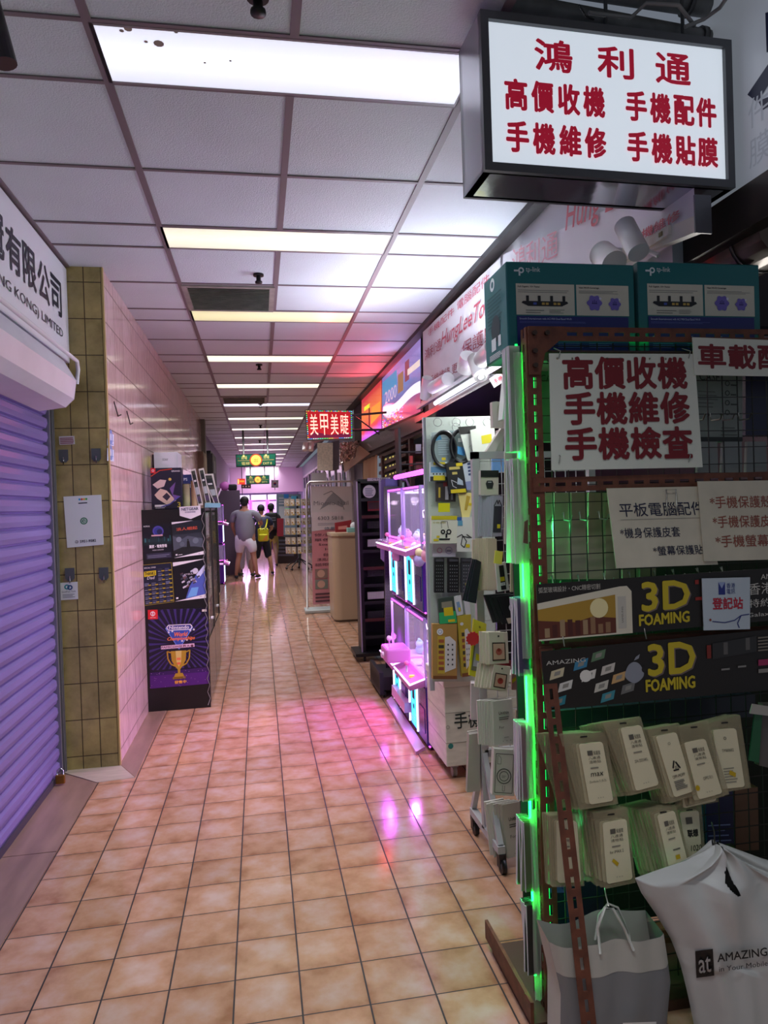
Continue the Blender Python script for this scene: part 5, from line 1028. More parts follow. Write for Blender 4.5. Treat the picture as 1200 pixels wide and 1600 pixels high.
# acrylic ledge that carries them
t = thing('acrylic_ledge', 'clear acrylic ledge with toys across the upper neon machines', 'ledge', (.95, 4.6, 1.2)); obj('ledge', B().bx((.85, 4.1, 1.225), (1.1, 5.1, 1.232), M('#e6d8f4', .1, alpha=.35)), t)
t = thing('neon_bar', 'long magenta neon bar over the top of the claw machines', 'neon light', PX(640, 740, .98)); obj('tube', B().tube([PX(618, 746, .98), PX(660, 737, .98)], .016, M('#e04cff', .4, emit=4), 8), t); obj('bracket', B().tube([PX(618, 746, .98), PX(618, 746, .98) + Vector((.08, 0, -.02)), PX(618, 746, .98) + Vector((.08, -.1, -.08))], .01, '#3a2040'), t)
t = thing('toy_dispenser', 'pink boxy toy dispenser sticking out into the aisle from the neon machines', 'toy dispenser', PX(620, 1020, .86))
c = PX(618, 1020, .86); obj('dispenser_body', B().box(c, (.16, .22, .09), PKm, bev=.012, seg=2), t); obj('knob', B().cyl(c + Vector((-.085, -.03, 0)), c + Vector((-.10, -.03, 0)), .02, '#f4d8f0').cyl(c + Vector((-.04, 0, .045)), c + Vector((-.04, 0, .09)), .006, '#e0b0e0').sph(c + Vector((-.04, 0, .1)), .018, '#f0c8ec'), t)
lamp('aisle_neon', 'SPOT', (.86, 4.95, .75), 46, (.62, .03, 1), .02, target=(.5, 4.7, 0), spot=1.9)
lamp('aisle_neon', 'SPOT', (.86, 4.1, .35), 6, (.8, .12, 1), .02, target=(.6, 3.75, 0), spot=2.0)
# kick board with pink light in front of the machines
t = thing('kick_board', 'pink lit board lying along the foot of the neon machines', 'board', (.9, 4.5, 0)); obj('board', B().prism([PZ(650, 1180), PZ(604, 1098), PZ(612, 1092), PZ(664, 1172)], (0, 0, .02), M('#e6a8e6', .3)), t)
t = thing('kick_board', 'slanted pink shelf under the far neon machine', 'board', (.9, 5.0, .2)); obj('board', B().prism([PX(612, 1085, .9), PX(632, 1114, .9), PX(632, 1099, .9), PX(612, 1070, .9)], (.05, 0, 0), M('#e6b4e6', .3)), t)
# perforated purple lit side panel
t = thing('perforated_panel', 'tall black perforated panel glowing magenta left of the neon machines', 'panel', (.97, 5.5, 0))
pfm = M('#1a1420', .35, .3)
q = [PY(*k, 5.6) for k in ((603, 1068), (632, 1068), (628, 760), (600, 760))]; obj('sheet', B().prism(q, (0, .02, 0), pfm), t)
p = Panel(*q); p.hold = True
for j in range(60):
    for i in range(8): p.disc(.08 + i * .12, .01 + j * .0163, .022, '#3a2050', 5)
p.build('hole_pattern', t)
lamp('panel_glow', 'POINT', (.93, 5.45, 1.05), 1.1, (.8, .1, 1), .03); lamp('panel_glow', 'POINT', (.9, 5.4, .45), .8, (.8, .1, 1), .03)
t = thing('panel_base', 'low black base on wheels under the perforated panel', 'base', (.95, 5.5, 0)); obj('base_box', B().bx((.86, 5.3, .06), (1.2, 5.75, .16), '#121014').bx((.86, 5.28, .03), (.89, 5.76, .20), '#19151c'), t)
for x, y in ((.9, 5.33), (.9, 5.7), (1.15, 5.33)): obj('wheel', B().cyl((x - .012, y, .03), (x + .012, y, .03), .03, '#1a1a1a', 14), t)
pack('plastic_cover', 'clear plastic cover hanging over the purple boxed shelf', 'plastic cover', ((595, 873), (602, 880), (600, 755), (592, 750)), 5.9, '#cfc6f0', .01, alpha=.45)
pack('purple_box', 'deep purple box behind the clear plastic cover', 'box', R4(602, 748, 622, 860), 5.7, '#4a3a8a', .2, lambda p: p.poly([(0, .3), (1, .45), (1, .6), (0, .45)], '#2c2060'))
# ============================================================ BLACK KEYBOARD RACK
t = thing('keyboard_rack', 'black rack hung with keyboards beside the beige counter', 'rack', (1.1, 6.7, 0))
kb = M('#141317', .4); y = 6.65; a, c = PY(570, 1010, y), PY(602, 1010, y); zt = PY(566, 752, y).z; xa = .93; xb = 1.25
b = B(); b.bx((xa, y, .08), (xa + .03, y + .3, zt), kb).bx((xb, y, .08), (xb + .03, y + .3, zt), kb).bx((xa, y + .28, .08), (xb, y + .3, zt), kb).bx((xa, y, zt - .02), (xb + .03, y + .3, zt + .02), kb); obj('frame', b, t)
for i in range(9):
    z = .2 + i * .165; obj('shelf', B().bx((xa + .03, y + .02, z), (xb, y + .28, z + .012), M('#232126', .4)).bx((xa + .03, y + .012, z), (xb, y + .02, z + .03), M('#5a2a28' if i % 3 == 1 else '#2a282e', .4)), t)
obj('foot', B().bx((xa - .08, y - .08, .05), (xb + .03, y + .3, .08), kb), t)
for x in (xa, xb): obj('wheel', B().cyl((x, y - .03, .026), (x + .02, y - .03, .026), .026, '#1d1d1d', 12), t)
obj('edge_trim', B().bx((xa - .012, y - .005, .08), (xa, y + .01, zt), M('#a99ab8', .3)), t)
p = faceY(xa, xb, zt + .0, zt + .03, y - .002); p.rect(.3, .0, 1, 1, '#c9c9d0').text('CTSHIRS', .45, .15, .7, '#2a2a30', w=.5); p.build('header', t)
c = PY(577, 768, y - .01); tt = thing('round_sticker', 'round white printed tag on the black keyboard rack', 'tag', c); obj('disc', B().cyl(c, c + Vector((0, .003, 0)), .062, '#dfe2e8', 24), tt)
Panel(c + Vector((-.04, -.001, -.04)), c + Vector((.04, -.001, -.04)), c + Vector((.04, -.001, .04)), c + Vector((-.04, -.001, .04))).bars(0, 0, 1, 1, 5, '#8a92a8', .5, .2).build('print', tt)
for k, (v, col, lb) in enumerate(((790, '#8c2028', 'red keyboard box high on the black rack'), (848, '#cfc8d8', 'pale keyboard in the middle of the black rack'), (930, '#d9d6d0', 'white keyboard low on the black rack'), (960, '#2c2c30', 'black mesh keyboard at the bottom of the black rack'), (895, '#1f1d26', 'dark keyboard box below the middle of the black rack'), (820, '#1d1b22', 'dark keyboard box above the pale keyboard'))):
    q = PY(587, v, y + .06); tt = thing('keyboard', lb, 'keyboard', q); obj('key_bed', B().box(q, (.16, .02, .07 if k else .1), M(col, .4)), tt)
    b = B()
    for i in range(9):
        for j in range(4): b.box(q + Vector((-.068 + i * .017, -.013, -.024 + j * .016)), (.013, .008, .012), M('#e9e6ee' if k in (1, 2) else '#3a3840', .5))
    obj('keys', b, tt)
# ============================================================ RIGHT UPPER LIGHTBOXES
def glowmat(name, stops, axis=2, z0=2.3, z1=2.9, st=1.0, nz=0):
    m = bpy.data.materials.new(name); m.use_nodes = True; N = m.node_tree.nodes; L = m.node_tree.links; bs = N['Principled BSDF']
    tc = N.new('ShaderNodeTexCoord'); s = N.new('ShaderNodeSeparateXYZ'); L.new(tc.outputs['Object'], s.inputs[0])
    r = N.new('ShaderNodeMapRange'); r.inputs[1].default_value = z0; r.inputs[2].default_value = z1; L.new(s.outputs[axis], r.inputs[0])
    n = N.new('ShaderNodeTexNoise'); n.inputs['Scale'].default_value = 2.2; L.new(tc.outputs['Object'], n.inputs['Vector'])
    ad = N.new('ShaderNodeMath'); ad.operation = 'MULTIPLY_ADD'; ad.inputs[1].default_value = nz; L.new(n.outputs[0], ad.inputs[0]); L.new(r.outputs[0], ad.inputs[2])
    cr = N.new('ShaderNodeValToRGB'); L.new(ad.outputs[0], cr.inputs[0]); e = cr.color_ramp.elements
    while len(e) < len(stops): e.new(.5)
    for k, (pos, col) in enumerate(stops): e[k].position = pos; e[k].color = (*lin(col), 1)
    L.new(cr.outputs[0], bs.inputs['Emission Color']); bs.inputs['Emission Strength'].default_value = st; bs.inputs['Base Color'].default_value = (.05, .05, .06, 1); bs.inputs['Roughness'].default_value = .15
    return m
xs_ = 1.40
blk2 = M('#161216', .5)
o = thing('poster_lightbox', 'blue violet lit poster box with a white wavy line high on the right', 'lightbox', (xs_, 6.8, 2.6))
obj('case', B().bx((1.403, 5.86, 2.27), (1.418, 7.72, 2.90), blk2), o)
c = [PX(*k, xs_) for k in ((597, 670), (657, 643), (657, 526), (597, 587))]
obj('lit_poster', B().prism(c, (.002, 0, 0), glowmat('poster_glow', ((.25, '#c04a7a'), (.45, '#7a6aa8'), (.7, '#6f86cc'), (1.0, '#8f7cc0')), 2, -.3, .33, .9, .3)), o)
p = Panel(*c)
p.rect(.02, .62, .45, .86, M('#4aa6dc', .4, emit=.6)).text('2000', .1, .42, .22, M('#d8d4f0', .4, emit=.6), w=.34).rect(.48, .45, .62, .75, M('#b8946a', .4, emit=.4)).rect(.66, .55, .76, .85, M('#a05a6a', .4, emit=.4))
p.line([(.04 + .96 * k / 24, .30 + .05 * math.sin(k / 24 * 6.0 + 2.6)) for k in range(25)], .05, M('#e6ecff', .4, emit=.95)).rect(.72, .62, .99, .71, M('#ece4d8', .4, emit=.7))
for k in range(90): u, v = R.random() * .6, R.random() * .2; p.rect(u, v, u + .03, v + .02, M(R.choice(('#ff9ae0', '#ff4a5a', '#ffb05a', '#f0e0ff', '#c060ff')), .4, emit=.9))
p.build('artwork', o)
o = thing('poster_lightbox', 'red and orange lit poster box farther along beside the blue one', 'lightbox', (xs_, 8.5, 2.6))
c = [PX(*k, xs_) for k in ((565, 690), (596, 671), (596, 588), (565, 613))]
obj('case', B().bx((1.403, 7.76, 2.3), (1.418, 9.3, 2.9), blk2), o)
obj('lit_poster', B().prism(c, (.002, 0, 0), glowmat('red_glow', ((.1, '#d04aff'), (.3, '#f03a48'), (.6, '#f07a3a'), (1, '#c8323c')), 2, -.26, .33, 1.1, .2)), o)
p = Panel(*c); p.rect(.40, .2, .46, .62, M('#8c1420', .4, emit=.4)).poly([(.5, .22), (.95, .3), (.95, .55), (.55, .55)], M('#f0963a', .4, emit=1)).rect(.15, .58, .45, .66, M('#e6e63a', .4, emit=1)); p.build('artwork', o)
lamp('red_glow_lamp', 'SPOT', (1.3, 7.9, 2.55), 22, (1, .06, .08), .08, target=(.75, 6.9, 2.92), spot=1.9)
lamp('blue_glow_lamp', 'SPOT', (1.3, 6.5, 2.6), 5, (.5, .5, 1), .08, target=(.9, 6.2, 2.92), spot=2.2)
obj_b = thing('spotlight', 'grey clip spotlight above the red poster box', 'spotlight', PX(580, 575, 1.33)); c = PX(578, 582, 1.33)
obj('lamp_body', B().lathe([(.02, .12), (.05, .11), (.055, .02), (.075, -.03), (.07, -.05), (.001, -.04)], c, M('#b9b9c2', .3), 16, (-.15, -.3, 1)), obj_b); obj('arm', B().tube([c + Vector((0, 0, .1)), c + Vector((.06, 0, .1)), c + Vector((.07, 0, .14))], .01, '#9a98a0'), obj_b)
# fascia beam under the boxes, awning and shelves
o = thing('shop_fascia', 'dark plum fascia board with pale lettering under the poster boxes', 'fascia', (1.4, 8, 2.15))
q = [PX(*k, 1.39) for k in ((575, 706), (662, 668), (662, 644), (560, 692))]; obj('board', B().prism(q, (.028, 0, 0), M('#3a2836', .3)), o)
p = Panel(*q); p.text('好|Eastface 資訊', .40, .28, .4, M('#8d8290', .4), w=.3); p.poly([(.12, .2), (.16, .2), (.16, .6), (.12, .6)], '#9a90a0'); p.build('lettering', o)
o = thing('awning_soffit', 'tan sloping board under the far fascia end', 'soffit', (1.45, 10.2, 2.0)); obj('board', B().prism([PX(538, 738, 1.40), PX(578, 708, 1.40), PX(562, 696, 1.40), PX(536, 722, 1.40)], (.015, 0, 0), M('#a5826e', .5)), o)
wd = M('#4a342c', .5)
o = thing('wooden_shelf', 'dark wooden slatted shelf with lit yellow tags under the fascia', 'shelf', (1.45, 7.2, 1.85))
b = B()
for i in range(4): q = [PX(*k, 1.45) for k in ((592, 716 + i * 13), (634, 699 + i * 13), (634, 694 + i * 13), (592, 711 + i * 13))]; b.prism(q, (.3, 0, 0), wd)
obj('slat', b, o); obj('upright', B().bx((1.43, 6.55, 0), (1.47, 6.62, 2.15), wd), o); obj('upright', B().bx((1.43, 8.1, 0), (1.47, 8.18, 2.05), wd), o)
for i in range(3):
    q = [PX(*k, 1.46) for k in ((596, 722 + i * 13), (626, 711 + i * 13), (626, 707 + i * 13), (596, 718 + i * 13))]; t = thing('glowing_tag_strip', f'{("top", "middle", "bottom")[i]} strip of glinting yellow tags on the wooden shelf', 'tag strip', q[0]); obj('strip', B().prism(q, (.01, 0, 0), '#3a3428'), t)
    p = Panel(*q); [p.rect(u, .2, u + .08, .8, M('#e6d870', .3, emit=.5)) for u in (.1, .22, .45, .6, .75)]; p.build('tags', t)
o = thing('curtain', 'tan cloth curtain in the doorway left of the wooden shelf', 'curtain', (1.46, 8.6, 1.8))
qa = [PX(*k, 1.46) for k in ((567, 790), (590, 790), (590, 710), (567, 718))]
obj('cloth', B().grid(lambda u, v: qa[0].lerp(qa[1], u).lerp(qa[3].lerp(qa[2], u), v) + Vector((.02 * math.sin(u * 25), 0, 0)), 30, 3, M('#a88a70', .7)), o)
o = thing('side_shelf', 'dark open shelf behind the pegboard holding a few small goods', 'shelf', (1.35, 5.85, 0))
obj('board', B().bx((1.15, 5.6, 1.72), (1.5, 5.7, 1.735), '#2a2024').bx((1.15, 5.6, 1.80), (1.5, 5.7, 1.81), '#2a2024').bx((1.15, 5.6, 1.90), (1.5, 5.7, 1.91), '#2a2024'), o); obj('side_board', B().bx((1.13, 5.6, 0), (1.15, 5.75, 2.1), '#241c20'), o)
pack('red_bottle', 'small red bottle on the dark shelf behind the network cables', 'bottle', R4(640, 712, 645, 728), 5.62, '#c8302c', .03)
pack('white_case', 'white packet on the dark shelf behind the pegboard', 'packet', R4(650, 694, 658, 708), 5.62, '#c4c0cc', .03)
pack('red_box', 'dark red box on the dark shelf behind the pegboard', 'box', R4(650, 722, 660, 736), 5.62, '#7c2c3a', .05)
lamp('wall_pink', 'SPOT', (.86, 4.7, 1.0), 60, (1, .66, .95), .05, target=(-.86, 5.0, .8), spot=1.9)
lamp('wall_pink', 'SPOT', (.86, 4.2, .6), 24, (.8, .55, 1), .05, target=(-1.1, 3.0, .7), spot=1.4)
lamp('shop_inside', 'POINT', (2.0, 2.9, 2.0), 6, (1, .95, .88), .1)
lamp('shop_inside', 'POINT', (1.9, 7.0, 1.9), 3, (1, .8, .6), .1)
lamp('stand_fill', 'AREA', (1.25, 3.3, 2.1), 6, (.95, 1, .95), .8, .1, target=(1.0, 3.3, .8))
# ============================================================ LEFT BLACK DISPLAY CABINET
bk = M('#121114', .35)
yc = 5.44
cab = thing('display_cabinet', 'black display cabinet covered with game posters against the pink tiled wall', 'cabinet', (-.63, 5.7, 0))
q = [PY(*k, yc) for k in ((232, 1112), (330, 1105), (318, 795), (222, 798))]
xa, xb, zt = -.858, -.408, 1.50
obj('front_panel', B().bx((xa, yc, .0), (xb, yc + .02, zt), bk), cab)
obj('body', B().bx((xa, yc + .02, 0), (xb - .03, 6.9, .5), bk).bx((xa, yc + .02, .5), (xa + .02, 6.9, zt), bk).bx((xa, yc + .02, zt - .02), (xb, 6.9, zt), bk).bx((xa, 6.88, .5), (xb, 6.9, zt), bk), cab)
fgm = M('#3a3634', .3, .6)
for y0, y1 in ((5.47, 6.15), (6.17, 6.88)):
    d = obj('glass_door', B().bx((xb - .004, y0, .52), (xb, y1, zt - .03), M('#b9b4ac', .05, alpha=.18)), cab)
    obj('door_frame', B().bx((xb - .01, y0 - .01, .5), (xb + .006, y0 + .02, zt), fgm).bx((xb - .01, y1 - .02, .5), (xb + .006, y1 + .01, zt), fgm), d)
    obj('door_lock', B().cyl((xb, (y0 + y1) / 2, .62), (xb + .02, (y0 + y1) / 2, .62), .012, '#d4d4d4'), d)
    obj('lower_door', B().bx((xb - .006, y0, .03), (xb + .002, y1, .5), M('#5a5250', .2, .6)), cab)
for z in (.75, 1.0, 1.25): obj('shelf', B().bx((xa + .02, 5.47, z), (xb - .02, 6.88, z + .008), M('#c9c4c0', .1, alpha=.4)), cab)
for k in range(14):
    y = 5.52 + .095 * k; z = (.5, .758, 1.008, 1.258)[k % 4]; col = ('#d9d4e0', '#b9a82c', '#3a2f4c', '#8a6a4a', '#d8d8d8', '#5a2a3a', '#e0d8c0')[k % 7]
    t = thing('boxed_game', f'{ORD[k]} boxed item from the front on the glass shelves of the black cabinet', 'box', (xb - .1, y, z)); obj('carton', B().bx((xb - .16, y, z), (xb - .05, y + .07, z + .2), M(col, .5), .002), t); Panel((xb - .049, y, z), (xb - .049, y + .07, z), (xb - .049, y + .07, z + .2), (xb - .049, y, z + .2)).rect(.1, .6, .9, .9, '#efe9dc').bars(.1, .1, .9, .5, 3, '#2c2a34').build('print', t)
q2 = Panel(*q)
def cpos(u, v):
    t = PY(u, v, yc); return t
def poster(label, bl, br, tr, tl, pr, base):
    c = [PY(*k, yc - .003) for k in (bl, br, tr, tl)]; t = thing('game_poster', label, 'poster', sum(c, Vector()) / 4, 'posters on the black cabinet')
    obj('paper', B().prism(c, (0, .002, 0), M(base, .3)), t); p = Panel(*c); pr(p); p.build('print', t); return t
wh = M('#e6e4e8', .4)
def po1(p):
    p.disc(.55, .80, .2, '#2c3a8c').disc(.55, .8, .18, '#5a4aa8', ring=.15).disc(.6, .78, .1, '#1c2050').rect(.0, .42, 1, .6, '#10262c')
    for k in range(14): u = .05 + k * .068; p.rect(u, .5, u + .05, .56 + .14 * R.random(), R.choice(('#1c4a50', '#0f2024', '#2f6f74', '#183038')))
    p.rect(.3, .66, .7, .70, '#c9a0a8').text('AORUS', .04, .93, .04, wh, w=.22, bold=.02).text('贏家・電竟登場', .2, .33, .09, wh, w=.62, bold=.03).text('AORUS BRAND', .3, .255, .03, wh, w=.4).rect(.08, .03, .95, .18, '#33344a').bars(.12, .06, .9, .15, 2, '#6a6c84', .5)
poster('dark blue city night poster, upper left on the black cabinet', (226, 876), (270, 872), (266, 818), (222, 820), po1, '#101420')
def po2(p):
    p.poly([(0, .94), (.0, 1), (.72, 1), (.35, .965)], wh).rect(0, .1, 1, .62, '#4a525e').poly([(0, .62), (.3, .5), (.5, .58), (1, .46), (1, .64), (0, .64)], '#2c323c').poly([(0, .2), (.3, .28), (.7, .26), (1, .2), (1, .08), (0, .08)], '#15181c').disc(.2, .5, .09, '#7a8490').disc(.75, .42, .1, '#66707c').disc(.3, .36, .08, '#59636f')
    p.poly([(.44, .22), (.46, .42), (.5, .46), (.54, .42), (.57, .22)], '#0c0d10').disc(.5, .47, .025, '#0c0d10', 10)
    p.text('浪人崛起', .14, .74, .09, M('#c2543c', .5), w=.7, bold=.02).rect(.06, .06, .12, .1, wh).bars(.15, .065, .3, .095, 1, wh).poly([(0, 0), (1, 0), (1, .1), (0, .0)], wh).text('PS5', .82, .02, .025, '#444444')
poster('grey poster with red title of a lone figure, upper right on the black cabinet', (272, 872), (319, 866), (315, 812), (268, 816), po2, '#23272e')
def po3(p):
    p.text('SPECIAL OFFER', .06, .9, .035, wh, w=.4).poly([(.04, .70), (.45, .72), (.46, .84), (.05, .83)], '#d2c01c').text('THANKS', .07, .735, .08, M('#1c1a10', .5), w=.35, bold=.03).text('Dad', .14, .63, .07, wh, w=.26, shear=.2)
    for j in range(8):
        for i in range(4):
            u, v = .04 + i * .24, .03 + j * .11
            if j > 4 and i < 2: continue
            p.rect(u, v + .02, u + .15, v + .075, R.choice(('#39405c', '#4a5068', '#2c3044', '#5c6480'))).rect(u + .12, v, u + .22, v + .028, '#b09a1e').rect(u, v, u + .1, v + .014, '#8a90a4')
    p.line([(.0, .0), (1, .0), (1, 1), (0, 1), (0, 0)], .02, '#8a7c2c')
poster('dark blue special offer poster with a yellow THANKS note, lower left on the black cabinet', (226, 946), (272, 940), (268, 879), (222, 883), po3, '#1a2038')
def po4(p):
    p.poly([(0, .9), (1, .99), (1, 1), (0, 1)], wh).poly([(.35, .04), (1, .10), (1, .85), (.72, .62), (.5, .35)], '#4a5cae').poly([(.4, .06), (.7, .09), (.78, .3), (.55, .3)], '#6aa4dc').poly([(.72, .62), (1, .85), (1, .7), (.8, .52)], '#c9d2f0')
    for k in range(26): u, v = .2 + R.random() * .55, .3 + R.random() * .4; p.poly([(u, v), (u + .10, v + .03), (u + .07, v + .07), (u - .01, v + .04)], R.choice(('#8a8ea0', '#d0cdd8', '#3a3c4c', '#6a4a4a', '#b9bcd0')))
    p.disc(.7, .72, .09, '#c9cbd8').text('STELLAR', .35, .64, .035, wh, w=.4).poly([(0, 0), (1, 0), (1, .1), (0, .0)], wh).text('PS5', .8, .03, .03, '#444444').rect(.05, .06, .12, .1, wh)
poster('space battle poster with a blue planet, lower right on the black cabinet', (273, 940), (322, 934), (319, 873), (270, 879), po4, '#14141c')
def po5(p):
    for k in range(34):
        a = k * 2 * math.pi / 34; c, s = math.cos(a), math.sin(a); r1, r2 = .16, .62
        f = lambda r_, d: (min(1, max(0, .5 + r_ * math.cos(a + d))), min(1, max(.23, .56 + r_ * .78 * math.sin(a + d))))
        p.poly([f(r1, 0), f(r2, -.035), f(r2, .035)], '#3a2a6c')
    p.rect(0, 0, 1, .16, '#4a1470').poly([(0, .16), (1, .16), (1, .22), (0, .2)], '#341058')
    p.rect(.0, .88, .16, 1.0, M('#d81e28', .4)).disc(.08, .95, .04, wh, ring=.028).rect(.072, .92, .088, .98, wh).text('SWITCH', .035, .895, .012, wh, w=.09).rect(.9, .955, .975, .985, '#d9d6c8')
    p.poly([(.28, .76), (.74, .76), (.5, .48)], '#2c4aa8').line([(.28, .76), (.74, .76), (.5, .48), (.28, .76)], .012, '#6a8ae0')
    u0, u1, v0, v1 = .30, .73, .725, .80
    p.poly([(u0 + .03, v0), (u1 - .03, v0), (u1, (v0 + v1) / 2 - .012), (u1, (v0 + v1) / 2 + .012), (u1 - .03, v1), (u0 + .03, v1), (u0, (v0 + v1) / 2 + .012), (u0, (v0 + v1) / 2 - .012)], wh)
    p.poly([(u0 + .035, v0 + .01), (u1 - .035, v0 + .01), (u1 - .012, (v0 + v1) / 2), (u1 - .035, v1 - .01), (u0 + .035, v1 - .01), (u0 + .012, (v0 + v1) / 2)], '#3a3a8c')
    p.text('Nintendo', .345, .743, .04, wh, w=.33, bold=.03)
    for u, v in ((.31, .69), (.37, .70), (.67, .70), (.73, .71), (.53, .57), (.61, .58)): p.text('★', u, v, .035, wh)
    og = M('#e87a4a', .4)
    p.text('World', .43, .645, .055, og, w=.22, shear=.3, bold=.04).text('Championships', .31, .585, .055, og, w=.46, shear=.3, bold=.03)
    p.poly([(.2, .49), (.76, .5), (.76, .545), (.2, .535)], '#d8b8d0').text('FAMICOM世界大會', .21, .5, .032, '#5a1c34', w=.54, bold=.03)
    gd = M('#c8a43a', .35, .5); g2 = M('#8a6a1c', .4, .4); g3 = M('#e6d27a', .35, .4)
    p.poly([(.36, .46), (.62, .46), (.61, .34), (.555, .26), (.51, .22), (.51, .17), (.47, .17), (.47, .22), (.425, .26), (.37, .34)], gd).poly([(.44, .46), (.54, .46), (.53, .32), (.49, .25), (.45, .32)], g3)
    p.line([(.36, .44), (.30, .46), (.31, .36), (.36, .29), (.44, .26)], .022, gd).line([(.62, .44), (.68, .46), (.67, .36), (.62, .29), (.54, .26)], .022, gd)
    p.poly([(.43, .17), (.55, .17), (.58, .12), (.40, .12)], gd).rect(.38, .095, .6, .125, g2).rect(.455, .34, .525, .37, og).rect(.46, .28, .52, .31, og)
    p.text('發售中', .41, .035, .04, M('#e8a43a', .4), w=.2, bold=.03)
    for k in range(40): u, v = R.random() * .96, R.random() * .2; p.disc(u, v, .004, '#d8a0e0', 5)
poster('large purple championship poster with a gold trophy low on the black cabinet', (235, 1076), (327, 1068), (325, 950), (231, 953), po5, '#17122c')
# shield tag hanging over the cabinet front
c = [PY(*k, yc - .006) for k in ((281, 806), (298, 811), (314, 804), (313, 790), (280, 792))]
t = thing('shield_tag', 'white shield shaped router brand tag on the cabinet top edge', 'tag', c[0]); obj('card', B().prism(c, (0, .003, 0), '#dcdae0'), t)
Panel(*[PY(*k, yc - .007) for k in ((281, 806), (314, 804), (313, 790), (280, 792))]).text('NETGEAR', .1, .55, .3, '#3a3860', w=.8, bold=.03).text('兌換碼領獎', .25, .25, .2, '#55537a', w=.5).build('print', t)
# boxes standing on the cabinet
def rbox(label, tl, tr, zb_, y, d, col, pr=None, cat='box', name='game_box'):
    a, c = PY(*tl, y), PY(*tr, y); t = thing(name, label, cat, ((a.x + c.x) / 2, y, zb_)); obj('carton', B().bx((a.x, y, zb_), (c.x, y + d, (a.z + c.z) / 2), M(col, .4), .002), t)
    if pr: p = faceY(a.x, c.x, zb_, (a.z + c.z) / 2, y); pr(p); p.build('print', t)
    return t
zc = 1.502
def ab(p):
    p.rect(0, .88, .16, 1, '#d0202c').disc(.08, .94, .04, wh, ring=.025).poly([(.05, .6), (.3, .72), (.5, .7), (.42, .55), (.2, .5)], '#d0b8b4').poly([(.1, .35), (.3, .5), (.5, .45), (.8, .2), (.5, .1), (.2, .25)], '#cdb4a4').poly([(.35, .3), (.5, .4), (.62, .3), (.5, .2)], '#2a2438').poly([(.6, .5), (.8, .65), (.7, .35), (.95, .3), (.75, .2)], '#6a4a8c').disc(.62, .72, .05, '#c8a44a').line([(.0, .8), (.3, .94), (.7, .97)], .03, '#c0402c').text('GRAND', .68, .9, .035, wh, w=.28, bold=.03).rect(.1, .06, .45, .11, wh).text('遊戲實體版', .12, .02, .03, wh, w=.3).text('3', .84, .04, .12, '#c8b83a', w=.1, bold=.03).line([(.3, .05), (.6, .12), (.9, .3)], .04, '#4a4aa0')
rbox('tall game carton with abstract cream and violet art on the cabinet top', (235, 731), (283, 731), zc, 5.50, .12, '#1c1a30', ab)
rbox('white console carton behind the tall game carton on the cabinet', (240, 707), (277, 706), zc, 5.75, .3, '#dcdce4', lambda p: p.rect(0, 0, 1, .28, '#4a5a78').rect(0, .28, 1, .30, '#2a2a3a').text('PS5', .45, .62, .1, '#55555f', w=.2).text('SONY', .36, .85, .04, '#55555f', w=.24).poly([(.3, .62), (.34, .72), (.4, .64)], '#55555f'), name='console_box')
rbox('dark boxed case against the wall behind the cartons', (224, 710), (240, 710), zc, 6.1, .3, '#2c2026', name='dark_box')
rbox('blue console bundle carton behind the brown tubes', (284, 742), (299, 741), zc, 5.9, .2, '#262c5a', lambda p: p.text('PS VR2', .1, .62, .1, wh, w=.8).text('PS', .2, .82, .08, wh), name='console_box')
for (u, v, rr, col, lb) in ((290, 757, .033, '#8d8a64', 'olive brown'), (304, 752, .03, '#a98a6c', 'tan')):
    c = PY(u, v, 5.58); t = thing('poster_tube', f'{lb} cardboard tube standing on the cabinet', 'tube', (c.x, c.y, zc)); obj('tube_body', B().cyl((c.x, c.y, zc), c, rr, M(col, .6), 20), t); obj('tube_cap', B().cyl(c, c + Vector((0, 0, .005)), rr * .98, M('#5a523c', .6), 20), t)
for k, (bl, br, tr, tl, y, lb) in enumerate((((310, 790), (317, 789), (305, 732), (297, 734), 5.55, 'first leaning white edged game case display on the cabinet'), ((322, 788), (330, 787), (318, 731), (310, 733), 5.62, 'second leaning white edged game case display on the cabinet'), ((336, 789), (343, 788), (333, 740), (314, 741), 5.9, 'third display board with dark game covers at the cabinet corner'))):
    t = pack('display_board', lb, 'display board', (bl, br, tr, tl), y, '#cfc9c4', .015, lambda p: p.rect(.15, .05, .85, .95, '#3c4038').rect(.2, .6, .8, .85, '#1c1f24').rect(.25, .65, .7, .7, '#d8d8d8').rect(.2, .3, .8, .5, '#a9b0b4').rect(.2, .1, .8, .25, '#4a3a5a'))
t = pack('acrylic_holder', 'pale blue acrylic holder on the cabinet corner', 'holder', R4(320, 786, 344, 793), 5.6, '#7fb0c0', .04)
t = thing('cable_ties', 'black wire zigzag tied along the cabinet edge', 'wire', (xb, yc, .5)); obj('wire', B().tube([(xb - .02 + .018 * (k % 2), yc - .008, .02 + k * .05) for k in range(30)], .002, M('#8d8a88', .5), 5), t)
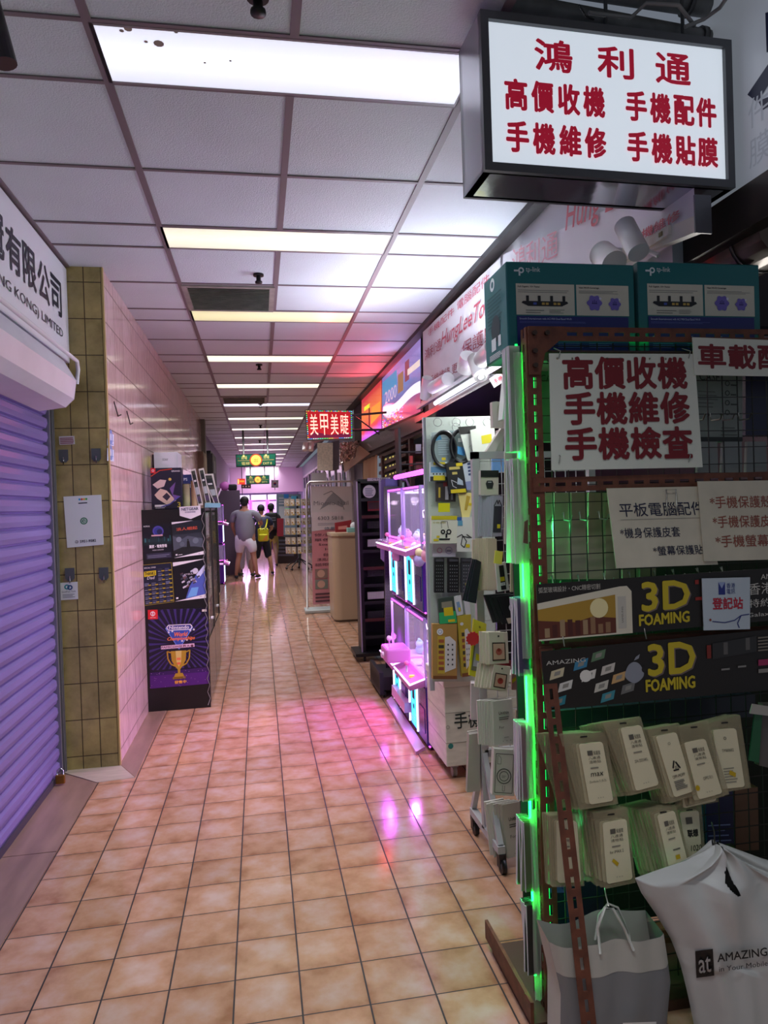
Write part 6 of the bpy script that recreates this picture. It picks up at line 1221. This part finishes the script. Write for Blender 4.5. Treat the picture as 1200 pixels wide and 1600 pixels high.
# left wall pipe box and far shop units on the left
t = thing('fuse_box', 'small brown metal box on the left wall above the cabinet', 'box', (-.84, 11.2, 2.1)); obj('case', B().bx((-.86, 10.6, 1.95), (-.78, 11.3, 2.35), M('#7a6452', .5, noise=.3, scale=12)), t); obj('door', B().bx((-.779, 10.65, 2.0), (-.775, 11.25, 2.3), M('#8a7460', .5)), t)
t = thing('wall_post', 'grey post at the end of the tiled wall', 'post', (-.9, 11.5, 0)); obj('post', B().bx((-.98, 11.4, 0), (-.8, 11.6, CE), M('#6d6a62', .5)), t)
t = thing('dark_cabinet', 'dark tall cabinet with a monitor beyond the tiled wall', 'cabinet', (-.85, 12.3, 0)); obj('body', B().bx((-.949, 11.7, 0), (-.74, 12.6, 2.45), M('#1e1a1e', .4)), t); obj('upper_panel', B().bx((-.95, 11.65, 1.9), (-.71, 12.6, 2.4), M('#2a2428', .5)), t); obj('label_card', B().bx((-.707, 11.9, 2.1), (-.704, 12.2, 2.3), '#8d8a90'), t)
t = thing('monitor', 'grey monitor on the dark counter at the left', 'monitor', (-.75, 13, 1.7)); obj('screen', B().box((-.74, 13.0, 1.75), (.05, .4, .28), M('#c9c4d4', .3), Matrix.Rotation(.4, 3, 'Y')), t); obj('stand', B().bx((-.8, 12.97, 0), (-.74, 13.03, 1.65), '#3a363c'), t)
t = thing('grey_partition', 'dark mauve partition panel behind the man in grey', 'partition', (-.5, 16.5, 0)); obj('panel', B().bx((-.92, 16.3, .0), (-.42, 16.4, 1.92), M('#5a4a5c', .5)), t)
t = thing('pink_bag', 'pink bag on top of the mauve partition', 'bag', (-.8, 16.2, 1.95)); obj('body', B().sph((-.75, 16.35, 2.02), .12, M('#e07ad8', .5), 2, (1, .6, .9)), t)
t = thing('black_bag', 'black item on top of the mauve partition', 'bag', (-.55, 16.35, 1.95)); obj('body', B().box((-.58, 16.35, 1.99), (.2, .1, .14), '#17151a', bev=.03, seg=2), t)
# left far claw machines, front turned to the aisle
for k, (y, z, lb) in enumerate(((14.6, 0, 'neon claw machine on the left by the man in grey, lower'), (14.6, .80, 'neon claw machine on the left by the man in grey, upper'), (18.3, 0, 'claw machine on the left beyond the man, lower'), (18.3, .8, 'claw machine on the left beyond the man, upper'))):
    c = dup(stk[0], (-.95, y, z), (0, 0, math.pi), lb); lamp('claw_lamp', 'POINT', (-.95, y, z + .72), 3, (1, .72, 1), .05)
    lamp('claw_glow', 'SPOT', (-.62, y, z + .3), 6, (1, .25, .95), .03, target=(0, y - .3, z - .3), spot=2.0)
t = thing('white_partition', 'white display panels at the left of the claw machines', 'panel', (-.85, 13.7, .0)); obj('panel', B().bx((-.95, 13.6, .02), (-.78, 13.75, 1.62), M('#d9d6e4', .4)), t)
# ============================================================ HANGING SIGNS DOWN THE CORRIDOR
def led_sign():
    y = 7.5; c = [PY(*k, y) for k in ((480, 688), (551, 686), (550, 641), (477, 640))]
    t = thing('led_sign', 'red LED sign with four Chinese characters and coloured dots hanging on the right', 'sign', sum(c, Vector()) / 4)
    obj('case', B().prism(c, (0, .08, 0), M('#6a5c50', .5)), t)
    p = Panel(*c); p.rect(.04, .06, .96, .94, M('#b8101c', .5, emit=.75)).poly([(.06, .06), (.94, .06), (.94, .22), (.5, .16), (.2, .26), (.06, .18)], M('#7a0c3c', .5, emit=.5)); p.build('led_panel', t)
    p = Panel(*c, lift=.002); ch = M('#ffd9c0', .4, emit=1.1)
    for i, k in enumerate('美甲美睫'): p.text(k, .08 + i * .222, .16, .70, ch, w=.17)
    p.build('lettering', t)
    p = Panel(*c, lift=.003); cols = [M(k, .4, emit=1.2) for k in ('#58ff7a', '#ffe25a', '#ff5a5a', '#4aa0ff', '#e8f4ff', '#4affc8')]
    for i in range(26): p.disc(.025 + i * .038, .955, .011, cols[(i * 7 // 5) % 6], 6).disc(.025 + i * .038, .045, .011, cols[(i // 3 + 3) % 6], 6)
    for j in range(14): p.disc(.02, .08 + j * .066, .011, cols[(j + 1) % 6], 6).disc(.98, .08 + j * .066, .011, cols[(j * 3) % 6], 6)
    p.build('border_lamp', t)
    obj('bracket', B().tube([c[1] + Vector((0, .04, .1)), c[1] + Vector((.35, .04, .1))], .012, '#4a3a38').tube([c[2] + Vector((0, .04, -.05)), c[2] + Vector((.4, .04, -.02))], .012, '#4a3a38').tube([c[2] + Vector((.02, .04, -.05)), c[1] + Vector((.3, .04, .05))], .008, '#4a3a38'), t)
    lamp('led_glow', 'SPOT', (.76, 7.40, 2.45), 9, (1, .08, .1), .08, target=(.6, 6.3, 2.92), spot=1.7)
led_sign()
gsn = None
for (y, bl, br, tr, tl, lb) in ((13, (369, 730), (431, 728), (431, 708), (368, 710), 'nearer green and gold direction sign hanging across the corridor'), (19, (385, 757), (421, 756), (421, 742), (384, 743), 'farther green and gold direction sign hanging down the corridor')):
    c = [PY(*k, y) for k in (bl, br, tr, tl)]; t = thing('direction_sign', lb, 'sign', sum(c, Vector()) / 4, 'green direction signs')
    obj('board', B().prism(c, (0, .06, 0), M('#14302c', .4)), t)
    p = Panel(*c, lift=.003); gr1 = M('#0f5a44', .4, emit=.25); go = M('#d8c878', .4, emit=.5)
    p.rect(.02, .08, .98, .92, gr1).rect(.05, .47, .95, .52, M('#a89458', .4, emit=.3)).disc(.5, .5, .16, M('#b04028', .4, emit=.5)).disc(.5, .5, .13, M('#e0cc5a', .4, emit=.6)).text('出', .45, .35, .3, M('#8c7a1c', .4, emit=.2), w=.1)
    for u in (.2, .75): p.text('商場', u - .06, .58, .26, go, w=.14).disc(u, .85, .03, go, 8)
    p.text('電梯', .14, .14, .24, go, w=.2).text('EXIT B', .68, .14, .18, go, w=.22).text('←', .04, .6, .15, '#8c2c2c').text('←', .04, .2, .15, '#8c2c2c'); p.build('lettering', t)
    for u in (.2, .8): a = c[3].lerp(c[2], u); obj('hanger', B().cyl(a + Vector((0, .03, 0)), (a.x, a.y + .03, CE), .018, '#1c1a1c', 8), t)
def flagp(p):
    p.disc(.5, .5, .2, '#c03040').poly([(.5 + .2 * math.cos(a), .5 + .2 * p.w / p.h * math.sin(a)) for a in [math.pi + k * math.pi / 10 for k in range(11)]], '#2a4a98')
    for u, v in ((.15, .8), (.8, .8), (.15, .2), (.8, .2)): p.bars(u - .05, v - .08, u + .07, v + .08, 3, '#2a2a30', .5, 0)
t = thing('sign_hanger', 'thin rods carrying the flag and the small shop signs from the ceiling', 'hanger', (.1, 20, 2.3)); obj('rod', B().cyl((PY(429, 750, 20.02).x, 20.02, 2.0), (PY(429, 750, 20.02).x, 20.02, CE), .01, '#3a3438'), t); obj('rod', B().cyl((PY(378, 750, 21.12).x, 21.12, 1.9), (PY(378, 750, 21.12).x, 21.12, CE), .01, '#3a3438'), t)
pack('flag', 'white flag with a red and blue circle hanging by the far signs', 'flag', R4(424, 750, 435, 762), 20, '#e6e2e8', .01, flagp)
pack('red_shop_sign', 'red and yellow lit shop sign far down on the left', 'sign', R4(371, 748, 383, 757), 21, M('#d83a2c', .4, emit=.9), .1, lambda p: p.rect(.05, .1, .2, .9, M('#ffe07a', .4, emit=1.2)).rect(.3, .4, .9, .7, M('#f0a03a', .4, emit=.8)))
pack('dark_shop_sign', 'small dark sign under the red shop sign far on the left', 'sign', R4(377, 757, 392, 763), 21, '#2c1c1a', .1, lambda p: [p.disc(.2 + .3 * k, .5, .08, '#c8a49a', 8) for k in range(3)])
# end of the corridor
struct('lintel', B().bx((-1.0, 25, 2.05), (1.55, 25.2, CE), M('#d9bcd4', .5)))
b = B().bx((-1.3, 29, 0), (2.6, 29.1, CE), M('#a08ab0', .5)); struct('wall_back', b)
for k, (x, lb) in enumerate(((-.62, 'left'), (.0, 'middle'), (.62, 'right'))):
    t = thing('arcade_machine', f'bright pink lit arcade machine at the corridor end, {lb} of three', 'arcade machine', (x, 26.5, 0), 'arcade machines at the corridor end')
    obj('cabinet', B().bx((x - .28, 26.3, 0), (x + .28, 26.9, .9), M('#5a2a78', .4)), t); obj('lit_window', B().bx((x - .26, 26.32, .9), (x + .26, 26.85, 1.75), M('#e6b8ff', .4, emit=1.3)), t); obj('neon_frame', B().tube([(x - .27, 26.3, .9), (x - .27, 26.3, 1.8), (x + .27, 26.3, 1.8), (x + .27, 26.3, .9)], .03, M('#ff5af0', .4, emit=2), 8), t); obj('header', B().bx((x - .28, 26.28, 1.82), (x + .28, 26.9, 2.0), M('#f4ecff', .4, emit=1)), t)
lamp('end_glow', 'AREA', (0, 25.5, 1.5), 26, (1, .6, 1), 1.6, 1, target=(0, 20, .5))
lamp('end_glow', 'AREA', (0, 23.5, 2.6), 26, (1, .65, 1), 1.6, 1.5, target=(0, 24.5, 0))
# ============================================================ FAR RIGHT SHOP FRONTS
gls = M('#7f9aa8', .08, alpha=.4); alu = M('#b4b0b4', .35, .5)
for k in range(5):
    y0 = 11.2 + k * 2.4; t = thing('glass_shopfront', f'{ORD[k]} glazed shop front with pale frames along the far right', 'shop front', (1.5, y0, 0), 'glazed shop fronts on the far right')
    obj('frame', B().bx((1.46, y0, 0), (1.52, y0 + .06, 2.5), alu).bx((1.46, y0 + 2.3, 0), (1.52, y0 + 2.36, 2.5), alu).bx((1.46, y0 + 1.15, 0), (1.51, y0 + 1.2, 2.4), alu).bx((1.46, y0, 2.44), (1.53, y0 + 2.36, 2.5), alu).bx((1.46, y0, 0), (1.52, y0 + 2.36, .12), alu), t)
    obj('glass_pane', B().bx((1.48, y0 + .06, .12), (1.49, y0 + 2.3, 2.44), gls), t)
    for j in range(3): obj('poster', B().bx((1.47, y0 + .2 + j * .7, 1.2 + .2 * (j % 2)), (1.475, y0 + .6 + j * .7, 2.1), M(('#c9ccd4', '#8fa8b8', '#d4c8cc')[(j + k) % 3], .5)), t)
t = thing('lit_pillar', 'pale glittering pillar box under the LED sign', 'pillar', (.95, 12, 1.9)); c = [PY(*k, 12) for k in ((496, 735), (520, 735), (520, 692), (496, 692))]
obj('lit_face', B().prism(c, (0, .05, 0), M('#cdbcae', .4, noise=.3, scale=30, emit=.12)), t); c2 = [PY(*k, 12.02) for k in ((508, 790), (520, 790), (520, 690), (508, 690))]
c3 = [PY(*k, 12.03) for k in ((519, 735), (530, 733), (530, 688), (519, 690))]; obj('grey_side', B().prism(c3, (0, .3, 0), M('#7d7480', .5)), t)
c4 = [PY(*k, 12.0) for k in ((486, 758), (511, 757), (510, 738), (487, 739))]; obj('lower_plate', B().prism(c4, (0, .04, 0), M('#a9a2a8', .4)), t)
t = thing('foil_duct', 'crumpled silver foil duct beside the LED sign', 'duct', PX(545, 712, 1.35)); fq = [PY(*k, 9.8) for k in ((531, 728), (556, 716), (562, 690), (531, 692))]
obj('foil', B().grid(lambda u, v: fq[0].lerp(fq[1], u).lerp(fq[3].lerp(fq[2], u), v) + Vector((0, .06 * R.random(), .02 * R.random())), 22, 16, M('#e0d6d0', .22, .8), False), t)
for k, (u, lb) in enumerate(((478, 'left'), (487, 'right'))):
    a = PY(u, 697, 9.5); t = thing('ceiling_spotlight', f'white spotlight under the LED sign, {lb} of two', 'spotlight', a, 'white spotlights under the LED sign'); obj('can_body', B().cyl(a + Vector((0, 0, .04)), a + Vector((-.02, -.04, -.06)), .036, '#d8d4d4'), t); obj('arm', B().tube([a + Vector((0, 0, .04)), a + Vector((.2, 0, .09)), a + Vector((.35, .0, .08))], .01, '#b0aab0'), t)
# beige counter
t = thing('reception_counter', 'beige rounded counter beside the pink banner stand', 'counter', (1.15, 9.2, 0))
z1 = PY(540, 833, 9.0).z; be = M('#b09a80', .35)
xl, xr = .90, 1.40; r_ = .1
out = [(xl + r_ - r_ * math.sin(a), 8.92 + r_ - r_ * math.cos(a)) for a in [k * math.pi / 16 for k in range(9)]]
out = [(xr, 8.92)] + out + [(xl, 9.5), (xr, 9.5)]
obj('counter_body', B().prism([(x, y, .03) for x, y in out], (0, 0, z1 - .06), be), t); obj('counter_top', B().prism([((x - 1.15) * 1.04 + 1.15, (y - 9.2) * 1.04 + 9.2, z1 - .03) for x, y in out], (0, 0, .035), M('#bda88c', .3)), t); obj('plinth', B().prism([(x + .01, y + .01, 0) for x, y in out], (0, 0, .03), '#5a4a3c'), t)
a = PY(541, 834, 9.1); tb = thing('tissue_box', 'teal and white tissue box on the beige counter', 'tissue box', (a.x + .06, 9.1, z1)); obj('carton', B().box((a.x + .09, 9.1, z1 + .035), (.16, .1, .06), M('#7fb0ac', .4), bev=.006), tb); obj('tissue', B().sph((a.x + .10, 9.1, z1 + .09), .045, '#e6e8e8', 2, (1, .6, 1)), tb)
tb = thing('red_bag', 'dark red gift bag behind the tissue box on the counter', 'bag', (a.x - .05, 9.25, z1)); obj('body', B().prism([(a.x - .12, 9.3, z1), (a.x + .08, 9.3, z1), (a.x + .1, 9.3, z1 + .16), (a.x - .12, 9.3, z1 + .13)], (0, .06, 0), M('#8c1f28', .5)), tb); obj('print', B().prism([(a.x - .08, 9.298, z1 + .04), (a.x + .04, 9.298, z1 + .04), (a.x + .04, 9.298, z1 + .09), (a.x - .08, 9.298, z1 + .08)], (0, .001, 0), '#c8847c'), tb)
# banner stand
yb_ = 9.95
t = thing('banner_stand', 'tall pink and grey salon banner stand with a phone number beside the counter', 'banner stand', (.82, yb_, 0))
pz = lambda u, v: PY(u, v, yb_)
obj('pole_frame', B().tube([pz(480, 952), pz(479, 770), pz(480, 757), pz(484, 753), pz(548, 752), pz(553, 757), pz(556, 770)], .014, M('#b9b4b0', .35, .5), 8), t)
fb_ = [pz(489, 945), pz(556, 940), pz(549, 760), pz(486, 760)]
obj('banner_sheet', B().prism(fb_, (0, .004, 0), M('#cb8790', .5)), t)
p = Panel(*fb_, lift=.003); gy = M('#c9cacd', .5); dk_ = M('#3c2a34', .5)
p.rect(.0, .78, 1, 1, gy).poly([(0, .62), (1, .66), (1, .78), (0, .78)], M('#d2ccd0', .5)).poly([(.2, .8), (.5, .86), (.75, .82), (.85, .86), (.55, .95), (.4, .9)], M('#8c9298', .5)).line([(.3, .93), (.5, .96), (.7, .9), (.8, .8)], .02, M('#7d8288', .5))
p.text('Miomio Nail', .06, .84, .035, M('#6d737a', .5), w=.85).text('6303 5818', .15, .715, .03, M('#5c6068', .5), w=.62, bold=.01).bars(.15, .67, .75, .695, 2, '#8a8a94', .4).text('修眉:', .3, .625, .03, M('#4a6a80', .5), w=.3)
for k, (s, al) in enumerate((('修/拆手甲', 0), ('單色美甲:', 0), ('SoakOff gel', .1), ('Hard gel', .25), ('台式美甲', .2), ('漂亮/閃粉/漸層', .05), ('貓眼&鏡面', .0))): p.text(s, .06 + al, .575 - k * .042, .026, dk_, w=.9 - al - .1)
for i in range(2):
    for j in range(2): p.rect(.06 + i * .34, .13 + j * .09, .36 + i * .34, .21 + j * .09, M(('#7a8078', '#a8806c', '#8c746c', '#6c6a64')[i + 2 * j], .5)).disc(.2 + i * .34, .17 + j * .09, .09, M('#c8a090', .5))
p.bars(.06, .02, .9, .11, 3, '#5a3a44', .5); p.build('print', t)
obj('foot', B().bx((pz(476, 955).x, yb_ - .16, 0), (1.0, yb_ + .16, .05), M('#a9aeac', .4), .01), t)
# small plant behind the stand
# spinner rack with phone cases
t = thing('spinner_rack', 'black rotating floor rack filled with boxed phone cases', 'display stand', (.87, 16.9, 0))
bk3 = M('#17161a', .4); cx, cy = .90, 16.9
obj('pole', B().cyl((cx, cy, .1), (cx, cy, 1.75), .025, bk3), t)
for k in range(5):
    a = k * 2 * math.pi / 5 + .3; l = obj('base_leg', B().tube([(cx, cy, .28), (cx + .32 * math.cos(a), cy + .32 * math.sin(a), .08)], .014, bk3, 6), t); obj('castor', B().sph((cx + .32 * math.cos(a), cy + .32 * math.sin(a), .035), .035, bk3, 1), l)
for z in (.45, .68, .91, 1.14, 1.37): obj('ring_shelf', B().tube([(cx + .26 * math.cos(a), cy + .26 * math.sin(a), z) for a in [k * math.pi / 8 for k in range(16)]], .012, bk3, 6, closed=True), t)
obj('header_card', B().bx((cx - .14, cy - .02, 1.62), (cx + .02, cy - .01, 1.76), M('#4aa0c8', .4)), t)
first = None
for j in range(6):
    for i in range(7):
        a = math.pi + .25 + i * (math.pi - .5) / 6; z = .40 + .225 * j; x, y = cx + .28 * math.cos(a), cy + .28 * math.sin(a)
        if first is None:
            first = thing('boxed_phone_case', 'boxed phone case on the rotating rack', 'box', (0, 0, 0), 'boxed phone cases on the rotating rack')
            obj('carton', B().bx((-.045, -.03, 0), (.045, .03, .16), M('#c9b9a8', .5)), first); faceY(-.045, .045, 0, .16, -.031, lift=.002).rect(.15, .2, .85, .7, '#e6dcd0').rect(.2, .25, .6, .5, '#b8884a').rect(.5, .05, .95, .2, '#d8b83a').build('print', first)
            c = first
        else: c = dup(first)
        c.location = (x, y, z); c.rotation_euler = (0, 0, a + math.pi / 2)
        w = 'top second third fourth fifth bottom'.split()[5 - j]; c['label'] = f'{"leftmost second third middle fifth sixth rightmost".split()[i]} boxed phone case on the {w} tier of the rotating rack'
pack('red_goods', 'red hanging goods behind the rotating rack, left side', 'goods', R4(433, 810, 443, 838), 18, '#8c2838', .2)
pack('dark_stall', 'dark stall of goods behind the rotating rack', 'stall', R4(432, 838, 470, 882), 19, '#2a2426', .3, lambda p: p.bars(.05, .3, .95, .95, 5, '#5a5a6a', .5))
pack('shop_display', 'teal lit shop display far down on the right', 'shop display', R4(432, 772, 470, 836), 22, '#7f98a4', .3, lambda p: p.rect(.1, .4, .5, .7, '#c9d4d8').rect(.35, .5, .55, .65, M('#5ad88a', .4, emit=.4)).bars(.1, .75, .9, .95, 3, '#c4ccd0', .5).rect(.3, .9, .5, 1, '#3a8ad0'))
t = thing('stall_counter', 'dark low counter under the teal lit shop display', 'counter', (PY(450, 836, 22).x, 22.15, 0)); obj('counter_body', B().bx((PY(432, 836, 22).x, 22, 0), (PY(470, 836, 22).x, 22.3, PY(450, 836, 22).z - .005), M('#2c2a30', .5)), t)
# ============================================================ PEOPLE
def limb_mesh(joints, edges, radii, mat, name, parent, sub=1, root=0):
    me = bpy.data.meshes.new(name); me.from_pydata([Vector(j) for j in joints], edges, []); me.update()
    tmp = bpy.data.objects.new('tmp', me); COL.objects.link(tmp)
    md = tmp.modifiers.new('s', 'SKIN'); sv = me.skin_vertices[0].data
    for i, r in enumerate(radii): sv[i].radius = (r, r) if not isinstance(r, tuple) else r; sv[i].use_root = (i == root)
    md.use_smooth_shade = True
    s2 = tmp.modifiers.new('u', 'SUBSURF'); s2.levels = sub; s2.render_levels = sub
    bpy.context.view_layer.update(); ev = tmp.evaluated_get(bpy.context.evaluated_depsgraph_get()); m2 = bpy.data.meshes.new_from_object(ev)
    bpy.data.objects.remove(tmp); bpy.data.meshes.remove(me)
    m2.materials.clear(); m2.materials.append(mat)
    if parent is not None: m2.transform(wm(parent).inverted())
    for f in m2.polygons: f.material_index = 0; f.use_smooth = True
    o = bpy.data.objects.new(name, m2); COL.objects.link(o); o.parent = parent; return o
def person(label, x, y, H, face, skin, shirt, short, hair, shoe, arms, lean=0, girth=1.0, cap=None, short_len=.30, stance=.1, feet=None):
    """face: heading angle, 0 looks along +y (back to the camera); arms: two (elbow, wrist) pairs in body space, units of H"""
    t = thing('person', label, 'person', (x, y, 0)); fw = Vector((math.sin(face), math.cos(face), 0)); rt = Vector((math.cos(face), -math.sin(face), 0))
    def P(a, f, z): return Vector((x, y, 0)) + rt * a * H + fw * (f + lean * max(0, z - .5)) * H + Vector((0, 0, z * H))
    g = girth; J, E, Rr = [], [], []
    def add(p, r, par=None):
        J.append(p); Rr.append(r * H if not isinstance(r, tuple) else tuple(k * H for k in r))
        if par is not None: E.append((par, len(J) - 1))
        return len(J) - 1
    pel = add(P(0, 0, .52), (.075 * g, .06 * g)); wa = add(P(0, 0, .60), (.075 * g, .06 * g), pel); ch = add(P(0, 0, .72), (.085 * g, .06 * g), wa); sh = add(P(0, 0, .80), (.06, .045), ch); nk = add(P(0, .01, .845), .03, sh); hd = add(P(0, .02, .89), (.042, .05), nk); tp = add(P(0, .02, .955), (.042, .05), hd)
    ank = []
    for s in (-1, 1):
        fx = (feet[0 if s < 0 else 1] if feet else (s * stance, 0))
        hp = add(P(s * .052 * g, 0, .49), .058 * g, pel); kn = add(P(s * .055 + (fx[0] - s * .055) * .45, .015 + fx[1] * .5, .28), .036, hp); cf = add(P(s * .055 + (fx[0] - s * .055) * .7, fx[1] * .7 - .005, .19), .034, kn); an = add(P(fx[0], fx[1] - .01, .045), .02, cf); to = add(P(fx[0] * 1.08, fx[1] + .06, .022), .02, an); ank.append((fx, s))
    hands = []
    for s, (el, wr) in zip((-1, 1), arms):
        so = add(P(s * .105 * g, 0, .79), .038, sh); e = add(P(*el), .026, so); w = add(P(*wr), .016, e)
        d = (P(*wr) - P(*el)).normalized(); pa = add(P(*wr) + d * .03 * H, (.02, .012), w)
        side = d.cross(fw).normalized() if abs(d.dot(fw)) < .9 else rt
        for k in range(4):
            q = P(*wr) + d * .055 * H + side * (k - 1.5) * .010 * H; f1 = add(q, .0052, pa); add(q + (d * .03 + fw * .012) * H * (1 - .12 * abs(k - 1.3)), .0042, f1)
        q = P(*wr) + d * .03 * H + side * .024 * H; f1 = add(q, .0055, pa); add(q + (d * .02 + side * .008) * H, .0045, f1)
    limb_mesh(J, E, Rr, M(skin, .5), 'body', t)
    # clothes
    cj = [P(0, 0, .40), P(0, 0, .60), P(0, 0, .72), P(0, 0, .805)]
    jj = list(cj); ee = [(0, 1), (1, 2), (2, 3)]; rr = [(.102 * g * H, .085 * g * H), (.098 * g * H, .08 * g * H), (.10 * g * H, .075 * g * H), (.06 * H, .05 * H)]
    for s, (el, wr) in zip((-1, 1), arms):
        a = P(s * .11 * g, 0, .785); b_ = a.lerp(P(*el), .75); n0 = len(jj); jj += [a, b_]; ee += [(3, n0), (n0, n0 + 1)]; rr += [.047 * H, .042 * H]
    limb_mesh(jj, ee, rr, M(shirt, .7), 'shirt', t)
    jj = [P(0, 0, .575), P(0, 0, .49)]; ee = [(0, 1)]; rr = [(.088 * g * H, .068 * g * H), (.085 * g * H, .07 * g * H)]
    for (fx, s) in ank:
        a = P(s * .055 * g, 0, .455); b_ = P(s * .055 + (fx[0] - s * .055) * .4, .012 + fx[1] * .45, short_len); n0 = len(jj); jj += [a, b_]; ee += [(1, n0), (n0, n0 + 1)]; rr += [.066 * g * H, (.05 if short_len > .2 else .035) * H]
    limb_mesh(jj, ee, rr, M(short, .7), 'shorts', t)
    for (fx, s) in ank:
        a = P(fx[0], fx[1] - .025, .02); b_ = P(fx[0] * 1.08, fx[1] + .085, .016); limb_mesh([a, a.lerp(b_, .5) + Vector((0, 0, .008)), b_], [(0, 1), (1, 2)], [(.024 * H, .02 * H), (.027 * H, .022 * H), (.022 * H, .015 * H)], M(shoe, .6), 'shoe', t)
    hc = P(0, .012, .935)
    obj('hair', B().sph(hc + Vector((0, 0, .012 * H)), .054 * H, M(cap or hair, .7), 3, (1, 1.1, 1.05)), t)
    if cap: obj('cap_brim', B().box(hc + fw * .07 * H + Vector((0, 0, .012 * H)), (.08 * H, .06 * H, .008), M(cap, .7), Matrix.Rotation(-face, 3, 'Z'), bev=.003), t)
    else: obj('hair_back', B().sph(hc - fw * .012 * H - Vector((0, 0, .012 * H)), .048 * H, M(hair, .7), 2), t)
    for s in (-1, 1): obj('ear', B().sph(P(s * .05, .02, .91), .014 * H, M(skin, .5), 1, (.5, .8, 1.2)), t)
    obj('face', B().sph(P(0, .066, .905), .010 * H, M(skin, .5), 1, (.8, 1, 1.3)).sph(P(-.018, .062, .925), .005 * H, '#1a1412', 1).sph(P(.018, .062, .925), .005 * H, '#1a1412', 1).box(P(0, .062, .883), (.024 * H, .006 * H, .004 * H), '#8c4a44', Matrix.Rotation(-face, 3, 'Z')), t)
    return t, P
ym = 15.4
t, P = person('man seen from behind in a grey t-shirt and white shorts', -.31, ym, 1.76, .25, '#b07a64', '#8a8694', '#e6e0ec', '#17120f', '#1f1c2c', (((-.165, .02, .64), (-.16, .10, .55)), ((.19, .06, .66), (.14, .17, .64))), girth=1.3, stance=.13, short_len=.30)
k2 = PZ(398, 893)
t2, P2_ = person('young person in dark clothes leaning beside the man, carrying the yellow backpack', .04, 16.1, 1.58, .0, '#b98870', '#2a2c4c', '#1c1d2c', '#121014', '#15161a', (((-.15, .06, .66), (-.1, .14, .6)), ((.15, .06, .66), (.1, .14, .6))), lean=.12, cap='#141318', short_len=.22, feet=((-.14, .02), (.13, -.03)))
bpk = thing('backpack', 'yellow backpack with orange print on the back of the young person', 'backpack', (.04, 15.95, .9))
c = Vector((.07, 15.93, .9)); yb2 = M('#d6cf1c', .5)
obj('bag_body', B().box(c, (.24, .12, .30), yb2, bev=.045, seg=3), bpk); obj('front_pocket', B().box(c + Vector((0, -.07, -.06)), (.19, .05, .15), yb2, bev=.02, seg=2), bpk)
for s in (-1, 1): obj('strap', B().tube([c + Vector((s * .05, .02, .14)), c + Vector((s * .09, .02, .26)), c + Vector((s * .10, .10, .34))], .016, yb2, 8), bpk)
Panel(c + Vector((-.02, -.0965, -.12)), c + Vector((.09, -.0965, -.12)), c + Vector((.09, -.0965, .0)), c + Vector((-.02, -.0965, .0))).poly([(0, 0), (1, 0), (1, 1), (.6, .8)], '#e8963a').build('orange_print', bpk)
Panel(c + Vector((-.11, -.061, .1)), c + Vector((.11, -.061, .1)), c + Vector((.11, -.061, .18)), c + Vector((-.11, -.061, .18)), lift=.002).text('STDK', .05, .1, .8, '#1a1a14', w=.9, bold=.03).build('lettering', bpk)
person('person hidden in front of the man, only white trousers and green sneakers showing', -.34, 15.98, 1.6, .6, '#c09080', '#8a86a0', '#d4d0dc', '#1a1412', '#4c5a4a', (((-.12, .06, .66), (-.06, .14, .6)), ((.12, .06, .66), (.06, .14, .6))), short_len=.08)
t3, P3 = person('person in black walking away past the rotating rack with a dark backpack', .30, 18.4, 1.62, .05, '#8a6a5c', '#1a1a1e', '#a8964e', '#121012', '#141418', (((-.13, .0, .64), (-.12, .03, .53)), ((.13, .0, .64), (.12, .06, .54))), short_len=.16, feet=((-.05, .1), (.06, -.1)))
bp2 = thing('backpack', 'black striped backpack worn by the person walking away', 'backpack', (.3, 18.2, 1.1)); c = Vector((.30, 18.2, 1.16)); obj('bag_body', B().box(c, (.32, .14, .44), M('#151519', .6), bev=.05, seg=3), bp2); obj('stripe', B().box(c + Vector((0, -.072, .08)), (.22, .01, .03), '#5a5a62').box(c + Vector((0, -.072, .02)), (.22, .01, .03), '#5a5a62').box(c + Vector((0, -.072, -.1)), (.12, .01, .1), '#6a6a72'), bp2)
